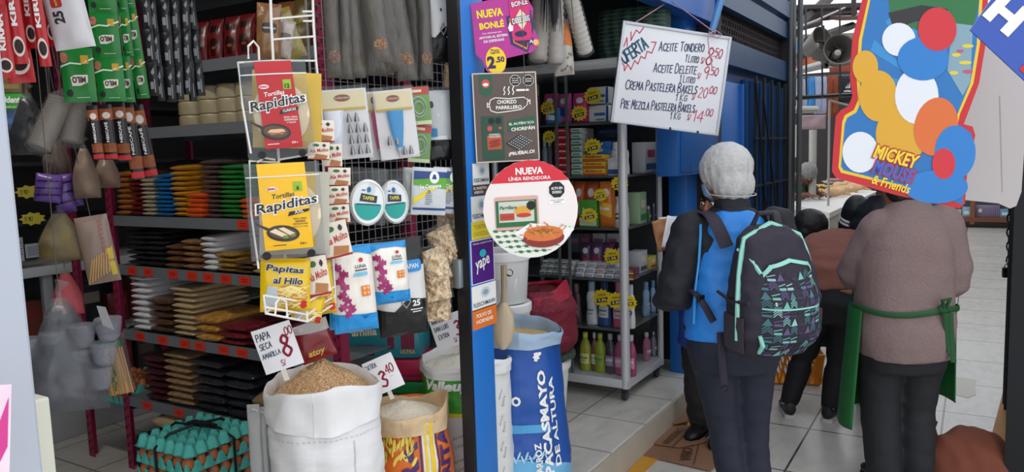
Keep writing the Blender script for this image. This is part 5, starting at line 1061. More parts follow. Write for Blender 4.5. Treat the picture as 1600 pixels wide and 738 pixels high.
for i, (a, b, y0, y1, n, X, tl) in enumerate([(98, 149, 75, 160, 1, -2.02, -1), (145, 189, -50, 159, 3, -2.0, -1), (186, 204, -50, 88, 2, -2.06, -2), (188, 209, 88, 160, 1, -2.04, -2), (205, 226, -60, 154, 3, -2.06, -4)]):
    strip('drink_sachet_strip', ['single green drink sachet below the white bag', 'widest green drink sachet strip, three sachets long', 'green sachet strip right of the widest, upper', 'green sachet right of the widest, lower', 'rightmost green strip beside the black sachet strips'][i], 'sachet strip', a, b, y0, y1, X, n, '#0f7a2c', d_milo, 'green drink strips', R(tl))
def d_nes(s, S, w, h, z, i):
    A().rect(-.5*w, z+.02*h, .5*w, z+.10*h).on(s, 'red_foot', mat('#c2252a'), S, .0012, .012); A().rect(-.5*w, z+.14*h, .5*w, z+.30*h).rect(-.5*w, z+.72*h, .5*w, z+.92*h).on(s, 'orange_panel', mat('#b5632a', c2='#5a2512', scale=60), S, .0012, .012)
    A().ell(.05*w, z+.80*h, .3*w, .06*h).on(s, 'cup_print', mat('#d9cfc8'), S, .002, .012)
    A().text('NESCAFÉ', -.06*w, z+.50*h, .36*h, .26*w, .03, 0, R(90)).on(s, 'lettering', WHITE, S, .002, .012)
for i, (a, b, y0, y1, tl) in enumerate([(143, 160, 165, 250, -3), (160, 181, 163, 250, -2), (181, 202, 160, 252, -2), (201, 222, 158, 281, -4), (222, 243, 163, 277, -7)]):
    strip('coffee_sachet', 'black coffee sachet %s from the left under the green sachets' % ('first', 'second', 'third', 'fourth', 'fifth')[i], 'sachet', a, b, y0, y1, -2.0-.02*i, 1, '#17131a', d_nes, 'black coffee sachets', R(tl))
def d_blk(s, S, w, h, z, i):
    rnd = random.Random(i+3); A().rect(-.2*w, z+.2*h, .1*w, z+.42*h).poly([(-.1*w, z+.7*h), (.2*w, z+.86*h), (.25*w, z+.7*h), (.1*w, z+.62*h)]).rect(.15*w, z+.1*h, .25*w, z+.5*h).on(s, 'silver_print', mat('#8d8f96', .3), S, .0012, .012)
for i, (a, b, y1, tl) in enumerate([(224, 241, 150, -1), (236, 250, 158, -1), (250, 268, 160, 0), (264, 280, 156, 1), (278, 294, 148, 2), (288, 300, 158, -1), (298, 314, 150, -2)]):
    strip('black_sachet_strip', '%s hanging strip of narrow black sachets, counted from the left' % ('first', 'second', 'third', 'fourth', 'fifth', 'sixth', 'seventh')[i], 'sachet strip', a, b, -60, y1, -2.2, 4, '#121216', d_blk, 'narrow black strips', R(tl))
# soft bags with knots
def knotbag(name, label, cat, box, X, m, inner=None, tilt=0, t_=.09, sag=.25, film=CLEAR, string=True, seed=1):
    o, w, h = hfit(*box, X, LY); t = thing(name, label, cat, o, LY, None, tilt)
    tp = lambda S0: (lambda u, v, o, side=1: (lambda q_: Vector((q_.x*(1-.78*max(0, v/(h*.86)-.35)**1.2/.65**1.2), q_.y, q_.z)))(S0(u, v, o, side)))
    S = tp(pillow(w, h*.82, t_, seed, .008, 22, .5, sag)); bag_mesh(MB(), S, w, h*.82).obj('contents', m, t)
    S2 = tp(pillow(w*1.08, h*.88, t_*1.1, seed+9, .012, 26, .5, sag)); bag_mesh(MB(), S2, w*1.08, h*.88).obj('clear_bag', film, t)
    MB().tube([(0, 0, h*.74), (.004, -.004, h*.86), (0, 0, h*.93), (.01, 0, h)], [w*.22, w*.06, w*.04, w*.10], 10).obj('gathered_neck', film, t)
    if string: MB().tube([(0, 0, h*.92), (0, .01, 2.6-o.z)], .0012, 5).obj('hang_string', mat('#55504c'), t)
    return t, w, h
def cups(label, a, b, X, r, n=18, col='#857c72'):
    A0, B0 = onX(*a, X), onX(*b, X); t = thing('cup_sleeve', label, 'cup sleeve', B0); L = (A0-B0); M = L.to_track_quat('Z', 'Y').to_matrix(); l = L.length
    m = MB(); 
    pr_ = [(r*.72, 0)]
    for k in range(n): z = l*(k+.2)/n; pr_ += [(r*.9, z), (r*1.0, z+l/n*.55), (r*.9, z+l/n*.6)]
    pr_ += [(r*.8, l)]; m.lathe(pr_, 20); m.v = [tuple(M @ Vector(v)) for v in m.v]; m.obj('cups', mat(col, .35), t)
    m = MB(); m.lathe([(r*.6, -r*.5), (r*1.12, -r*.1), (r*1.16, l*.5), (r*1.1, l), (r*.2, l+r)], 20, wob=lambda a, z: 1+.03*math.sin(a*9+z*60)); m.v = [tuple(M @ Vector(v)) for v in m.v]; m.obj('clear_bag', CLEAR, t)
    MB().tube([L, (L.x, L.y, 2.6-B0.z)], .0012, 5).obj('hang_string', mat('#55504c'), t); return t
cups('dim grey sleeve of plastic cups slanting below the red sachets, left', (96, 155), (60, 232), -2.1, .030); cups('dim grey sleeve of plastic cups below the single green sachet', (120, 158), (108, 222), -2.1, .032)
knotbag('dark_bag', 'black bag hung in the shade under the red sachet strips', 'bag', (14, 132, 76, 242), -2.2, plastic('#0f1016'), seed=3, t_=.08)
for i, bx in enumerate([(50, 272, 92, 316), (86, 272, 118, 332), (110, 282, 130, 322)]):
    o, w, h = hfit(*bx, -2.3, LY); t = thing('candy_pack', '%s purple candy pack with dark bands hung at the left' % ('leftmost', 'middle', 'rightmost')[i], 'candy pack', o, LY, 'purple candy packs', R([10, -3, -6][i])); S = pillow(w, h, .05, i, .006); bag_mesh(MB(), S, w, h).obj('pouch', plastic('#5b3f86', var=.2, scale=20), t)
    a = A(); 
    for k in range(3): a.poly([(-.5*w, (.2+.25*k)*h), (.5*w, (.28+.25*k)*h), (.5*w, (.33+.25*k)*h), (-.5*w, (.25+.25*k)*h)])
    a.on(t, 'dark_bands', plastic('#1c1430'), S, .003, .012); MB().tube([(0, 0, h), (0, .01, 2.6-o.z)], .0012, 5).obj('hang_string', mat('#55504c'), t)
knotbag('clear_goods_bag', 'clear bag of brown goods above the straw pack', 'bag', (112, 215, 154, 310), -2.25, mat('#6e5544', .6, c2='#8c705a', scale=30), seed=5); knotbag('clear_goods_bag', 'clear bag of brown goods left of the black coffee sachets', 'bag', (146, 228, 186, 294), -2.3, mat('#6a4f40', .6, c2='#8b6b55', scale=30), seed=6)
knotbag('clear_goods_bag', 'grey clear bag hung above the purple candy packs', 'bag', (66, 200, 108, 275), -2.35, mat('#5d4a40', .6, c2='#75604f', scale=30), seed=8)
knotbag('spice_bag', 'clear knotted bag of greenish spices under the candy packs', 'bag', (58, 318, 132, 408), -2.3, mat('#55482a', .6, c2='#8a7540', scale=26), seed=7, t_=.10)
t, w, h = knotbag('coral_bag', 'coral red items in a knotted clear bag over the counter', 'bag', (80, 412, 128, 492), -2.35, mat('#d0444c', .5, c2='#a02c38', scale=30, stretch=(4, 1, 1)), seed=9)
t, w, h = knotbag('big_cup_bag', 'large translucent bag full of clear plastic cups', 'bag', (40, 440, 160, 645), -2.0, mat('#4a4c58', .15, trans=.55), seed=12, t_=.2, sag=.5, film=FILM)
m = MB()
for i in range(4):
    for j in range(3): m.lathe([(.020, -.03), (.026, -.02), (.034, .025), (.031, .028)], 14, (-.10+.062*i+.015*j, -.045, .06+.062*j+.012*i))
m.obj('cup_row', mat('#8e909c', .12, trans=.6), t); A().poly([(.115, .24), (.14, .225), (.125, .285), (.105, .29)]).on(t, 'paper_slip', mat('#8c8a8c'), lambda u, v, o: Vector((u, -.10-o, v)))
# straws
o, w, h = hfit(134, 336, 186, 442, -2.2, LY); t = thing('straw_pack', 'clear pack of wooden straws with red print beside the rack post', 'straw pack', o, LY, None, R(-7)); S = pillow(w, h, .03, 3, .003); bag_mesh(MB(), S, w, h).obj('pouch', mat('#8a7468', .35, clear=.3), t)
a = A(); 
for k in range(9): a.line([(-.45*w+.11*w*k*.9, .02*h+.004*k), (-.2*w+.08*w*k, .36*h+.02*h*k)], .004)
a.on(t, 'wood_sticks', mat('#c99a5c'), S, .003, .012); a = A()
for k in range(10): a.rect(.18*w, (.3+.065*k)*h, .22*w, (.34+.065*k)*h).rect(.26*w, (.32+.065*k)*h, .29*w, (.35+.065*k)*h)
a.on(t, 'red_print', mat('#a8504a'), S, .003, .012); A().rect(.30*w, .1*h, .46*w, .3*h).rect(.30*w, .34*h, .46*w, .5*h).on(t, 'yellow_tags', mat('#c9b03a'), S, .0036, .012)
MB().tube([(0, 0, h), (0, .01, 2.6-o.z)], .0012, 5).obj('hang_string', mat('#55504c'), t)
# skewers
o, w, h = hfit(172, 530, 206, 614, -2.28, LY); t = thing('skewer_pack', 'pack of bamboo skewers with green label hung on the rack post', 'skewer pack', o, LY, None, R(-6)); rnd = random.Random(4); m = MB()
for k in range(22):
    x = (-.46+.92*k/21)*w; m.tube([(x*.85, -.012*math.cos(x*20)-rnd.uniform(0, .01), h*.92), (x*1.15, -.012-rnd.uniform(0, .012), rnd.uniform(0, .02)*h)], .0030, 5)
m.obj('skewers', mat('#b28a5a', .6, var=.15, scale=40), t); MB().box((0, -.008, h*.94), (w*.9, .03, h*.16), bev=.006).obj('label_band', mat('#1c5a32', .4), t)
a = A(); rnd = random.Random(3)
for k in range(14): a.ell(-.15*w+rnd.uniform(-.08, .08)*w, h*(.12+.055*k), .014*h*1.2, .006, 8, rnd.uniform(-1, 1))
a.on(t, 'bamboo_print', mat('#1f5a2c'), lambda u, v, o: Vector((u, -.030-o, v))); S = pillow(w*1.2, h*1.1, .06, 2, .004); bag_mesh(MB(), S, w*1.2, h*1.1).obj('clear_bag', CLEAR, t)
MB().tube([(0, 0, h), (.05, .1, h*1.15)], .0012, 5).obj('hang_string', mat('#55504c'), t)
# --- display counter and shelves along the back wall
XC = -3.98
ct = thing('display_counter', 'grey glass fronted counter along the back wall of the shop', 'counter', (XC-.25, 2.2, .15))
def cb(name, x, y, z, dx, dy, dz, m, bev=.006): return MB().box((x-(XC-.25), y-2.2, z-.15), (dx, dy, dz), bev=bev).obj(name, m, ct)
CG = mat('#8d9094', .4)
cb('base_panel', XC-.25, 2.2, .24, .5, 3.4, .18, mat('#9c9ca0', .45)); cb('worktop', XC-.25, 2.2, 1.035, .54, 3.4, .05, mat('#b9bcc0', .4)); cb('back_panel', XC-.48, 2.2, .67, .03, 3.4, .68, mat('#2a2c30', .6))
for y in (.62, 1.35, 2.05, 2.9, 3.85): cb('upright', XC-.02, y, .67, .04, .05, .68, CG)
cb('middle_shelf', XC-.25, 2.2, .66, .44, 3.3, .015, CG); cb('glass_front', XC-.012, 2.2, .67, .004, 3.3, .66, GLASS, 0)
rnd = random.Random(12); cols = ['#6d1f24', '#22272c', '#54301f', '#7a3a2a', '#31262a', '#82262c']
for r_, z in enumerate((.33, .668)):
    for i in range(9):
        y = 1.45+i*.15; h = rnd.uniform(.16, .25); t = thing('boxed_good', '%s dark box from the left on the %s counter shelf behind glass' % (ORD[i] if i else 'first', ('lower', 'upper')[r_]), 'box', (XC-.16, y, z), R(90), 'boxes in the counter')
        MB().box((0, .04, h/2), (.12, .08, h), bev=.004).obj('carton', plastic(cols[(i*5+r_) % 6]), t); A().rect(-.045, h*.55, .045, h*.8).on(t, 'label_panel', mat(['#9c8f80', '#8a2a30', '#5d5548'][i % 3]))
# goods above the counter
for r_, z in enumerate((1.28, 1.58, 1.88, 2.18)): 
    s_ = MB().box((-4.33, 2.2, z-.012), (.5, 3.4, .02)).obj('wall_shelf', mat('#2c2d31', .5)); tag(s_, '%s dark shelf on the back wall of the shop' % ('lowest', 'second lowest', 'third', 'top')[r_], 'shelf')
for r_, (z, lst) in enumerate([(1.28, [('#a8a03a', 5, .10)]), (1.58, [('#2d4f34', 6, .10)]), (1.88, [('#2c4f7a', 6, .08)]), (2.18, [('#2d4f34', 5, .12)])]):
    for c, n, h in lst:
        for i in range(n):
            for k in range(2):
                y = .62+i*.10; t = thing('shelf_pack', '%s %s pack, %s column from the left, on the dim back wall shelf' % (('lower', 'upper')[k], ['olive yellow', 'dark green', 'blue', 'bottle green'][r_], ('first', 'second', 'third', 'fourth', 'fifth', 'sixth')[i]), 'pack', (-4.12, y, z+k*h*1.02), R(90), 'packs on the back wall')
                MB().box((0, .05, h/2), (.085, .1, h*.96), bev=.006).obj('carton', plastic(c), t); A().rect(-.035, .4*h, .035, .6*h).on(t, 'label_strip', mat('#b9bfc6' if r_ != 2 else '#d5dbe6'))
for i, (px, py) in enumerate([(44, 300), (51, 342)]):
    c = onX(px, py, -4.05); t = thing('star_tag', '%s yellow star price tag on the dim back shelves' % ('upper', 'lower')[i], 'price tag', c, R(70), 'dim star tags'); MB().prism([(.06*(1 if k % 2 else .75)*math.cos(math.pi*k/9), .035*(1 if k % 2 else .75)*math.sin(math.pi*k/9)) for k in range(18)], 0, .002).obj('star', mat('#c9b82a'), t); A().mark('5.90', -.035, -.01, .02, .12).on(t, 'marker_lettering', mat('#222222'))
o, w, h = hfit(-8, 146, 36, 172, -2.6, LY); t = thing('gum_box', 'green box with white lettering at the left edge', 'box', o, LY); MB().box((0, .05, h/2), (w, .1, h), bev=.003).obj('carton', plastic('#2f9a34'), t); A().text('Trident', 0, .62*h, .8*w, .4*h, .04, .15).on(t, 'lettering', WHITE); A().text('Yerbabuena', 0, .2*h, .7*w, None, .01, .15).on(t, 'small_lettering', mat('#d9e8a0'))
for i, (bx, c) in enumerate([((-10, 172, 26, 204), '#22406e'), ((-12, 122, 34, 146), '#6a5a2c')]):
    o, w, h = hfit(*bx, -2.6, LY); t = thing('stock_box', ['navy blue box under the green lettered box', 'olive carton above the green lettered box'][i], 'box', o, LY); MB().box((0, .05, h/2), (w, .1, h), bev=.003).obj('carton', plastic(c), t); A().rect(-.4*w, .3*h, .4*w, .6*h).on(t, 'label_strip', mat(['#4a6ea8', '#8a7a44'][i]))
tb = MB().box((-2.78, .62, onX(20, 206, -2.6).z-.02), (.5, .3, .02)).obj('wall_shelf', mat('#2c2d31', .5)); tag(tb, 'short dark shelf under the boxes at the left edge', 'shelf')
# notices on the counter, blue drum below
for i, (x0, ya, x1, yb) in enumerate([(24, 372, 39, 410), (41, 382, 66, 404)]):
    c = onX(x0, yb, -3.95); b = onX(x1, yb, -3.95); w = b.y-c.y; h = onX(x0, ya, -3.95).z-c.z; t = thing('paper_notice', ['tall pale notice at the left above the counter', 'square printed notice right of the tall one'][i], 'notice', (-3.95, (c.y+b.y)/2, c.z), R(90)); MB().box((0, .001, h/2), (w, .002, h)).obj('sheet', mat('#a9adb8'), t)
    a = A()
    for k in range(6): a.rect(-.38*w, (.15+.12*k)*h, (.2+.15*(k % 2))*w, (.19+.12*k)*h)
    a.on(t, 'print_lines', mat('#5c606c'), off=.001)
t = thing('blue_box', 'blue box on the shop floor at the far left', 'box', (-3.6, .98, .15), R(60)); MB().box((0, .1, .4), (.3, .2, .8), bev=.01).obj('carton', plastic('#1c3a66'), t); A().rect(-.12, .5, .12, .7).rect(-.12, .2, .12, .3).on(t, 'label_panel', mat('#35558a'))
# poster beside the door jamb
o, w, h = fit(-80, 604, 4, 800, 1.2, R(60)); t = thing('pink_poster', 'pink and white poster edge at the bottom left corner', 'poster', o, R(60), None, R(6)); MB().box((0, 0, h/2), (w, .004, h)).obj('board', mat('#e3b6d2', .4, c2='#f4edf2', scale=9), t); A().poly([(.1*w, .2*h), (.45*w, .5*h), (.45*w, .9*h), (.2*w, .6*h)]).on(t, 'magenta_shape', mat('#d03a8c'), off=.0026)
# ================================================================ glass cabinet with household goods
YC, XR, XL, YB = 3.85, -1.62, -2.47, 4.42
AL = mat('#c6c8ca', .35, metal=.2); DARKIN = mat('#23262b', .6)
cab = thing('display_cabinet', 'tall aluminium glass cabinet full of household goods on the shop step', 'display cabinet', ((XR+XL)/2, (YC+YB)/2, .15))
CX, CY = (XR+XL)/2, (YC+YB)/2
def kb(name, x0, x1, y0, y1, z0, z1, m, bev=.004, par=None): return MB().box(((x0+x1)/2-CX, (y0+y1)/2-CY, (z0+z1)/2-.15), (x1-x0, y1-y0, z1-z0), bev=bev).obj(name, m, par or cab)
zS = [onY(930, yy, YC).z for yy in (191, 275, 357, 437, 514)]; zbase = onY(940, 590, YC).z; ztop = onY(935, 108, YC).z; zt2 = onY(935, 92, YC).z
kb('base_frame', XL, XR, YC, YB, zbase-.05, zbase, AL); kb('top_frame', XL, XR, YC, YB, ztop, zt2, AL); kb('back_panel', XL, XR, YB-.015, YB, zbase, ztop, DARKIN, 0); kb('left_panel', XL, XL+.012, YC, YB, zbase, ztop, DARKIN, 0)
for x, y in ((XR-.022, YC+.022), (XR-.015, YB-.015), (XL+.015, YC+.015), (XL+.015, YB-.015)):
    r_ = .026 if (x > -1.7 and y < 4) else .018; m = MB(); m.tube([(x-CX, y-CY, zbase-.2), (x-CX, y-CY, zt2-.15)], r_, 14); m.obj('corner_post', AL, cab)
for x in (onY(872, 350, YC).x, onY(888, 350, YC).x): kb('sliding_edge', x-.008, x+.008, YC+.006, YC+.014, zbase, ztop, mat('#7c8084', .35, metal=.5), 0)
for z in zS: kb('glass_shelf', XL+.02, XR-.02, YC+.03, YB-.02, z-.012, z, mat('#59605f', .25, trans=.15), 0)
kb('front_glass', XL+.03, XR-.05, YC+.002, YC+.005, zbase, ztop, GLASS, 0); kb('side_glass', XR-.006, XR-.003, YC+.05, YB-.03, zbase, ztop, GLASS, 0)
for x, y in ((XR-.035, YC+.04), (XL+.04, YC+.04), (XR-.035, YB-.04), (XL+.04, YB-.04)):
    m = MB(); m.tube([(x-CX-.012, y-CY, .028), (x-CX+.012, y-CY, .028)], .028, 14); m.box((x-CX, y-CY, .062), (.034, .03, .035)); m.obj('caster', mat('#2a2c2e', .4), cab)
Z6 = [zbase]+zS[::-1]
YP = YC+.045
def span(px0, px1, yt, z, Y=YP): a, b = onY(px0, (yt+yt)/2, Y), onY(px1, yt, Y); return (a.x+b.x)/2, b.x-a.x, onY((px0+px1)/2, yt, Y).z-z
SHN = ['bottom', 'fifth', 'fourth', 'third', 'second', 'top']
def label_of(n, k): return n+' on the '+SHN[k]+' cabinet shelf'
def cbox(name, lab, px0, px1, yt, k, col, d=.09, n=1, grp=None, txt=None, tc='#ffffff', band=None, yo=0, tw=.6, z0=None, cat='box', h1=None):
    z = Z6[k] if z0 is None else z0; x, w, h = span(px0, px1, yt, z, YP+yo); hh = h/n
    for i in range(n):
        t = thing(name, (lab.format(nth(n-1-i)) if n > 1 else lab)+(' on the '+SHN[k]+' cabinet shelf' if len(lab.split()) < 9 else ''), cat, (x, YP+yo, z+hh*i), 0, grp)
        MB().box((0, d/2, hh*.485), (w*.97, d, hh*.96), bev=min(.004, hh*.1)).obj('carton', plastic(col), t)
        if band: A().rect(-.47*w, .06*hh, .47*w, .34*hh).on(t, 'colour_band', mat(band))
        if txt: A().text(txt, 0, .60*hh, w*tw, min(hh*.34, w*.25), .03, .2).on(t, 'lettering', mat(tc), off=.0016)
        else: A().rect(-.35*w, .5*hh, .35*w, .72*hh).on(t, 'label_strip', mat(tc))
def cbag(name, lab, px0, px1, yt, k, col, c2, yo=0, z0=None, cat='pack', txt=None):
    z = Z6[k] if z0 is None else z0; x, w, h = span(px0, px1, yt, z, YP+yo); t = thing(name, lab, cat, (x, YP+yo+.03, z)); S = pillow(w, h, .07, int(px0), .004, 20, .35)
    bag_mesh(MB(), S, w, h, 10, 10).obj('pouch', plastic(col), t); A().poly([(-.4*w, .3*h), (.4*w, .22*h), (.42*w, .5*h), (-.4*w, .6*h)]).on(t, 'colour_band', mat(c2), S, .003, .015)
    A().ell(.05*w, .75*h, .22*w, .1*h).on(t, 'badge', mat('#e9e6ea'), S, .003, .015)
    if txt: A().text(txt, 0, .42*h, .6*w, None, .03).on(t, 'lettering', WHITE, S, .0045, .015)
def cbottle(lab, px, wpx, yt, k, body, cap, prof='soft', txt=None, tc='#333333', lcol=None, yo=.03, grp=None, clear=False, z0=None, yaw=0, X=None):
    z = Z6[k] if z0 is None else z0
    if X is None: x, w, h = span(px-wpx/2, px+wpx/2, yt, z, YP+yo); loc = (x, YP+yo+.02, z)
    else: c = onX(px, yt, X); w = wpx*4.4/1200; h = c.z-z; loc = (X, c.y, z)
    t = thing('bottle', lab, 'bottle', loc, yaw, grp); r = w/2
    P1 = {'soft': [(.80, 0), (.95, .02), (.98, .2), (.80, .45), (.92, .62), (.75, .74), (.42, .78)], 'soda': [(.75, 0), (.98, .03), (1, .28), (.92, .36), (1, .44), (1, .6), (.8, .72), (.42, .82), (.34, .86)], 'spray': [(.8, 0), (.95, .03), (.95, .45), (.55, .72), (.35, .78)]}[prof]
    m = MB(); m.lathe([(a*r, b*h) for a, b in P1], 22); 
    m.v = [(a, b*.75, c) for a, b, c in m.v]; m.obj('flask', mat(body, .15, trans=.3, clear=.3) if clear else plastic(body), t)
    m = MB(); top = P1[-1]
    if prof == 'spray': m.box((-.1*r, 0, .9*h), (.9*r, .5*r, .14*h), bev=.004); m.tube([(0, 0, .76*h), (0, 0, .9*h)], .35*r, 10); m.box((-.55*r, 0, .80*h), (.12*r, .2*r, .14*h))
    else: m.lathe([(top[0]*r*1.25, top[1]*h), (top[0]*r*1.3, h*.985), (top[0]*r*1.1, h)], 18)
    m.obj('cap', plastic(cap), t)
    rb = lambda v: .985*r
    def Sb(u, v, o): th = u/r; return Vector(((r+o)*math.sin(th), -.75*(r+o)*math.cos(th)-.001, v))
    if lcol: A().rect(-.9*r, .20*h, .9*r, .46*h).on(t, 'label', mat(lcol), Sb, .001, .01)
    if txt: A().text(txt, 0, .36*h, 1.25*r, None, .04, .1).rect(-.4*r, .26*h, .4*r, .275*h).on(t, 'lettering', mat(tc), Sb, .0022, .01)
def star(px, py, rpx, price, lab, Y=YC+.012):
    c = onY(px, py, Y); s = rpx*4.5/1200; t = thing('price_star', lab, 'price tag', (c.x, c.y, c.z-s), R(random.Random(px).uniform(-6, 6)), 'yellow star price tags')
    MB().prism([(s*(1 if k % 2 else .78)*math.cos(math.pi*k/13), s+s*.85*(1 if k % 2 else .78)*math.sin(math.pi*k/13)) for k in range(26)], 0, .001).obj('star', mat('#e2c81c', .5), t)
    A().poly([(-.5*s, .52*s), (.55*s, .74*s), (.5*s, 1.12*s), (-.55*s, .88*s)]).on(t, 'black_patch', BLACK); A().text(price, 0, .815*s, .8*s, .26*s, .03, 0, R(12)).on(t, 'price_lettering', mat('#f3e9b0'), off=.0018); A().text('Oferta', -.05*s, 1.3*s, .8*s, None, .02, .2, R(12)).on(t, 'word_lettering', mat('#6b5a10'), off=.0012)
# top row (k=5)
cbag('pad_pack', 'blue and pink pad pack left of the sliding edge, top cabinet shelf', 847, 869, 146, 5, '#c23f86', '#1f3f8a'); cbag('pad_pack', 'blue and pink pad pack just behind the sliding edges, top cabinet shelf', 869, 889, 146, 5, '#c85a98', '#1f3f8a')
cbag('pad_pack', 'light blue pad pack at the bottom left of the top cabinet shelf', 850, 872, 168, 5, '#2f86c4', '#d5e6f4', yo=-.03); cbag('pad_pack', 'bright magenta pad pack with dark triangle, top cabinet shelf', 892, 917, 145, 5, '#d8348c', '#e9a0c8')
zw = Z6[5]; xx, ww, hh = span(918, 950, 134, zw)
for i in range(2):
    t = thing('wipes_pack', ['lower', 'upper'][i]+' white wipes pack with blue and green stripes by the whiteboard', 'wipes pack', (xx, YP, zw+i*hh/2)); MB().box((0, .05, hh*.24), (ww, .1, hh*.47), bev=.012).obj('wrapped_pack', plastic('#d9dde0'), t)
    A().rect(-.2*ww, .18*hh, .34*ww, .26*hh).on(t, 'blue_stripe', mat('#2266b0')); A().rect(-.12*ww, .06*hh, .3*ww, .1*hh).on(t, 'green_stripe', mat('#3f9350')); A().poly([(.36*ww, .02*hh), (.5*ww, .02*hh), (.5*ww, .45*hh), (.4*ww, .45*hh)]).on(t, 'blue_edge', mat('#1d4f9a'))
for px in (805, 828): cbag('pad_pack', ('far left' if px < 810 else 'left')+' dim pack behind the posters, top cabinet shelf', px-11, px+11, 150, 5, '#8a4a7a', '#2b3c6a')
star(855, 169, 13, '4.05', 'yellow star tag at the left of the top cabinet shelf'); star(905, 177, 14, '4.50', 'yellow star tag on the magenta pad pack'); star(926, 150, 15, '6.00', 'yellow star tag on the white wipes packs')
# second row (k=4)
cbox('toothpaste_box', '{} the red toothpaste box column', 864, 889, 200, 4, '#c21f2b', n=7, txt='Colgate', grp='red toothpaste boxes', tw=.8)
cbox('toothpaste_box', '{} the white and green toothpaste box column', 891, 908, 200, 4, '#c9d6d0', n=8, band='#2f8a4a', tc='#3a6f9a', grp='green toothpaste boxes')
cbox('toothpaste_box', '{} the yellow toothpaste boxes', 909, 946, 241, 4, '#e6bd3a', n=3, txt='Kolynos', tc='#1a1a1a', band='#d8442a', grp='yellow toothpaste boxes', tw=.7)
zk = onY(930, 241, YP).z; cbox('toothpaste_box', '{} the blue boxes lying on the yellow ones', 920, 948, 221, 4, '#1d66b4', n=2, txt='Oral', tc='#e6eef6', z0=zk, grp='blue toothpaste boxes')
cbox('toothpaste_box', '{} the dark navy boxes at the back', 930, 972, 198, 4, '#1b2b4c', n=3, yo=.22, tc='#33507e', z0=Z6[4]+.06, grp='navy boxes'); cbox('brush_pack', '{} the narrow pink brush packs', 909, 918, 200, 4, '#8f7c86', n=4, yo=.05, tc='#c9b6c0', grp='brush packs')
for i, (px, c) in enumerate([(848, '#8d98a4'), (856, '#5d6c7c')]): cbottle(['pale', 'slate grey'][i]+' tube standing left of the red toothpaste boxes', px, 9, 216, 4, c, '#c9ced2')
for i, px in enumerate((959, 973)): cbottle(['left', 'right'][i]+' white shampoo bottle with magenta mark near the corner post', px, 16, 222, 4, '#d9dadf', '#c9ccd2', 'soft', lcol='#dfe0e6', txt='H', tc='#b23a8a', yo=.06)
cbox('soap_carton', 'white carton with a magenta panel before the shampoo bottles', 949, 972, 246, 4, '#dfe1e8', d=.04, txt='DOVE', tc='#ffffff', band='#31508a', yo=-.01); 
star(858, 214, 12, '3.50', 'yellow star tag on the red toothpaste column'); star(926, 229, 15, '2.90', 'yellow star tag on the blue and yellow toothpaste boxes')
# third row (k=3)
for i, (a, b, c) in enumerate([(894, 912, '#d0622a'), (912, 932, '#c8561f'), (876, 893, '#b5602f')]): cbag('cleaner_pouch', ('first', 'second', 'leftmost')[i]+' orange pouch at the back of the third cabinet shelf', a, b, 284, 3, c, '#e9d9c8', yo=.08)
cbox('cleaner_box', 'bright green carton under a yellow star tag', 904, 932, 311, 3, '#4f9f3a', txt='Sapolio', tc='#f2f4d8', band='#d9e3c9'); cbag('cleaner_pouch', 'tall orange and gold pouch right of the green carton', 933, 957, 284, 3, '#d87a2c', '#e3b53a', txt='Poett')
for i, px in enumerate((963, 974)): cbottle(['left', 'right'][i]+' white spray bottle with round mark by the corner post', px, 13, [306, 298][i], 3, '#d7dad8', '#c4c9c8', 'spray', txt='C', tc='#2b3a34', yo=.03)
star(921, 337, 14, '2.50', 'yellow star tag on the bright green carton'); star(938, 305, 12, '5.00', 'yellow star tag on the tall orange pouch'); star(968, 287, 14, '4.20', 'yellow star tag above the white spray bottles')
# fourth row (k=2): soap bars
xs0, w0, h0 = span(900, 980, 412, Z6[2])
for k in range(3):
    for i in range(5):
        for side in (0, 1):
            px0 = (898 if side == 0 else 840)+ (15.5 if side == 0 else 10)*i; xw = onY(px0+7, 425, YP).x; zc = Z6[2]+k*h0/3
            if side == 0 and k == 2 and i == 4: continue
            t = thing('soap_bar', 'white wrapped soap bar, %s pile, %s layer, %s from left' % (('right', 'left')[side], ('bottom', 'middle', 'top')[k], ('first', 'second', 'third', 'fourth', 'fifth')[i]), 'soap', (xw+k*.004, YP+.01*k, zc), 0, 'soap bars on the fourth shelf')
            MB().box((0, .045, h0/6), (.054 if side == 0 else .036, .09, h0/3*.95), bev=.006).obj('wrapped_bar', mat('#d5d6da', .4, var=.06, scale=30), t); A().rect(-.018, .3*h0/3, .018, .62*h0/3).on(t, 'print_strip', mat(['#7a8bb0', '#9aa3b5', '#b08aa0'][i % 3] if side == 0 else '#4f7a6a'))
for i, (a, b, c) in enumerate([(905, 922, '#5b3a66'), (922, 940, '#6d4a78'), (940, 958, '#7a3a5a'), (958, 976, '#3f3a50')]): cbag('sponge_pack', ('first', 'second', 'third', 'fourth')[i]+' purple sponge pack behind the soap bars', a, b, 380, 2, c, '#b03a5c', yo=.16)
for i, (a, b, c) in enumerate([(890, 905, '#5f6670'), (905, 922, '#86585f'), (925, 945, '#c9c9cf'), (948, 966, '#d6d0d4')]): cbox('stock_carton', ('first', 'second', 'third', 'fourth')[i]+' carton at the back above the soap', a, b, 364, 2, c, yo=.28, tc='#a8718a', z0=Z6[2]+.10)
zz = Z6[2]+.07; 
for x_, pre in ((-.03, 'left'), (.03, 'right')): MB()
cbox('soap_carton', '{} the maroon soap cartons near the post', 972, 990, 420, 2, '#5a2a33', n=2, band='#c9a93a', tc='#8a6a3a', grp='maroon soap cartons'); star(957, 401, 15, '1.90', 'yellow star tag over the soap bars')
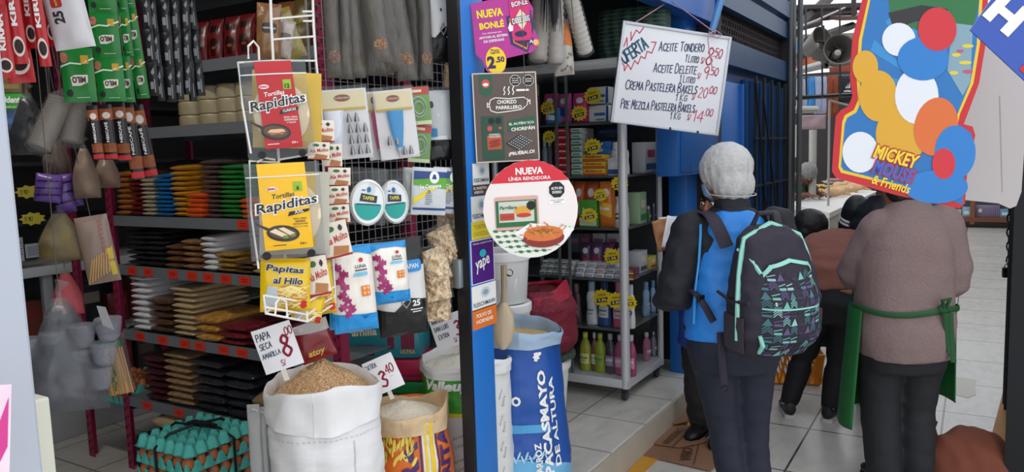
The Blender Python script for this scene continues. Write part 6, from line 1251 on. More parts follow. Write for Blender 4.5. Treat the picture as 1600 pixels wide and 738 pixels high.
# fifth row (k=1): softeners
cbottle('white softener bottle with pale blue cap, leftmost of its row', 922, 18, 440, 1, '#d6dade', '#9fb6d0', txt='Bolivar', tc='#2b3c55'); cbottle('dark blue softener bottle with white oval label', 942, 19, 440, 1, '#2a4f96', '#23407c', txt='Bolivar', tc='#1d3060', lcol='#d6dbe4')
cbottle('pink softener bottle with pink cap', 965, 20, 440, 1, '#c9568a', '#d884ae', txt='Downy', tc='#2a2a5a', lcol='#e6c8d6'); cbottle('white softener bottle beside the corner post', 983, 14, 446, 1, '#dcdde0', '#c9ced6', txt='D', tc='#44506a'); cbottle('dim plum bottle at the left of the softener row', 898, 15, 444, 1, '#4f3340', '#6a4a58', txt='S', tc='#8a7a80')
star(941, 466, 17, '9.90', 'yellow star tag on the dark blue softener bottle'); star(963, 470, 16, '9.50', 'yellow star tag on the pink softener bottle'); star(983, 473, 13, '8.90', 'yellow star tag beside the corner post')
# bottom row (k=0)
for i, (px, wd, c, cap, lc) in enumerate([(912, 17, '#b7b83a', '#c9cf4a', '#d5d98a'), (926, 10, '#8a5a52', '#c9c9c9', '#d9cfc4'), (935, 17, '#a9bf34', '#b9c23a', '#8fae4a'), (951, 16, '#4f4658', '#b9b4c0', '#8a7a9a'), (967, 19, '#c25a8c', '#cfc6d0', '#d884ac'), (984, 15, '#b04a7a', '#cfc6d0', '#d884ac')]):
    cbottle(['yellow green', 'small brown', 'lime green', 'smoky purple', 'clear pink', 'deep pink'][i]+' cleaner bottle on the lowest cabinet shelf', px, wd, 520+i, 0, c, cap, 'soda', txt='600' if i > 2 else 'Poet', tc='#e9e2ea' if i > 2 else '#4a6a2a', lcol=lc, clear=True)
# goods seen through the side pane
for i, (px, yt, k, c, cap, pf) in enumerate([(1009, 441, 1, '#8fb8d8', '#6f9fca', 'soft'), (1021, 438, 1, '#a3c6e0', '#7fb0d6', 'soft'), (1010, 520, 0, '#c77a9c', '#d6d2d8', 'soda'), (1022, 518, 0, '#a9a0ac', '#d6d2d8', 'soda')]):
    cbottle(['pale blue softener bottle behind the side pane, nearer one', 'pale blue softener bottle behind the side pane, farther one', 'pink cleaner bottle behind the side pane', 'clear cleaner bottle behind the side pane'][i], px, 15, yt, k, c, cap, pf, txt='Suavitel' if k else '600', tc='#e6f0f8', clear=(k == 0), X=XR-.06, yaw=R(70))
def sbox(name, lab, px0, px1, y0, y1, col, tc, k):
    a, b = onX(px0, y1, XR-.03), onX(px1, y1, XR-.03); w = b.y-a.y; h = onX((px0+px1)/2, y0, XR-.03).z-Z6[k]; t = thing(name, lab, 'box', (XR-.03, (a.y+b.y)/2, Z6[k]), R(90)); MB().box((0, .04, h/2), (w, .08, h), bev=.003).obj('carton', plastic(col), t)
    A().rect(-.4*w, .1*h, .4*w, .3*h).on(t, 'blue_band', mat(tc)); A().rect(-.3*w, .5*h, .3*w, .75*h).on(t, 'label_panel', mat('#c04a86' if k == 4 else '#e9e4c8'))
sbox('soap_carton', 'white carton with pink label behind the side pane', 1008, 1027, 222, 272, '#d9dce2', '#2f5fa0', 4); sbox('cleaner_box', 'green and white box behind the side pane', 1000, 1011, 300, 356, '#a9c8a0', '#3f8a3a', 3)
for i, (px, yt, c) in enumerate([(1003, 316, '#47505a'), (1013, 322, '#3f7a4a'), (1022, 318, '#6a5a7a')]): cbottle(('nearest', 'middle', 'farthest')[i]+' small bottle behind the side pane, third shelf', px, 9, yt, 3, c, '#c9ccd0', txt='A', tc='#dddddd', X=XR-.05, yaw=R(80))
sbox('stock_carton', 'white carton with yellow flap behind the side pane, soap shelf', 1000, 1012, 392, 436, '#c9ced2', '#3a4a5a', 2); sbox('stock_carton', 'yellow edged carton behind the side pane, far end of soap shelf', 1016, 1026, 400, 436, '#d9c23a', '#a8332c', 2)
# on top of the cabinet
c = onY(985, 88, 4.05); t = thing('mesh_bundle', 'dark green folded net bundle on top of the glass cabinet', 'net bundle', (c.x, 4.12, zt2), R(10)); w = .40; h = onY(985, 8, 4.05).z-zt2
S = pillow(w, h, .3, 4, .012, 18, .22); bag_mesh(MB(), S, w, h, 20, 24).obj('netting', mat('#2f4a3f', .7, c2='#1e312a', scale=26, kind='wave', bump=.8, stretch=(.2, .2, 1)), t)
a = A()
for k in range(12): a.line([(-.47*w, (.08+.075*k)*h), (.47*w, (.08+.075*k)*h)], .004)
a.on(t, 'fold_edges', mat('#4d6e60', .7), S, .004, .02); m = MB().tube([(.02, -.01, h), (.02, .02, h+.35)], .002, 5); m.obj('tie_string', mat('#8a8f8a'), t)
# cups in sleeves and brush above
def cupsl(lab, a, b, X, r, col, n=16, extra=None):
    t = cups(lab, a, b, X, r, n, col); 
    return t
cupsl('white cup sleeve slanting down above the cabinet, nearest one', (880, -45), (915, 82), -1.52, .036, '#cfcac2'); cupsl('grey cup sleeve left of the slanting one', (866, -30), (868, 100), -1.56, .040, '#b5afa8', 12); cupsl('pale cup sleeve close to the brown poster', (848, -30), (840, 96), -1.60, .042, '#a89f96', 12)
o, w, h = hfit(866, 30, 897, 118, -1.58); t = thing('printed_cup_bag', 'clear bag of printed cups with an orange print between the cup sleeves', 'bag', o, HY, None, R(-6)); S = pillow(w, h, .08, 3, .006); bag_mesh(MB(), S, w, h).obj('pouch', mat('#b9b2aa', .3, clear=.3), t)
A().poly([(-.4*w, .55*h), (.4*w, .5*h), (.3*w, .9*h), (-.1*w, .95*h)]).on(t, 'orange_print', mat('#d2702a'), S, .003, .012); rnd = random.Random(4); a = A()
for k in range(14): a.ell(rnd.uniform(-.35, .35)*w, rnd.uniform(.05, .42)*h, .006, .006, 8)
a.on(t, 'grey_marks', mat('#7a7672'), S, .003, .012); MB().tube([(0, 0, h), (0, .01, 2.6-o.z)], .0012, 5).obj('hang_string', mat('#55504c'), t)
o, w, h = hfit(852, -60, 878, 52, -1.50); t = thing('feather_duster', 'black bristle duster hanging above the magenta poster', 'duster', o, HY); m = MB(); rnd = random.Random(9)
for k in range(60): x, y = rnd.gauss(0, .3)*w, rnd.gauss(0, .015); m.tube([(x*.5, y*.5, h), (x, y, h*.5), (x*1.15, y*1.2, rnd.uniform(0, .25)*h)], [.0022, .0022, .0006], 4)
m.obj('bristles', mat('#1c1a22', .6), t); MB().tube([(0, 0, h*.8), (0, 0, 2.6-o.z)], .008, 8).obj('handle', mat('#2a2a2e', .4), t)
# --- whiteboard
D0 = 3.72; c = P(1049, 124, D0); t = thing('offer_whiteboard', 'hanging whiteboard handwritten with offer prices in blue and red marker', 'whiteboard', c, R(40), None, R(8.5)); w, h = 174*D0/1200*1.0, 152*D0/1200*.995
MB().box((0, .006, 0), (w, .012, h), bev=.002).obj('writing_surface', mat('#dfe1e6', .3), t); FR = mat('#b9bcc2', .35, metal=.4)
for n, x, z, dx, dz in (('l', -w/2, 0, .014, h+.014), ('r', w/2, 0, .014, h+.014), ('t', 0, h/2, w, .014), ('b', 0, -h/2, w, .014)): MB().box((x, .004, z), (dx, .02, dz), bev=.002).obj('frame_edge', FR, t)
for x in (.02, .14): MB().tube([(x*w*2.2, -.008, -h/2+.004), (x*w*2.2+.001, -.012, -h/2-.006)], .004, 6).obj('clip', BLACK, t)
def uv(px, py):
    x, y = px-108, py-55; det = 634*555+45*105; return ((x*555+y*45)/det-.5)*w, (.5-(634*y-105*x)/det)*h
blu, red_ = A(), A(); fB = lambda u, v, o: Vector((u, -.0006-o, v))
def ln(art, s, px, py, hp, px1, ww=.10, rot=0):
    u, v = uv(px, py); u1, _ = uv(px1, py); hh = hp/555*h; k = A(); k.mark(s, 0, 0, hh, ww, 0, .12, 1, len(s), 1.0); mx = max(q[0] for q in k.v); art.mark(s, u, v, hh, ww, R(rot), .12, 1, len(s), (u1-u)/mx)
ln(blu, 'Aceite Tondero', 318, 220, 50, 592, .1, 6.5); ln(blu, '1 Litro', 478, 287, 42, 560, .1, 3); ln(blu, 'Aceite Deleite', 292, 340, 50, 556, .1, 5); ln(blu, '1 Litro', 450, 402, 40, 545, .1, 3); ln(blu, 'Crema Pastelera Bakels', 132, 430, 52, 566, .1, 3.6); ln(blu, '1 Kg', 432, 507, 40, 505, .1, 3); ln(blu, 'Pre Mezcla Pastelera Bakels', 110, 540, 50, 558, .1, 4.2); ln(blu, '1 Kg', 405, 612, 40, 470, .1, 3)
blu.on(t, 'marker_lettering', mat('#2b3c66', .4), fB)
for s, px, py, hp, px1 in (('8', 598, 305, 100, 640), ('.50', 642, 262, 48, 700), ('__', 660, 268, 30, 692), ('S/', 572, 298, 34, 592), ('9', 588, 385, 70, 622), ('.50', 625, 365, 44, 682), ('__', 640, 362, 30, 672), ('S/', 556, 385, 32, 576), ('20', 568, 492, 58, 622), ('.00', 626, 472, 42, 680), ('__', 640, 470, 28, 664), ('S/', 530, 505, 34, 550), ('14', 540, 630, 64, 606), ('.00', 612, 600, 40, 664), ('__', 634, 598, 28, 656), ('S/', 508, 622, 34, 530)): ln(red_, s, px, py, hp, px1, .075 if hp > 55 else .11)
zg = [(115, 195), (125, 150), (120, 190), (160, 105), (150, 160), (190, 100), (185, 145), (225, 92)]; red_.line([uv(*q_) for q_ in [(112, 192), (128, 142), (132, 190)]], .005); red_.line([uv(*q_) for q_ in [(150, 110), (152, 158), (180, 100), (200, 118), (222, 88)]], .005); red_.line([uv(*q_) for q_ in [(108, 285), (120, 300), (122, 328), (140, 292), (160, 322), (180, 272), (200, 292), (215, 250), (240, 262), (250, 222), (278, 232), (300, 172), (272, 170)]], .005)
red_.on(t, 'marker_prices', mat('#c62f57', .4), fB); of = A(); u, v = uv(122, 290); of.mark('OFERTA', u, v, .115*h, .16, R(42), .1, .82, 4, .62); of.on(t, 'marker_offer', mat('#1f5a78', .4), fB)
for nm, pts in (('hanging_string', [P(990, 37, D0), P(1020, 18, 3.9), P(1048, 0, 4.1), P(1052, -30, 4.3)]), ('hanging_string', [P(1048, 0, 4.1), P(1080, 24, 3.95), P(1118, 52, D0+.05)]), ('hanging_string', [P(1116, 55, D0), P(1108, 50, D0-.02), P(1106, 62, D0-.03), P(1110, 90, D0-.03), P(1113, 108, D0-.03)]), ('hanging_string', [P(1108, 52, D0-.02), P(1119, 48, D0-.01), P(1128, 54, D0-.01), P(1120, 60, D0-.02), P(1110, 54, D0-.02)])):
    im = t.matrix_world.inverted(); MB().tube([im @ p for p in pts], .0028, 6).obj(nm, mat('#b58a90', .6), t)
# ================================================================ blue front fittings, corridor and market beyond
a, b = onX(1059, 276, -1.38), onX(1122, 276, -1.38); zt = onX(1090, 175, -1.38).z; zb_ = a.z
t = thing('meter_box', 'blue metal meter box fixed to the blue front beside the whiteboard', 'meter box', (-1.44, (a.y+b.y)/2, zb_), R(90)); w = b.y-a.y; h = zt-zb_
MB().box((0, 0, h/2), (w, .12, h), bev=.006).obj('box_body', mat('#1c5ea8', .45, var=.1, scale=6), t); MB().box((0, -.064, h/2), (w*.88, .008, h*.9), bev=.003).obj('box_door', mat('#1a5699', .45), t); MB().box((w*.3, -.075, h*.45), (.03, .02, .012)).obj('latch', STEEL, t); MB().tube([(-.2*w, -.066, .12*h), (-.2*w, -.07, .12*h)], .03, 16).obj('round_knockout', mat('#174f8c', .5), t)
def wcable(label, pts, r, m): 
    b = pts[0]; t = MB(); t.tube([p-b for p in pts], r, 6); o = t.obj('cable', m); o.location = b; return tag(o, label, 'cable')
wcable('pale cable sagging from the blue front to the market posts', [P(1112, 14, 5.0), P(1150, 36, 5.6), P(1195, 50, 6.6), P(1237, 47, 7.4), P(1275, 32, 8.2), P(1320, 12, 9.0)], .012, mat('#a39a94', .5))
wcable('loose pale cable dangling in the market doorway', [P(1228, 55, 6.9), P(1224, 75, 6.9), P(1232, 86, 7.0), P(1243, 92, 7.1), P(1250, 104, 7.2), P(1236, 108, 7.2)], .012, mat('#8f8c8a', .5))
m = MB(); p0, p1 = P(1132, -20, 4.6), P(1112, 50, 4.5); c = (p0+p1)/2; m.tube([p0-c, p1-c], .022, 8); o = m.obj('awning_bar', mat('#4f8ac0', .4)); o.location = c; tag(o, 'pale blue slanting awning bar above the whiteboard corner', 'bar')
# gate bars over the passage
m = MB()
for px in (1259, 1284, 1312): m.tube([P(px, 8, 7.6), P(px+1, 152, 7.6)], .010, 6)
m.tube([P(1212, 155, 7.3), P(1335, 148, 8.0)], .022, 6); struct('trim_12', m, mat('#17181c', .5))
# market counter
zc = .92; K0, K1, K2 = onZ(1296, 333, zc), onZ(1371, 299, zc), onZ(1230, 318, zc); K3 = K2+(K1-K0)
ct2 = thing('market_counter', 'pale tiled market counter with chickens in the passage beyond', 'counter', (K0.x, K0.y, 0))
def cpoly(name, z0, z1, inset, m):
    cen = (K0+K1+K2+K3)/4; q_ = [K0, K1, K3, K2]; vs = [Vector(((p.x-cen.x)*inset+cen.x-K0.x, (p.y-cen.y)*inset+cen.y-K0.y, z)) for z in (z0, z1) for p in q_]
    return MB().add(vs, [(0, 1, 2, 3), (7, 6, 5, 4), (0, 4, 5, 1), (1, 5, 6, 2), (2, 6, 7, 3), (3, 7, 4, 0)]).obj(name, m, ct2, False)
cpoly('counter_base', 0, zc-.05, .97, mat('#b3aca2', .6, var=.12, scale=3)); cpoly('counter_top', zc-.05, zc, 1.0, mat('#d9d8d4', .35))
def on_c(px, py, dz=0): return onZ(px, py, zc+dz)
ps = MB(); p = on_c(1269, 312); ps.tube([p, (p.x, p.y, 1.75)], .045, 12); q2 = on_c(1240, 300)
fr_ = thing('stall_frame', 'off white tube frame standing on the market counter', 'stall frame', p)
MB().tube([(0, 0, 0), (0, 0, .78)], .042, 12).obj('upright', mat('#b9b6b0', .4), fr_)
wp = onZ(1232, 420, 0); 
im = Matrix.Translation(-p); hgt = P(1232, 110, (Vector((wp.x, wp.y, 1.5))-EYE).dot(FWD)).z
MB().tube([im @ Vector((wp.x, wp.y, 0)), im @ Vector((wp.x, wp.y, hgt-.15)), im @ (Vector((wp.x, wp.y, hgt))+Vector((.06, .1, -.02))), im @ P(1290, 100, 7.6), im @ P(1336, 94, 8.6)], .045, 10).obj('main_pole', mat('#8f8f8c', .4), fr_)
MB().tube([im @ P(1222, 172, 7.6), im @ P(1275, 171, 8.2)], .035, 8).obj('cross_bar', mat('#b9b6b0', .4), fr_); p2 = on_c(1294, 322); top = P(1302, 158, (p2-EYE).dot(FWD)); MB().tube([im @ p2, im @ Vector((p2.x, p2.y, top.z))], .012, 8).obj('thin_post', mat('#a5a29e', .4), fr_); MB().tube([im @ Vector((p2.x, p2.y, top.z)), im @ P(1345, 170, 9.5)], .010, 6).obj('thin_rail', mat('#a5a29e', .4), fr_)
MB().tube([im @ onZ(1243, 246, 1.3), im @ (onZ(1243, 246, 1.3)+Vector((0, 0, .6)))], .04, 8).obj('short_post', mat('#b9b6b0', .4), fr_)
SK = mat('#d9b183', .5, var=.15, scale=12)
for i, (px, py, ya) in enumerate([(1302, 308, 10), (1318, 305, 30), (1334, 300, -10), (1347, 296, 40), (1310, 298, 60), (1328, 294, 5)]):
    p = on_c(px, py); t = thing('plucked_chicken', '%s plucked chicken on the market counter, counted from the nearest' % ('nearest', 'second', 'third', 'fourth', 'fifth', 'sixth')[i], 'chicken', p, R(ya), 'plucked chickens'); m = MB(); m.ball((0, 0, .06), .06, 12, 8, (1.7, 1.0, .95)); m.ball((.09, 0, .065), .045, 10, 7, (1.1, 1, .9)); m.tube([(.12, .02, .05), (.17, .05, .03), (.2, .06, .02)], [.02, .014, .01], 8)
    vs, fs = remesh(m, .012, 2, .002); MB().add(vs, fs).obj('carcass', SK, t)
    for s in (-1, 1): MB().tube([(-.05, .04*s, .05), (-.11, .06*s, .05), (-.16, .045*s, .03), (-.21, .04*s, .02)], [.03, .026, .012, .009], 8).obj('leg', mat('#d8a860', .5), t)
for i, (px, py) in enumerate([(1282, 300), (1288, 294), (1280, 293)]):
    p = on_c(px, py); t = thing('chicken_feet', '%s bunch of yellow chicken feet beside the counter post' % ('front', 'right', 'back')[i], 'chicken feet', p, i, 'chicken feet bunches'); rnd = random.Random(i); m = MB()
    for k in range(7): a = rnd.uniform(0, 6.28); m.tube([(0, 0, .02), (.06*math.cos(a), .06*math.sin(a), .04), (.10*math.cos(a), .10*math.sin(a), .01)], [.012, .008, .004], 6)
    m.obj('feet', mat('#d9a83a', .5), t); MB().tube([(.05*math.cos(a), .05*math.sin(a), .03) for a in [k*.6 for k in range(10)]], .005, 5).obj('string', mat('#c9c0b0'), t)
p = on_c(1245, 312); t = thing('green_bag', 'green and white printed bag on the near corner of the market counter', 'bag', p, R(31)); S = pillow(.18, .26, .14, 5, .012, 12, .4); bag_mesh(MB(), S, .18, .26).obj('pouch', mat('#2f5a3c', .5), t); a = A()
for k in range(3): a.ell(-.03+.03*k, .06+.07*k, .03, .018, 12, .5)
a.on(t, 'white_print', mat('#c9d0c8'), S, .004, .02)
p = on_c(1305, 286); t = thing('steel_tray', 'steel tray of meat behind the chickens on the counter', 'tray', p, R(20)); m = MB(); m.lathe([(.16, 0), (.2, .03), (.19, .03), (.15, .006)], 24); m.obj('tray', STEEL, t)
m = MB(); rnd = random.Random(3)
for k in range(9): m.ball((rnd.uniform(-.1, .1), rnd.uniform(-.1, .1), .04), .04, 8, 6, (1.2, .9, .7))
o = m.obj('meat_cuts', mat('#b3766a', .4, var=.2, scale=20)); o.location = p+Vector((0, 0, .005)); o['kind'] = 'stuff'; tag(o, 'pinkish meat cuts heaped in the steel tray', 'meat')
# hanging clothes beyond
zr = P(1290, 122, 11.5).z
cl = MB().tube([P(1236, 122, 11.5), P(1345, 117, 11.8)], .012, 6).obj('clothes_rail', mat('#6a6a6e', .4)); tag(cl, 'thin rail holding the hanging clothes beyond the counter', 'rail')
for i, (x0, x1, y0, y1, c, c2, l) in enumerate([(1244, 1262, 122, 172, '#8d9cc4', '#c9cede', 'pale blue plaid shirt hanging left of the bright blue strip'), (1262, 1272, 121, 176, '#2f86d0', '#3fa0e6', 'bright blue garment strip hanging among the shirts'), (1272, 1292, 120, 178, '#7f90c0', '#c2c8dc', 'blue plaid shirt hanging right of the bright blue strip'), (1290, 1310, 118, 182, '#9a4a20', '#7a3415', 'rust brown garment hanging beyond the counter'), (1308, 1336, 118, 160, '#20232a', '#15171c', 'black shirt with a small white emblem hanging beyond'), (1246, 1290, 180, 202, '#8a6f78', '#c0a8ac', 'pink checked cloth folded over the lower bar')]):
    o, w, h = fit(x0, y0, x1, y1, 11.6, YAW); t = thing('hanging_garment', l, 'garment', o, YAW); S = pillow(w, h, .08, i, .02, 8, .3); bag_mesh(MB(), S, w, h, 14, 12).obj('cloth', mat(c, .7, c2=c2, scale=14, kind='wave' if i in (0, 2, 5) else 'noise'), t)
    if i == 4: A().text('adidas', 0, .42*h, .4*w, None, .03).poly([(-.12*w, .52*h), (-.04*w, .52*h), (-.06*w, .62*h)]).poly([(-.02*w, .52*h), (.06*w, .52*h), (.04*w, .70*h)]).poly([(.08*w, .52*h), (.16*w, .52*h), (.14*w, .78*h)]).on(t, 'emblem', WHITE, S, .004, .03)
    elif i < 4: A().rect(-.02*w, .05*h, .02*w, .9*h).on(t, 'placket', mat('#6a78a0' if i != 3 else '#5a2a12'), S, .006, .05)
for i, (x0, x1, y0, y1, c) in enumerate([(1228, 1262, 84, 108, '#a85238'), (1258, 1300, 88, 108, '#b8623f'), (1296, 1340, 80, 112, '#a04e38')]):
    o, w, h = fit(x0, y0, x1, y1, 12.5, YAW); t = MB(); S = pillow(w, h, .05, i, .03, 4, .2); bag_mesh(t, S, w, h, 12, 8); ob = t.obj('tarp', mat(c, .7, var=.25, scale=5)); ob.location = o; ob.rotation_euler.z = YAW; tag(ob, '%s orange red tarp sheet under the market roof' % ('left', 'middle', 'right')[i], 'tarp', 'market tarps')
# lamps
for i, (px, py, D, yw, tl) in enumerate([(1273, 72, 7.4, 60, 70), (1308, 84, 7.2, 20, 75)]):
    c = P(px, py, D); t = thing('flood_lamp', ['left', 'right, nearer'][i]+' dusty bell lamp hung in the passage', 'lamp', c, R(yw), 'passage lamps', R(0), R(tl)); m = MB(); m.lathe([(.05, -.12), (.07, -.10), (.10, -.02), (.14, .10), (.145, .115), (.135, .11), (.09, -.02), (.05, -.09)], 24, cap=False); m.obj('lamp_shade', mat('#6e6a66', .5, metal=.3), t); MB().lathe([(.05, -.2), (.055, -.12)], 16).obj('lamp_housing', mat('#4b4845', .5), t); MB().lathe([(.02, -.09), (.04, -.03), (.03, .03), (.0, .05)], 14).obj('bulb', mat('#c9c4ba', .3), t)
t = thing('lamp_hanger', 'dark chain and bracket between the two bell lamps', 'bracket', P(1288, 66, 7.3)); im = t.matrix_world.inverted(); MB().tube([im @ P(1286, 40, 7.3), im @ P(1287, 66, 7.3), im @ P(1292, 78, 7.3)], .015, 6).obj('hanger_rod', mat('#2a2624', .5), t); MB().tube([im @ P(1262, 68, 7.35), im @ P(1284, 64, 7.3), im @ P(1300, 70, 7.25), im @ P(1318, 80, 7.2)], .012, 6).obj('bracket_bar', mat('#2a2624', .5), t)
MB().box(im @ P(1284, 87, 7.3), (.14, .1, .11), Matrix.Rotation(R(20), 3, 'Y')).obj('junction_box', mat('#57504a', .5), t)
# stand at the end of the passage
e0 = onZ(1530, 356, 0); ez_ = e0.y
sx0, sx1 = onY(1440, 350, ez_).x, onY(1600, 350, ez_).x
t = thing('wooden_stand', 'wooden shop stand with dark plinth at the end of the passage', 'stand', ((sx0+sx1)/2, ez_+.3, 0)); w = sx1-sx0
z1, z2 = onY(1530, 347, ez_).z, onY(1530, 340, ez_).z
MB().box((0, 0, z1/2), (w, .6, z1), bev=.01).obj('plinth', mat('#1c1513', .6), t); MB().box((0, 0, (z1+z2)/2), (w, .62, z2-z1)).obj('lower_shelf', mat('#7a4a30', .5), t); MB().box((0, .28, .8), (w, .03, 1.4)).obj('back_board', mat('#5b5f63', .5, var=.3, scale=3), t)
MB().box((0, 0, 1.5), (w, .6, .04)).obj('top_shelf', mat('#7a4a30', .5), t)
for px in (1519, 1445, 1598): x = onY(px, 345, ez_).x-(sx0+sx1)/2; MB().box((x, -.28, .78), (.07, .05, 1.45)).obj('upright', mat('#8a5234', .5), t)
for i, (x0, x1, yt, c) in enumerate([(1484, 1502, 328, '#b9bcc0'), (1503, 1517, 324, '#8fb9cc'), (1524, 1562, 321, '#8d7f9c'), (1562, 1578, 327, '#6fa3c4')]):
    a, b = onY(x0, 341, ez_+.1), onY(x1, 341, ez_+.1); h = onY((x0+x1)/2, yt, ez_+.1).z-z2; t = thing('packaged_box', ['grey white', 'pale blue', 'wide lilac striped', 'blue labelled'][i]+' box on the wooden stand at the passage end', 'box', ((a.x+b.x)/2, ez_+.1, z2)); w = b.x-a.x; MB().box((0, .1, h/2), (w, .2, h), bev=.01).obj('carton', plastic(c), t); aa = A()
    if i == 2:
        for k in range(11): aa.rect((-.46+.085*k)*w, .1*h, (-.43+.085*k)*w, .8*h)
    else: aa.rect(-.3*w, .25*h, .3*w, .6*h)
    aa.on(t, 'print_pattern', mat('#6f6080' if i == 2 else '#e6edf2'))
    if i == 2: A().rrect(-.38*w, .4*h, -.24*w, .7*h, .01).on(t, 'white_badge', WHITE, off=.002)
# --- right side: black folding gate, chain, padlock
dirv = Vector((.106, 1.28, 0)).normalized(); ang = math.atan2(-dirv.x, dirv.y)
bpy.data.objects['trim_3'].data.transform(Matrix.Translation((-.245, -6.2, 0)))
bpy.data.objects['trim_3'].matrix_world = Matrix.Translation(Vector((.07, 4.22, 0))+dirv*1.5+Vector((.062, 0, 0))) @ Matrix.Rotation(ang, 4, 'Z')
wr = bpy.data.objects['wall_right']; wr.data.transform(Matrix.Translation((-.86, -3.6, 0))); wr.matrix_world = Matrix.Translation(Vector((.07, 4.22, 0))+dirv*.42+Vector((.595, 0, 0))) @ Matrix.Rotation(ang, 4, 'Z')
g0 = Vector((.20, 5.50, .0)); t = thing('folding_gate', 'black folded metal gate at the right edge of the passage', 'gate', g0, ang); GB = mat('#0e0f12', .5)
for k in range(6): MB().box((.01+.012*(k % 2), -.04-.10*k, 1.14), (.028, .035, 2.2), bev=.003).obj('gate_bar', GB, t)
for k in range(5):
    m = MB()
    for z in [.2+.3*j for j in range(8)]: m.tube([(.016, -.04-.10*k, z), (.016, -.14-.10*k, z+.15), (.016, -.04-.10*k, z+.3)], .006, 5)
    m.obj('gate_lattice', GB, t)
MB().box((.05, -.3, 1.14), (.006, .6, 2.15)).obj('gate_sheet', GB, t)
t = thing('chain', 'dark chain hanging down the edge of the folding gate', 'chain', P(1576, 326, 5.2)); im = t.matrix_world.inverted(); z = 0
for k in range(9):
    p0 = im @ P(1577-.2*k, 330+11*k, 5.2); m = MB(); m.tube([(p0.x+(.011*math.cos(a) if k % 2 else 0)*1, p0.y+(0 if k % 2 else .011*math.cos(a)), p0.z+.03*math.sin(a)) for a in [2*math.pi*j/14 for j in range(14)]], .0055, 6, True); m.obj('chain_link', GB, t)
t = thing('padlock', 'dark padlock at the end of the gate chain', 'padlock', P(1573, 434, 5.2), R(31)); MB().box((0, 0, .035), (.055, .03, .07), bev=.006).obj('lock_body', mat('#1a1b20', .4, metal=.3), t); MB().tube([(.018*math.cos(a), 0, .07+.03*math.sin(a)) for a in [math.pi*j/8 for j in range(9)]], .005, 6).obj('shackle', STEEL, t)
# --- floor litter
p = onZ(1506, 606, .0); t = MB(); pts = [onZ(*q_, .002)-p for q_ in [(1488, 594), (1495, 588), (1508, 590), (1526, 593), (1524, 604), (1525, 617), (1512, 622), (1496, 618), (1487, 609), (1491, 602)]]; t.add(pts+[v-Vector((0, 0, .0018)) for v in pts], [tuple(range(10)), tuple(range(19, 9, -1))]); o = t.obj('puddle', mat('#8a8262', .08, trans=.25)); o.location = p; o['kind'] = 'stuff'; tag(o, 'murky shallow puddle on the passage tiles', 'puddle')
CB = mat('#8a654c', .75, var=.15, scale=9)
def sheet(lab, quad, z, txt=None):
    p = onZ(*quad[0], z); pts = [onZ(*q_, z) - p for q_ in quad]; n = len(pts); t = thing('cardboard_sheet', lab, 'cardboard', p, 0, 'flattened cardboard'); m = MB(); m.add([v+Vector((0, 0, .004+.006*noise.noise(v*6))) for v in pts]+[v for v in pts], [tuple(range(n)), tuple(range(2*n-1, n-1, -1))]+[(k, (k+1) % n, (k+1) % n+n, k+n) for k in range(n)]); m.obj('board', CB, t, False)
    if txt:
        c = sum(pts, Vector())/n; ux = (pts[1]-pts[0]).normalized(); uy = Vector((0, 0, 1)).cross(ux)
        A().text(txt, 0, 0, .26, None, .02, 0, R(180)).rect(-.16, -.05, .16, -.045).on(t, 'lettering', mat('#5a3a2c'), lambda u, v, o: c+ux*u+uy*v+Vector((0, 0, .009+o)))
sheet('large flattened cardboard sheet under the black shoe', [(1003, 712), (1018, 676), (1120, 694), (1126, 722), (1110, 737)], .006, 'GLORIA'); sheet('cardboard sheet leaning beside the yellow line, behind the large one', [(1004, 692), (1040, 660), (1082, 668), (1110, 690), (1060, 700), (1018, 694)], .016, 'CAROLINA'); sheet('small torn cardboard flap by the shop step', [(1045, 655), (1060, 640), (1078, 642), (1076, 660), (1054, 664)], .028)
# orange crate basket
p = onZ(1232, 606, 0); t = thing('plastic_basket', 'orange plastic lattice basket on the floor behind the stooping woman', 'basket', p+Vector((-.02, .18, 0)), R(20)); OB = mat('#d98a1c', .4); w, d, h = .36, .26, .2
for sx_, sy_, L, ax in ((0, -1, w, 0), (0, 1, w, 0), (-1, 0, d, 1), (1, 0, d, 1)):
    m = MB(); n = 8
    for k in range(n+1):
        u = -L/2+L*k/n; 
        for u2 in (u-L/n, u+L/n):
            if abs(u2) > L/2+.001: continue
            q0, q1 = ((u, sy_*d/2*.9, .01), (u2, sy_*d/2, h)) if ax == 0 else ((sx_*w/2*.9, u, .01), (sx_*w/2, u2, h)); m.tube([q0, q1], .006, 5)
    m.obj('lattice_side', OB, t)
m = MB(); m.tube([(-w/2, -d/2, h), (w/2, -d/2, h), (w/2, d/2, h), (-w/2, d/2, h)], .011, 8, True); m.obj('rim', OB, t); MB().box((0, 0, .008), (w*.9, d*.9, .012), bev=.004).obj('bottom', OB, t)
# brown cloth bundle
p = onZ(1512, 742, 0); m = MB()
def Fc(a, b):
    th = a*2*math.pi; r = (1-b)**.55; x, y = .26*r*math.sin(th), .20*r*math.cos(th); zf = .19*(1-r**3)
    n = .03*noise.noise(Vector((x*7, y*7, 3)))+.018*noise.noise(Vector((x*18, y*9, 8))); return Vector((x*(1+n*2), y*(1+n*2), max(0.001, zf+n*(1.2 if b > .05 else 0))))
t = thing('cloth_bundle', 'rust brown cloth bundle on the floor at the bottom right', 'cloth bundle', p+Vector((0, .05, 0)), R(31)); m.grid(Fc, 60, 26); m.lathe([(.2, 0.001), (.24, .002)], 30, cap=True); m.obj('cloth', mat('#64301f', .8, c2='#7a3f2a', scale=12, bump=.3), t); MB().tube([(-.14, .06, .14), (-.15, .05, .20), (-.13, .05, .23)], [.03, .02, .012], 8).obj('knot', mat('#5c2a1a', .8), t)
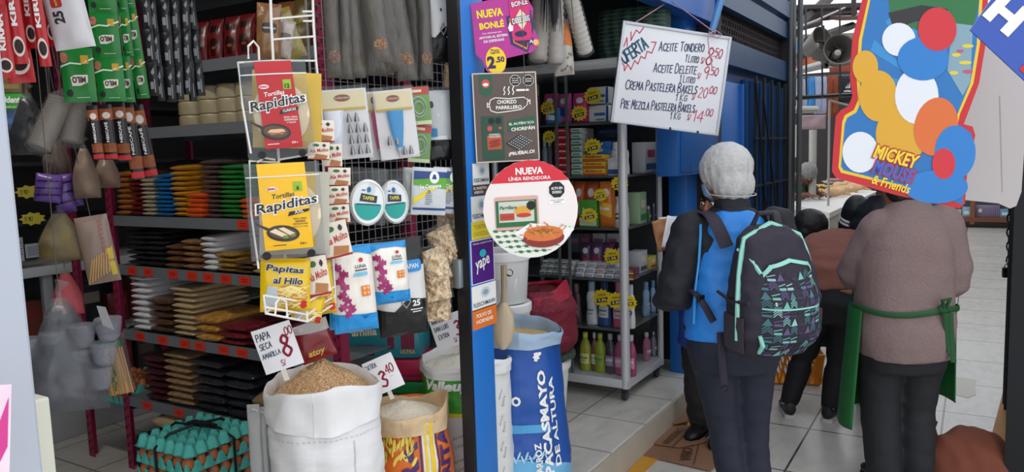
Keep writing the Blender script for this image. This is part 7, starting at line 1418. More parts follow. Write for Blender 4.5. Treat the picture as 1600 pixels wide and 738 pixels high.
# --- hanging signs at the right
DS = 2.15
c = P(1420, 140, DS); t = thing('party_sign', 'large die-cut cartoon style party sign with red border hanging at the right', 'sign', c, R(14)); 
cam_n = Vector((math.sin(R(14)), -math.cos(R(14)), 0)); inv = t.matrix_world.inverted()
def sp(px, py): d = ray(px, py); v = inv @ (EYE+d*((c-EYE).dot(cam_n)/d.dot(cam_n))); return (v.x, v.z)
ol = [(1347, 0), (1332, 60), (1328, 120), (1332, 150), (1326, 166), (1314, 172), (1306, 182), (1302, 230), (1300, 268), (1306, 278), (1400, 305), (1460, 318), (1500, 326), (1508, 318), (1512, 260), (1524, 212), (1520, 198), (1506, 194), (1512, 178), (1530, 130), (1540, 70), (1544, 0), (1540, -40), (1500, -90), (1440, -100), (1380, -70)]
MB().prism([sp(*q_) for q_ in ol], 0, .006).obj('board', plastic('#c3161f', rough=.3), t)
def art(name, polys, col, off): a = A(); [a.poly([sp(*q_) for q_ in p_]) for p_ in polys]; a.on(t, name, mat(col, .3), off=off)
cx_, cy_ = 1428, 120
def arts(name, polys, col, off):
    for i, p_ in enumerate(polys): art(name, [p_], col, off+.00015*i)
ins = lambda k, o_: [(cx_+(x-cx_)*k, cy_+(y-cy_)*k) for x, y in o_]
in1 = [(1356, 0), (1342, 62), (1338, 118), (1341, 156), (1334, 172), (1320, 180), (1316, 190), (1310, 262), (1314, 270), (1400, 291), (1430, 298), (1500, 312), (1506, 258), (1516, 208), (1496, 196), (1500, 178), (1521, 130), (1531, 70), (1535, 0), (1530, -40), (1495, -80), (1440, -90), (1385, -62)]
art('yellow_line', [in1], '#e6c02a', .0004); in2 = [(1360, 0), (1347, 62), (1343, 118), (1346, 158), (1338, 176), (1324, 184), (1320, 194), (1314, 260), (1318, 266), (1400, 287), (1428, 292), (1504, 320), (1508, 258), (1518, 208), (1494, 192), (1496, 178), (1516, 130), (1526, 70), (1530, 0), (1526, -38), (1492, -76), (1440, -85), (1388, -58)]
art('blue_ground', [in2], '#1a6fb4', .0008)
rays = []
for k in range(9): a0 = R(100+26*k); a1 = a0+R(9); rays.append([(1440, 130), (1440+88*math.cos(a0), 130+125*math.sin(a0)), (1440+88*math.cos(a1), 130+125*math.sin(a1))])
art('sun_rays', rays, '#2b8ac8', .0012)
el = lambda x, y, rx, ry, rot=0, n=26: [(x+rx*math.cos(2*math.pi*k/n)*math.cos(rot)-ry*math.sin(2*math.pi*k/n)*math.sin(rot), y+rx*math.cos(2*math.pi*k/n)*math.sin(rot)+ry*math.sin(2*math.pi*k/n)*math.cos(rot)) for k in range(n)]
art('green_garden', [[(1380, -60), (1392, 30), (1440, 50), (1500, 44), (1522, 40), (1530, 0), (1525, -36), (1490, -74), (1440, -83)]], '#1d6b38', .0014); art('garden_path', [[(1488, 36), (1520, 40), (1516, 128), (1504, 150), (1480, 110)]], '#7f9fae', .0016)
art('flower_dots', [el(1512, 72, 9, 3), el(1494, 86, 7, 3), el(1508, 98, 10, 3), el(1490, 114, 7, 3)], '#d8c63a', .0020); art('pink_dots', [el(1500, 80, 6, 2.5), el(1512, 112, 8, 3)], '#c04a6a', .0022)
arts('yellow_disc', [el(1372, 150, 30, 40), el(1408, 210, 40, 46), el(1352, 105, 20, 26)], '#d9a326', .0024); arts('white_disc', [el(1344, 238, 28, 32), el(1404, 62, 26, 26), el(1432, 150, 34, 44)], '#dfe3ea', .0030); arts('orange_disc', [el(1462, 198, 34, 46, .2)], '#d8692a', .0036); arts('blue_disc', [el(1442, 92, 40, 34), el(1492, 238, 32, 42), el(1462, 292, 50, 26)], '#1f78c4', .0042); arts('red_disc', [el(1464, 46, 30, 34), el(1474, 256, 18, 24)], '#cc2430', .0048); art('black_strip', [[(1388, 20), (1440, 8), (1480, 14), (1484, 26), (1430, 34), (1396, 46)]], '#1c1c20', .0018)
ya = A(); s0, s1 = sp(1362, 236), sp(1434, 256); lw = s1[0]-s0[0]; rt = math.atan2(s1[1]-s0[1], s1[0]-s0[0]); hh_ = abs(sp(1400, 232)[1]-sp(1400, 256)[1])
def word(s, px, py, wd, hk, name, col, off, bold): x, yv = sp(px, py); A().text(s, x, yv, lw*wd, hh_*hk, bold, .05, rt).on(t, name, mat(col, .3), off=off)
word('MICKEY', 1400, 245, 1.04, 1.05, 'lettering_shadow', '#b31a22', .0056, .09); word('MOUSE', 1396, 268, .96, 1.05, 'lettering_shadow', '#b31a22', .0056, .09); word('MICKEY', 1400, 245, .98, .9, 'lettering', '#f0d02a', .0064, .03); word('MOUSE', 1396, 268, .90, .9, 'lettering', '#2f5fc0', .0064, .03); word('& Friends', 1392, 288, .86, .6, 'lettering', '#f0cf3a', .0064, .02)
MB().tube([(.05, .003, .15), (.05, .003, .9)], .002, 5).obj('hang_string', mat('#cccccc'), t)
c2 = P(1545, 190, 2.5); t = thing('blank_board', 'blank grey white board with rounded corner behind the party sign', 'board', c2, R(10)); cam_n2 = Vector((math.sin(R(10)), -math.cos(R(10)), 0)); inv2 = t.matrix_world.inverted()
def sp2(px, py): d = ray(px, py); v = inv2 @ (EYE+d*((c2-EYE).dot(cam_n2)/d.dot(cam_n2))); return (v.x, v.z)
MB().prism([sp2(*q_) for q_ in [(1490, 60), (1490, 300), (1500, 312), (1560, 318), (1578, 326), (1588, 322), (1596, 300), (1606, 150), (1612, 40), (1540, 30)]], 0, .012).obj('board', mat('#b9b4b4', .5), t)
x, yv = sp2(1564, 300); A().line([sp2(1562, 150), sp2(1566, 300)], .0025).on(t, 'crease', mat('#9c9796')); MB().tube([(.02, .006, .2), (.02, .006, 1.2)], .002, 5).obj('hang_string', mat('#cccccc'), t)
c3 = P(1575, 60, 1.25); t = thing('discount_card', 'blue and red hanging card with a white letter at the top right', 'card', c3, R(24)); cam_n3 = Vector((math.sin(R(24)), -math.cos(R(24)), 0)); inv3 = t.matrix_world.inverted()
def sp3(px, py): d = ray(px, py); v = inv3 @ (EYE+d*((c3-EYE).dot(cam_n3)/d.dot(cam_n3))); return (v.x, v.z)
MB().prism([sp3(*q_) for q_ in [(1516, 47), (1562, -20), (1680, -20), (1680, 200)]], 0, .003).obj('card', plastic('#2a4fa8'), t); A().poly([sp3(*q_) for q_ in [(1592, 108), (1640, 60), (1680, 60), (1680, 198)]]).on(t, 'red_field', mat('#c21f2c')); 
H_pts = [(1550, 24), (1556, 18), (1564, 24), (1572, 14), (1564, 6), (1571, 0), (1596, 24), (1589, 31), (1580, 22), (1571, 33), (1580, 40), (1573, 47)]
xh, yh = sp3(1572, 22); A().text('H', xh, yh, .055, .05, .06, 0, R(-42)).on(t, 'lettering', WHITE, off=.0012); MB().tube([(.08, 0, .06), (.08, 0, 1.3)], .0015, 5).obj('hang_string', mat('#cccccc'), t)
# ================================================================ people
def ellring(c, t, ref, rx, ry, n=20, p=2.0):
    t = Vector(t).normalized(); x = Vector(ref); x = (x-t*x.dot(t)).normalized(); y = t.cross(x); out = []
    for k in range(n):
        a = 2*math.pi*k/n; ca, sa = math.cos(a), math.sin(a); ca = math.copysign(abs(ca)**(2/p), ca); sa = math.copysign(abs(sa)**(2/p), sa); out.append(Vector(c)+x*rx*ca+y*ry*sa)
    return out
def smooth_path(pts, rs, n=4):
    """Catmull-Rom through joints"""
    P_ = [Vector(p) for p in pts]; out, ro = [], []
    for i in range(len(P_)-1):
        p0, p1, p2, p3 = P_[max(i-1, 0)], P_[i], P_[i+1], P_[min(i+2, len(P_)-1)]
        for k in range(n):
            t = k/n; out.append(.5*((2*p1)+(p2-p0)*t+(2*p0-5*p1+4*p2-p3)*t*t+(3*p1-p0-3*p2+p3)*t**3)); ro.append(rs[i]+(rs[i+1]-rs[i])*t)
    return out+[P_[-1]], ro+[rs[-1]]
def limb(mb, pts, rs, n=14, sm=4):
    p, r = smooth_path(pts, rs, sm); mb.tube(p, r, n); mb.ball(pts[0], rs[0], 10, 8); mb.ball(pts[-1], rs[-1], 10, 8)
def torso(mb, sec, n=26):
    """sec: (centre, rx, ry) bottom to top"""
    rings = []
    for i, (c, rx, ry) in enumerate(sec):
        a = Vector(sec[max(i-1, 0)][0]); b = Vector(sec[min(i+1, len(sec)-1)][0]); rings.append(ellring(c, b-a, (1, 0, 0), rx, ry, n, 2.3))
    mb.loft(rings)
def hand(mb, wrist, d, nrm, s=1.0, side=1, curl=.5):
    """palm, four bent fingers of different lengths and a thumb from the side of the palm"""
    wrist, d, nrm = Vector(wrist), Vector(d).normalized(), Vector(nrm); nrm = (nrm-d*nrm.dot(d)).normalized(); x = d.cross(nrm)*side
    mb.loft([ellring(wrist+d*t*s, d, x, w*s, h*s, 12) for t, w, h in ((-.01, .024, .018), (.02, .034, .016), (.055, .040, .015), (.08, .038, .012))])
    for k, (off, L) in enumerate(((.030, .066), (.0105, .074), (-.0105, .070), (-.030, .054))):
        b = wrist+d*.074*s+x*off*s; a = [b]; dirv_ = d.copy()
        for j, f in enumerate((.42, .32, .26)): dirv_ = (dirv_+nrm*curl*(.5+.35*j)).normalized(); a.append(a[-1]+dirv_*L*f*s)
        mb.tube(a, [.0085*s, .0082*s, .0075*s, .006*s], 8); mb.ball(a[-1], .006*s, 8, 6); mb.ball(b, .0088*s, 8, 6)
    b = wrist+d*.022*s+x*.030*s; p1 = b+(d*.6+x*.7+nrm*.35).normalized()*.034*s; p2 = p1+(d*.9+x*.15+nrm*.5).normalized()*.028*s; p3 = p2+(d*.9-x*.1+nrm*.6).normalized()*.02*s
    mb.tube([b, p1, p2, p3], [.012*s, .0105*s, .009*s, .0065*s], 8); mb.ball(p3, .0065*s, 8, 6)
def head(mb, c, M, s=1.0):
    """skull, jaw, nose, ears; M rotates the head (faces local +y)"""
    c = Vector(c)
    def at(x, y, z): return c+M @ Vector((x*s, y*s, z*s))
    mb.ball(c+M @ Vector((0, -.008*s, .03*s)), .082*s, 18, 14, (.92, 1.12, 1.05), M); mb.ball(at(0, .018, -.035), .062*s, 16, 12, (.94, 1.02, 1.12), M); mb.ball(at(0, .045, -.082), .026*s, 12, 8, (1.2, .9, .8), M)
    mb.tube([at(0, .078, .028), at(0, .092, .002), at(0, .100, -.016)], [.009*s, .011*s, .014*s], 8); mb.ball(at(0, .096, -.018), .014*s, 10, 8)
    for sx_ in (-1, 1):
        mb.ball(at(.077*sx_, -.004, .0), .026*s, 10, 8, (.35, .7, 1.15), M); mb.ball(at(.040*sx_, .068, -.006), .022*s, 10, 8, (1, .6, .8), M); mb.ball(at(.030*sx_, .076, .036), .018*s, 10, 8, (1.4, .5, .4), M)
def face_parts(par, c, M, s=1.0):
    c = Vector(c)
    for sx_ in (-1, 1):
        p = c+M @ Vector((.031*s*sx_, .078*s, .016*s)); e = MB().ball(p, .0125*s, 10, 8, (1.15, .7, .75), M).obj('eye', mat('#e6e0d8', .3), par); MB().ball(p+M @ Vector((0, .0075*s, 0)), .0062*s, 8, 6, (1, .5, 1), M).obj('iris', mat('#2a1a12', .2), e)
        MB().tube([c+M @ Vector((sx_*a*s, b*s, z*s)) for a, b, z in ((.016, .089, .034), (.032, .088, .040), (.05, .076, .034))], [.003*s, .0045*s, .002*s], 6).obj('eyebrow', mat('#1d1512', .6), par)
    MB().tube([c+M @ Vector((a*s, b*s, z*s)) for a, b, z in ((-.024, .076, -.048), (-.01, .087, -.045), (0, .088, -.047), (.01, .087, -.045), (.024, .076, -.048))], [.003*s, .007*s, .0065*s, .007*s, .003*s], 8).obj('lips', mat('#8a4a40', .45), par)
def hair_cap(par, c, M, m, s=1.0, back=.10, name='hair', nape=0):
    mb = MB(); c = Vector(c)
    if nape: mb.ball(c+M @ Vector((0, -.045, -.075)), nape, 16, 12, (1.05, .8, 1.2), M)
    mb.ball(c+M @ Vector((0, -.018*s, .042*s)), .092*s, 20, 14, (.98, 1.12, 1.02), M); mb.ball(c+M @ Vector((0, -.045*s, -.01*s)), .078*s, 16, 12, (1.02, .85, 1.1), M)
    if back: mb.ball(c+M @ Vector((0, -.10*s, -.01*s)), back*.5*s, 12, 10)
    vs, fs = remesh(mb, .009, 1, .003, 40); return MB().add(vs, fs).obj(name, m, par)
def shoe(par, ank, d, s=1.0, col='#15151a', sole='#15151a', name='shoe', strap=None, foot_z=0.0):
    ank = Vector(ank); d = Vector((d[0], d[1], 0)).normalized(); x = Vector((d.y, -d.x, 0)); b = Vector((ank.x, ank.y, foot_z))
    def R_(t, w, h, z0=.02): return [b+d*t*s+x*w*s*math.cos(a)+Vector((0, 0, z0+max(0, h*s*(.5+.5*math.sin(a))))) for a in [2*math.pi*k/16 for k in range(16)]]
    m = MB(); m.loft([R_(-.065, .012, .05), R_(-.058, .030, .075), R_(-.02, .034, .085), R_(.03, .036, .075), R_(.08, .042, .055), (R_(.13, .042, .042)), R_(.165, .03, .034), R_(.18, .01, .02)]); o = m.obj(name, mat(col, .5), par)
    m = MB(); m.loft([[b+d*t*s+x*w*s*math.cos(a)*1.0+Vector((0, 0, .012+.011*(1 if math.sin(a) > 0 else -1))) for a in [2*math.pi*k/16+.1 for k in range(16)]] for t, w in ((-.07, .016), (-.06, .034), (0, .036), (.08, .046), (.14, .044), (.185, .014))]); m.obj('sole', mat(sole, .5), o)
    if strap: MB().tube([b+d*.035*s+x*w*s+Vector((0, 0, z)) for w, z in ((-.038, .05), (-.022, .088), (0, .097), (.022, .088), (.038, .05))], .008, 6).obj('shoe_band', mat(strap, .5), o)
    return o
def garment(name, par, fn, m, voxel=.012, wr=.006, wf=12, seed=0, smooth=3):
    mb = MB(); fn(mb); vs, fs = remesh(mb, voxel, smooth, wr, wf, seed); return MB().add(vs, fs).obj(name, m, par, fix=False)
SKIN = mat('#8d5a40', .5, var=.06, scale=20)
def rotz(a): return Matrix.Rotation(a, 3, 'Z')
def person(label, loc, yaw): return thing('person', label, 'person', loc, yaw)
def leg_pts(s, hip, knee, ank): return [Vector(hip), Vector(knee), Vector(ank)]
# ---------------- woman with the hair net and backpack
t = person('person in a white hair net and blue vest carrying a dark backpack', (-.805, 2.98, 0), R(28))
HC = Vector((-.02, .07, 1.425)); HM = rotz(R(22)) @ Matrix.Rotation(R(-12), 3, 'X')
LS, LE, LW_ = Vector((-.155, .0, 1.225)), Vector((-.238, -.03, .965)), Vector((-.185, .23, 1.09))
LW_ = t.matrix_world.inverted() @ P(1058, 398, 3.12)
RS, RE, RW_ = Vector((.165, .02, 1.235)), Vector((.23, .03, .97)), Vector((.10, .22, 1.02))
TS = [((0, -.005, .72), .15, .10), ((0, -.01, .82), .155, .108), ((0, .0, .93), .145, .098), ((0, .01, 1.06), .155, .10), ((0, .01, 1.17), .155, .09), ((0, .01, 1.25), .12, .065), ((0, .015, 1.29), .07, .06)]
LEGS = [([(-.080, 0, .76), (-.035, .02, .43), (.012, -.02, .08)], [.096, .054, .036]), ([(.080, 0, .76), (.085, .03, .43), (.102, .0, .08)], [.096, .054, .036])]
b = MB(); torso(b, TS); b.tube([(0, .01, 1.25), (-.01, .03, 1.33), HC+Vector((0, -.01, -.03))], [.056, .050, .052], 14); head(b, HC, HM, .98)
for p_, r_ in LEGS: limb(b, p_, [x-.012 for x in r_])
limb(b, [LS, LE, LW_], [.048, .038, .026]); limb(b, [RS, RE, RW_], [.048, .038, .026]); hand(b, LW_, (-.05, .35, .9), (.6, .7, -.1), 1, -1, .55); hand(b, RW_, (-.5, .8, .3), (-.5, -.2, .8), 1, 1, .4)
vs, fs = remesh(b, .0065, 2); MB().add(vs, fs).obj('body', SKIN, t, fix=False); face_parts(t, HC, HM, .98)
NAVY = mat('#14161f', .75, var=.2, scale=60)
garment('jacket', t, lambda m: (torso(m, [((0, .0, .87), .172, .125), ((0, .0, .96), .175, .125), ((0, .01, 1.07), .182, .125), ((0, .01, 1.18), .188, .118), ((0, .01, 1.26), .13, .085), ((0, .015, 1.315), .072, .066)]), limb(m, [LS, LE, LE.lerp(LW_, .5), LW_], [.083, .078, .060, .046]), limb(m, [RS, RE, RE.lerp(RW_, .5), RW_], [.080, .072, .056, .044])), NAVY, .011, .012, 11, 1)
VB = mat('#1f7fd6', .5, var=.08, scale=30, bump=.1)
garment('vest', t, lambda m: (torso(m, [((0, -.005, .80), .192, .152), ((0, .0, .95), .188, .142), ((0, .01, 1.07), .186, .137), ((0, .005, 1.17), .172, .130), ((0, .0, 1.25), .128, .098), ((0, .005, 1.295), .082, .078)])), VB, .010, .007, 14, 2)
m = MB()
for sx_ in (-1, 1): m.tube([(sx_*.172, -.105, .88), (sx_*.170, -.112, 1.0), (sx_*.155, -.12, 1.12), (sx_*.145, -.10, 1.22), (sx_*.135, -.05, 1.265)], .005, 6)
m.tube([(.182*math.cos(a), .138*math.sin(a), .835) for a in [2*math.pi*k/24 for k in range(24)]], .004, 6, True); m.obj('vest_piping', mat('#3f9fe8', .4), t)
garment('collar', t, lambda m: (m.loft([ellring((0, .012, 1.27), (0, .12, 1), (1, 0, 0), .078, .070, 20), ellring((-.004, .018, 1.345), (0, .12, 1), (1, 0, 0), .068, .062, 20)])), NAVY, .009, .004, 20, 3, 2)
JEAN = mat('#141b2c', .7, var=.18, scale=50)
garment('jeans', t, lambda m: (torso(m, [((0, -.005, .68), .165, .115), ((0, -.012, .77), .188, .142), ((0, -.005, .85), .176, .128)]), [limb(m, p_, [r_[0]+.006, r_[1]+.010, r_[2]+.018]) for p_, r_ in LEGS]), JEAN, .011, .004, 11, 4)
MB().tube([(.184*math.cos(a), .136*math.sin(a)-.004, .842) for a in [2*math.pi*k/24 for k in range(24)]], .012, 6, True).obj('waistband', mat('#10141f', .6), t); MB().ball((-.10, -.128, .825), .006).obj('rivet', STEEL, t)
for p_, _ in LEGS: shoe(t, p_[2], (-.05, 1), 1, '#1b1c22', '#3a3b40')
hair_cap(t, HC, HM, mat('#15100f', .5), .92, 0)
NET = mat('#c9cac8', .55, trans=.34, c2='#f1f1ef', scale=90, bump=.5)
mb = MB(); mb.ball(HC+HM @ Vector((0, -.022, .036)), .104, 20, 16, (.97, 1.08, .98), HM); mb.ball(HC+HM @ Vector((0, -.055, -.03)), .086, 16, 12, (1.0, .85, .95), HM); vs, fs = remesh(mb, .008, 3)
ax_ = HC+HM @ Vector((0, -.04, .13)); out = []
for v in vs:
    d = v-HC; a = math.atan2(d.x, -d.y); low = max(0, min(1, (.10-d.z)/.16)); out.append(v+(v-(HC+Vector((0, -.03, .02)))).normalized()*(.0028*math.sin(a*17+3*noise.noise(v*20))*(.25+low)+.002*noise.noise(v*45)))
hn = MB().add(out, fs).obj('hair_net', NET, t, fix=False); rim = [HC+HM @ Vector((.094*math.cos(a), -.030+.094*math.sin(a), -.040-.055*(1-math.sin(a))/2+.05*max(0, math.sin(a)))) for a in [2*math.pi*k/28 for k in range(28)]]; MB().tube(rim, .002, 6, True).obj('elastic_edge', mat('#b9b9b6', .5), hn)
m = MB(); m.loft([ellring(HC+HM @ Vector((0, y, z)), HM @ Vector((0, -.5, 1)), HM @ Vector((1, 0, 0)), rx, ry, 16) for y, z, rx, ry in ((.052, -.085, .035, .02), (.058, -.06, .06, .045), (.062, -.025, .062, .05), (.066, .0, .05, .035))]); m.obj('face_mask', mat('#6f93b8', .6), t)
for sx_ in (-1, 1): MB().tube([HC+HM @ Vector((sx_*.06, .055, -.02)), HC+HM @ Vector((sx_*.085, .0, .02))], .0016, 5).obj('mask_strap', WHITE, t)
W1 = t.matrix_world
# papers held in her left hand
hp = t.matrix_world.inverted() @ P(1053, 372, 3.10); pp = thing('paper_bundle', 'crumpled white and brown papers held in front of the blue vest', 'papers', W1 @ hp, R(30)); 
for i, (c, dx, rz, rx) in enumerate([('#e4e6ec', 0, .2, .15), ('#9a6a42', -.03, -.2, -.1), ('#c9cbd2', -.01, -.05, .3)]):
    m = MB(); m.grid(lambda a, b: Matrix.Rotation(rz, 3, 'Y') @ Vector(((a-.5)*.085+dx, .012*i+.012*noise.noise(Vector((a*4, b*4, i)))+rx*(b-.4)*.05, (b-.35)*.13)), 8, 10); o = m.obj('sheet', mat(c, .6), pp, fix=False); md = o.modifiers.new('s', 'SOLIDIFY'); md.thickness = .001
# backpack
bk = thing('backpack', 'dark plum backpack with mint zippers worn by the person in the hair net', 'backpack', W1 @ Vector((.055, -.155, .785)), R(28+24), None, 0, R(4))
PL = mat('#211c2c', .7, var=.15, scale=60); MINT = mat('#8fd0bf', .45)
def bks(z):  # half width, depth at height
    for (z0, w0, d0), (z1, w1, d1) in zip(BP, BP[1:]):
        if z <= z1: f = (z-z0)/(z1-z0); f = f*f*(3-2*f); return w0+(w1-w0)*f, d0+(d1-d0)*f
    return BP[-1][1], BP[-1][2]
BP = [(0, .10, .09), (.03, .15, .17), (.10, .172, .21), (.22, .172, .20), (.34, .155, .165), (.43, .125, .125), (.48, .07, .07)]
def ringb(z, w, d, y0=.03): return [Vector((w*math.copysign(abs(math.cos(a))**.62, math.cos(a)), y0-d/2+d/2*math.copysign(abs(math.sin(a))**.62, math.sin(a)), z)) for a in [2*math.pi*k/32 for k in range(32)]]
m = MB(); m.loft([ringb(z, w, d) for z, w, d in BP]); vs, fs = remesh(m, .011, 4, .007, 14, 5); MB().add(vs, fs).obj('main_pack', PL, bk, fix=False)
def Sp(u, v, o):
    w, d = bks(min(max(v, .0), .47)); a = max(-1, min(1, u/(w*.96))); return Vector((u, .03-d-.006-o-.030*max(0, 1-(u/.15)**2)*max(0, 1-((v-.19)/.2)**2)+.10*abs(a)**4, v))
arch = [(-.125, .03), (.125, .03), (.14, .08), (.14, .24), (.12, .31), (.08, .355), (0, .372), (-.08, .355), (-.12, .31), (-.14, .24), (-.14, .08)]
m = MB(); m.grid(lambda a, b: Sp((a-.5)*.28*(1 if b < .75 else math.sqrt(max(0.02, 1-((b-.75)/.25)**2))), .03+.34*b, .004), 20, 26); o = m.obj('front_pocket', PL, bk, fix=False); md = o.modifiers.new('s', 'SOLIDIFY'); md.thickness = .02; md.offset = -1
A().line(arch[2:], .012).line([(-.13, .215), (.13, .215)], .006).on(bk, 'pocket_piping', MINT, Sp, .007, .02)
rnd = random.Random(6); cols = {k: A() for k in ('#3f6f78', '#6fb0a8', '#2c2440', '#5a4a7a', '#8fb8b8')}
for i in range(9):
    for j in range(10):
        x, z = -.112+.028*i, .05+.03*j
        if (z > .30 and abs(x) > .09) or z > .345: continue
        k = (i*3+j*5+(i*j) % 4) % 5; c = list(cols)[k]; a = cols[c]
        if (i+j) % 3 == 0: [a.line([(x-.012, z-.010+q*.008), (x, z+.002+q*.008), (x+.012, z-.010+q*.008)], .003) for q in range(3)]
        elif (i*2+j) % 3 == 1: a.poly([(x-.013, z-.013), (x+.013, z-.011), (x+.002, z+.014)])
        else: a.rect(x-.012, z-.012, x+.012, z-.004).line([(x-.012, z+.002), (x+.012, z+.008)], .003)
for c, a in cols.items(): a.on(bk, 'pattern_print', mat(c, .6), Sp, .0062, .03)
for x0, z0 in ((-.155, .12), (-.150, .40)): MB().tube([Sp(-.13, z0, .012), Sp(-.122, z0-.035, .016), Sp(-.112, z0-.07, .014)], [.007, .009, .007], 6).obj('zip_pull', MINT, bk)
for sx_ in (-1, 1):
    MB().tube([Vector((sx_*(bks(z)[0]+.003), .03-bks(z)[1]*.62, z)) for z in (.09, .16, .24, .32, .39, .44)]+[Vector((0, .03-.06, .488))], .009, 6).obj('zip_line', MINT, bk)
    m = MB(); m.loft([[Vector((sx_*(bks(z)[0]+.012*math.cos(a)), .03-bks(z)[1]*.5+.055*math.sin(a), z)) for a in [2*math.pi*k/14 for k in range(14)]] for z in (.04, .08, .14, .175)]); m.obj('side_pocket', mat('#2f2a33', .6, var=.3, scale=160), bk)
MB().box((-.178, .03-.09, .225), (.012, .045, .022), bev=.003).obj('buckle', BLACK, bk); MB().tube([(-.176, .02, .24), (-.18, -.06, .225), (-.172, -.15, .235)], .007, 6).obj('side_strap', PL, bk)
m = MB(); m.tube([(-.045, .01, .475), (-.03, .0, .52), (.03, .0, .52), (.045, .01, .475)], .010, 8); m.obj('carry_handle', PL, bk)
A().text('S', -.09, .235, None, .012, .02).on(bk, 'small_mark', WHITE, Sp, .010)
ib = bk.matrix_world.inverted() @ W1
def strapb(pts, w=.028, name='shoulder_strap'):
    P2, _ = smooth_path(pts, [0]*len(pts), 5); m = MB(); rings = []
    for i, p in enumerate(P2):
        tg = (P2[min(i+1, len(P2)-1)]-P2[max(i-1, 0)]); rings.append(ellring(ib @ p, ib.to_3x3() @ tg, ib.to_3x3() @ Vector((1, .2, 0)), w, .006, 10))
    m.loft(rings); return m.obj(name, PL, bk)
strapb([(-.06, -.155, 1.18), (-.10, -.10, 1.285), (-.12, .02, 1.285), (-.125, .135, 1.16), (-.12, .16, 1.0)]); strapb([(.13, -.155, 1.17), (.135, -.06, 1.285), (.13, .03, 1.275), (.125, .14, 1.16), (.12, .16, 1.0)])
strapb([(-.11, -.16, .90), (-.16, -.145, .99), (-.188, -.06, 1.01), (-.19, .02, 1.0)], .014, 'lower_strap'); strapb([(-.085, -.165, .86), (-.082, -.17, .78), (-.075, -.165, .70), (-.070, -.163, .645)], .016, 'strap_tail'); MB().box(ib @ Vector((-.155, -.150, .985)), (.03, .012, .03), bev=.003).obj('buckle', BLACK, bk); MB().tube([ib @ Vector((-.07+.012*math.cos(a), -.172, .645+.012*math.sin(a))) for a in [k*.63 for k in range(10)]], .003, 5, True).obj('strap_ring', BLACK, bk)
# ---------------- woman with the green apron
t = person('person in a mauve sweater and green apron standing with folded arms', (-.262, 3.705, 0), R(30)); t.scale = (1.08,)*3
HC = Vector((-.02, .085, 1.315)); HM = rotz(R(15)) @ Matrix.Rotation(R(-20), 3, 'X')
LS, LE, LW_ = Vector((-.090, .02, 1.085)), Vector((-.152, .10, .895)), Vector((-.02, .24, .90))
RS, RE, RW_ = Vector((.15, .01, 1.10)), Vector((.195, .02, .86)), Vector((.04, .24, .87))
LEGS = [([(-.082, 0, .60), (-.078, .02, .36), (-.07, -.02, .08)], [.094, .070, .052]), ([(.082, 0, .60), (.075, .02, .36), (.068, -.01, .08)], [.094, .070, .052])]
b = MB(); torso(b, [((0, 0, .60), .15, .11), ((0, -.01, .74), .16, .12), ((0, 0, .90), .155, .115), ((0, 0, 1.03), .155, .11), ((0, 0, 1.12), .12, .075), ((0, .02, 1.17), .06, .055)]); b.tube([(0, .01, 1.12), (-.01, .04, 1.20), HC+Vector((0, -.01, -.03))], [.06, .052, .052], 14); head(b, HC, HM, .98)
for p_, r_ in LEGS: limb(b, p_, [x-.012 for x in r_])
limb(b, [LS, LE, LW_], [.05, .04, .028]); limb(b, [RS, RE, RW_], [.05, .04, .028]); hand(b, LW_, (1, .1, .1), (0, -1, 0), 1, 1, .35); hand(b, RW_, (-1, .15, .15), (0, -1, 0), 1, -1, .35)
vs, fs = remesh(b, .0065, 2); MB().add(vs, fs).obj('body', SKIN, t, fix=False); face_parts(t, HC, HM, .98)
MAUVE = mat('#705d5b', .85, c2='#8b7674', scale=140, bump=.4)
garment('sweater', t, lambda m: (torso(m, [((0, -.005, .575), .182, .160), ((0, -.01, .70), .190, .165), ((0, 0, .80), .184, .150), ((0, 0, .92), .184, .148), ((.008, 0, 1.02), .172, .142), ((.015, 0, 1.10), .145, .105), ((.012, .012, 1.165), .088, .08), ((.01, .018, 1.19), .072, .068)]), limb(m, [LS, LE, LE.lerp(LW_, .5), LW_], [.080, .076, .062, .048]), limb(m, [RS, RE, RE.lerp(RW_, .5), RW_], [.080, .076, .062, .048])), MAUVE, .011, .007, 7, 7)
garment('trousers', t, lambda m: (torso(m, [((0, 0, .52), .16, .125), ((0, -.01, .62), .17, .138), ((0, -.005, .70), .165, .13)]), [limb(m, p_, [r_[0]+.004, r_[1]+.008, r_[2]+.015]) for p_, r_ in LEGS]), mat('#14161c', .75, var=.15, scale=40), .011, .004, 10, 8)
for p_, _ in LEGS: shoe(t, p_[2], (.02, 1), 1, '#17171b', '#2a2a2e')
hair_cap(t, HC, HM, mat('#120e0e', .5), 1.05, .16, nape=.078)
GRN = mat('#0f5f28', .65, var=.1, scale=20)
def Fap(a, b):
    th = R(-112+212*a); z = .775-.50*b; k = 1+.05*b; k += .13*b*max(0, -math.sin(th)); x, y = .205*k*math.sin(th), .005+.175*k*math.cos(th); n = .014*math.sin(th*7+1.5)*b
    z += .09*b*max(0, math.sin(th))+.03*b*max(0, math.cos(th))
    return Vector((x*(1+n), y*(1+n)+.012*b, z-.03*b*math.cos(th)*0))
m = MB(); m.grid(Fap, 50, 20); o = m.obj('apron_skirt', GRN, t, fix=False); md = o.modifiers.new('s', 'SOLIDIFY'); md.thickness = .004
m = MB(); m.grid(lambda a, b: Vector(((a-.5)*.26*(1-.2*b),   .182-.02*b, .775+.33*b)), 8, 8); o = m.obj('apron_bib', GRN, t, fix=False); md = o.modifiers.new('s', 'SOLIDIFY'); md.thickness = .004
GD = mat('#124a24', .65)
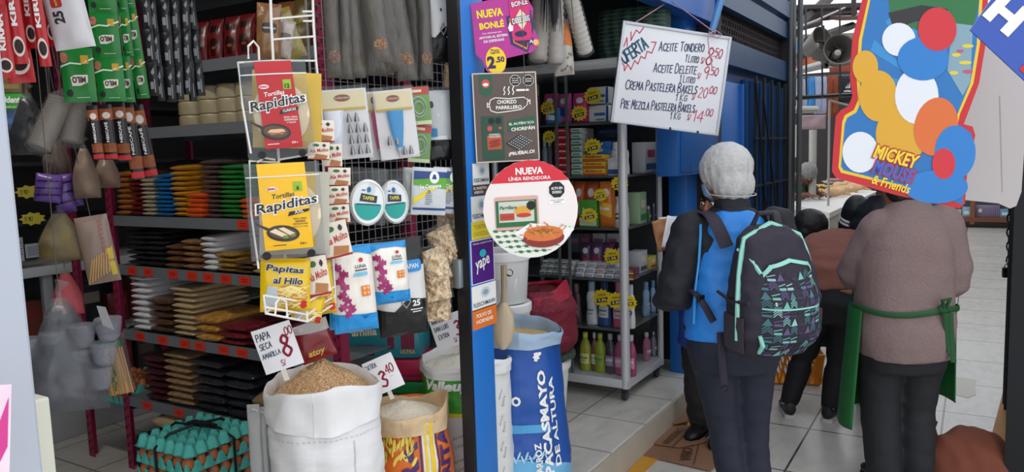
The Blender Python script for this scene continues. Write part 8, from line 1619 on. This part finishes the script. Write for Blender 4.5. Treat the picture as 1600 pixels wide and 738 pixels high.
m = MB(); rings = [ellring(Vector((.203*math.sin(a), -.176*math.cos(a)*.96, .772+.008*math.sin(a*3))), Vector((math.cos(a), math.sin(a), 0)), (0, 0, 1), .012, .004, 8) for a in [R(-110+220*k/22) for k in range(23)]]; m.loft(rings); m.obj('waist_tie', GD, t)
m = MB(); m.ball((.075, -.160, .785), .022, 10, 8, (1, .7, 1)); m.tube([(.075, -.168, .785), (.06, -.180, .825), (.09, -.178, .83), (.08, -.168, .79)], .008, 6); m.obj('tie_knot', GD, t)
for x in (.075, .092): m = MB(); m.loft([ellring((x+.03*k, -.178+.02*k+.004*math.sin(k*3), .775-.20*k*(1 if x > .08 else .8)), (0, 0, -1), (1, 0, 0), .012, .004, 8) for k in [q/6 for q in range(7)]]); m.obj('tie_end', GD, t)
# ---------------- stooping woman
t = person('person in a rust sweater and black trousers stooping over the orange basket', (-.67, 4.48, 0), R(-2))
S3 = [((0, -.03, .62), .15, .12), ((0, -.03, .73), .18, .135), ((-.01, .03, .82), .18, .12), ((-.02, .15, .89), .185, .12), ((-.03, .27, .93), .18, .11), ((-.06, .36, .945), .11, .075), ((-.075, .40, .96), .06, .055)]
HC = Vector((-.20, .43, 1.015)); HM = rotz(R(-62)) @ Matrix.Rotation(R(-15), 3, 'X')
LS, LE, LW_ = Vector((-.20, .27, .905)), Vector((-.19, .36, .70)), Vector((-.10, .44, .52)); RS, RE, RW_ = Vector((.15, .28, .905)), Vector((.22, .33, .70)), Vector((.14, .43, .56))
LEGS = [([(-.09, -.02, .66), (-.15, .03, .36), (-.215, -.03, .09)], [.105, .068, .044]), ([(.09, -.02, .66), (.04, .03, .36), (.0, .0, .09)], [.105, .068, .044])]
b = MB(); torso(b, S3); b.tube([(-.08, .36, .95), (-.15, .41, .985), HC+Vector((0, 0, -.02))], [.055, .050, .05], 14); head(b, HC, HM, .95)
for p_, r_ in LEGS: limb(b, p_, [x-.012 for x in r_])
limb(b, [LS, LE, LW_], [.045, .038, .026]); limb(b, [RS, RE, RW_], [.045, .038, .026]); hand(b, LW_, (.1, .3, -1), (1, 0, 0), .95, 1, .4); hand(b, RW_, (-.1, .3, -1), (-1, 0, 0), .95, -1, .4)
vs, fs = remesh(b, .0065, 2); MB().add(vs, fs).obj('body', SKIN, t, fix=False); face_parts(t, HC, HM, .95)
RUST = mat('#7d4c42', .85, c2='#9a6254', scale=90, kind='wave', bump=.5, stretch=(1, 1, 1.5))
garment('sweater', t, lambda m: (torso(m, [((0, -.03, .72), .18, .145), ((-.01, .0, .80), .19, .145)]+[(c, rx+.022, ry+.022) for c, rx, ry in S3[2:]]), limb(m, [LS, LE, LE.lerp(LW_, .6)], [.078, .07, .05]), limb(m, [RS, RE, RE.lerp(RW_, .6)], [.078, .07, .05])), RUST, .011, .009, 12, 9)
garment('trousers', t, lambda m: (torso(m, [((0, -.03, .58), .15, .125), ((0, -.035, .68), .178, .145), ((0, -.02, .77), .17, .135)]), [limb(m, p_, [r_[0]+.004, r_[1]+.006, r_[2]+.008]) for p_, r_ in LEGS]), mat('#0d0d11', .75, var=.2, scale=40), .011, .004, 10, 10)
m = MB(); m.grid(lambda a, b: Vector((.21*math.sin(R(-30+130*a)), .02+.17*math.cos(R(-30+130*a))+.05*b, .76-.40*b)), 20, 12); o = m.obj('apron', mat('#123a20', .7), t, fix=False); md = o.modifiers.new('s', 'SOLIDIFY'); md.thickness = .004
for (p_, _), d in zip(LEGS, ((-.35, .9), (.15, 1))):
    s_ = shoe(t, p_[2], d, .98, '#17171b', '#c9c4bc', 'sneaker'); dd = Vector((d[0], d[1], 0)).normalized(); a0 = Vector(p_[2]); MB().tube([a0+Vector((.036*math.cos(a), .036*math.sin(a), -.01)) for a in [k*.524 for k in range(12)]], .011, 6, True).obj('sock', mat('#c9c5c2', .7), t)
hair_cap(t, HC, HM, mat('#0f0e10', .6), 1.02, .08)
m = MB()
for sx_ in (-1, 1): m.tube([HC+HM @ Vector((sx_*.033+.024*math.cos(a), .095, .014+.018*math.sin(a))) for a in [k*.524 for k in range(12)]], .0025, 5, True); m.tube([HC+HM @ Vector((sx_*.057, .093, .018)), HC+HM @ Vector((sx_*.080, .0, .015))], .002, 5)
m.tube([HC+HM @ Vector((-.009, .096, .018)), HC+HM @ Vector((.009, .096, .018))], .002, 5); m.obj('glasses', BLACK, t)
# ---------------- seller half hidden behind the hair-net woman
t = person('person in a blue smock mostly hidden behind the one in the hair net', (-1.17, 3.93, 0), R(160))
HC = Vector((-.055, .04, 1.26)); HM = Matrix.Rotation(R(-8), 3, 'X'); LEGS = [([(-.085, 0, .66), (-.085, .02, .37), (-.075, -.01, .08)], [.095, .07, .05]), ([(.085, 0, .66), (.085, .02, .37), (.075, -.01, .08)], [.095, .07, .05])]
LS, LE, LW_ = Vector((-.16, 0, 1.07)), Vector((-.20, .03, .85)), Vector((-.10, .2, .82)); RS, RE, RW_ = Vector((.16, 0, 1.07)), Vector((.20, .03, .85)), Vector((.10, .2, .82))
b = MB(); torso(b, [((0, 0, .60), .155, .11), ((0, 0, .72), .17, .13), ((0, 0, .85), .15, .11), ((0, 0, 1.0), .165, .11), ((0, 0, 1.09), .12, .075), ((0, .01, 1.13), .06, .055)]); b.tube([(0, .0, 1.1), (-.03, .02, 1.17), HC+Vector((0, -.01, -.03))], [.055, .05, .05], 14); head(b, HC, HM, .95)
for p_, r_ in LEGS: limb(b, p_, [x-.012 for x in r_])
limb(b, [LS, LE, LW_], [.045, .036, .025]); limb(b, [RS, RE, RW_], [.045, .036, .025]); hand(b, LW_, (.7, .7, .1), (0, -.3, -1), .95, 1, .4); hand(b, RW_, (-.7, .7, .1), (0, -.3, -1), .95, -1, .4)
vs, fs = remesh(b, .0065, 2); MB().add(vs, fs).obj('body', SKIN, t, fix=False); face_parts(t, HC, HM, .95); hair_cap(t, HC, HM, mat('#14100f', .5), .97, .10)
garment('smock', t, lambda m: (torso(m, [((0, 0, .50), .185, .15), ((0, 0, .70), .182, .148), ((0, 0, .85), .172, .13), ((0, 0, 1.0), .185, .13), ((0, 0, 1.09), .135, .09), ((0, .01, 1.13), .075, .07)]), limb(m, [LS, LE, LE.lerp(LW_, .7)], [.075, .062, .045]), limb(m, [RS, RE, RE.lerp(RW_, .7)], [.075, .062, .045])), mat('#1f3a9a', .6, var=.1, scale=20), .011, .007, 12, 11)
garment('trousers', t, lambda m: ([limb(m, p_, [r_[0], r_[1]+.012, r_[2]+.028]) for p_, r_ in LEGS]), mat('#1c1a1c', .75, var=.15, scale=30), .011, .008, 12, 12)
for p_, _ in LEGS: shoe(t, p_[2], (-.25, 1), 1.02, '#121215', '#0c0c0e', strap='#c9c9cc')
# ---------------- person in a black track jacket beyond the sign
cpos = onZ(1374, 632, 0); t = person('person in a black track top with white stripes seen beyond the mauve sweater', (cpos.x, cpos.y, 0), R(-25)); HC = Vector((0, .03, 1.36)); HM = Matrix.Identity(3); LEGS = [([(-.085, 0, .72), (-.085, .02, .40), (-.08, -.01, .08)], [.095, .065, .047]), ([(.085, 0, .72), (.085, .02, .40), (.08, -.01, .08)], [.095, .065, .047])]
LS, LE, LW_ = Vector((-.17, 0, 1.16)), Vector((-.24, .04, .95)), Vector((-.12, .22, 1.0)); RS, RE, RW_ = Vector((.17, 0, 1.16)), Vector((.20, -.02, .92)), Vector((.17, .12, .76))
b = MB(); torso(b, [((0, 0, .66), .16, .115), ((0, 0, .78), .175, .13), ((0, 0, .92), .155, .115), ((0, 0, 1.07), .175, .115), ((0, 0, 1.17), .125, .08), ((0, .01, 1.22), .062, .056)]); b.tube([(0, 0, 1.18), (0, .02, 1.26), HC+Vector((0, -.01, -.03))], [.055, .05, .05], 14); head(b, HC, HM, .97)
for p_, r_ in LEGS: limb(b, p_, [x-.012 for x in r_])
limb(b, [LS, LE, LW_], [.045, .036, .025]); limb(b, [RS, RE, RW_], [.045, .036, .025]); hand(b, LW_, (.5, .7, .4), (1, -.3, 0), .95, -1, .4); hand(b, RW_, (0, .5, -1), (-1, 0, 0), .95, -1, .4)
vs, fs = remesh(b, .0065, 2); MB().add(vs, fs).obj('body', SKIN, t, fix=False); face_parts(t, HC, HM, .97); hair_cap(t, HC, HM, mat('#120f0f', .5), 1.0, .1)
j = garment('track_jacket', t, lambda m: (torso(m, [((0, 0, .72), .185, .145), ((0, 0, .92), .175, .135), ((0, 0, 1.07), .192, .135), ((0, 0, 1.17), .14, .095), ((0, .01, 1.235), .075, .07)]), limb(m, [LS, LE, LE.lerp(LW_, .85)], [.078, .066, .045]), limb(m, [RS, RE, RE.lerp(RW_, .85)], [.078, .066, .045])), mat('#0f0f13', .6), .011, .007, 12, 13)
for q_ in (.30, .40): 
    c = LS.lerp(LE, q_); MB().loft([ellring(c+(LE-LS).normalized()*e, LE-LS, (0, 1, 0), .080, .080, 20) for e in (-.006, .006)]).obj('sleeve_stripe', WHITE, j)
garment('trousers', t, lambda m: (torso(m, [((0, 0, .64), .16, .12), ((0, 0, .78), .18, .138)]), [limb(m, p_, [r_[0]+.004, r_[1]+.01, r_[2]+.015]) for p_, r_ in LEGS]), mat('#15161b', .75), .011, .007, 12, 14)
for p_, _ in LEGS: shoe(t, p_[2], (0, 1), 1, '#1a1a1e', '#2b2b2e')
# ---------------- stall keeper bending over the market counter
k0 = onZ(1252, 318, .92); t = person('person in a hair net bending over the market counter', (k0.x-.45, k0.y+.75, 0), R(-118)); S5 = [((0, -.02, .70), .16, .12), ((0, .0, .88), .165, .125), ((0, .10, 1.0), .165, .12), ((0, .24, 1.10), .175, .115), ((0, .34, 1.15), .12, .08), ((0, .38, 1.16), .06, .055)]
HC = Vector((0, .46, 1.20)); HM = Matrix.Rotation(R(-48), 3, 'X'); LS, LE, LW_ = Vector((-.18, .26, 1.10)), Vector((-.24, .42, .98)), Vector((-.12, .58, .985)); RS, RE, RW_ = Vector((.18, .26, 1.10)), Vector((.24, .42, .98)), Vector((.12, .58, .985)); LEGS = [([(-.085, -.02, .72), (-.085, .0, .40), (-.08, -.04, .08)], [.095, .065, .047]), ([(.085, -.02, .72), (.085, .0, .40), (.08, -.04, .08)], [.095, .065, .047])]
b = MB(); torso(b, S5); b.tube([(0, .34, 1.14), (0, .40, 1.17), HC+Vector((0, -.01, -.01))], [.055, .05, .05], 14); head(b, HC, HM, .97)
for p_, r_ in LEGS: limb(b, p_, [x-.012 for x in r_])
limb(b, [LS, LE, LW_], [.05, .042, .03]); limb(b, [RS, RE, RW_], [.05, .042, .03]); hand(b, LW_, (.4, 1, -.1), (0, 0, -1), .95, 1, .35); hand(b, RW_, (-.4, 1, -.1), (0, 0, -1), .95, -1, .35)
vs, fs = remesh(b, .0065, 2); MB().add(vs, fs).obj('body', mat('#6a3e2a', .5), t, fix=False); face_parts(t, HC, HM, .97); hair_cap(t, HC, HM, mat('#a9a8a6', .6, c2='#4a4442', scale=60), 1.03, .08, 'hair_net')
garment('shirt', t, lambda m: (torso(m, [(c, rx+.018, ry+.018) for c, rx, ry in S5[:-1]]), limb(m, [LS, LS.lerp(LE, .7)], [.072, .066]), limb(m, [RS, RS.lerp(RE, .7)], [.072, .066])), mat('#2e2c22', .7, var=.15, scale=20), .011, .007, 12, 15)
garment('trousers', t, lambda m: (torso(m, [((0, -.02, .64), .16, .12), ((0, -.02, .82), .182, .14)]), [limb(m, p_, [r_[0]+.004, r_[1]+.01, r_[2]+.015]) for p_, r_ in LEGS]), mat('#20222a', .75), .011, .007, 12, 16)
for p_, _ in LEGS: shoe(t, p_[2], (0, 1), 1, '#1a1a1e', '#2b2b2e')
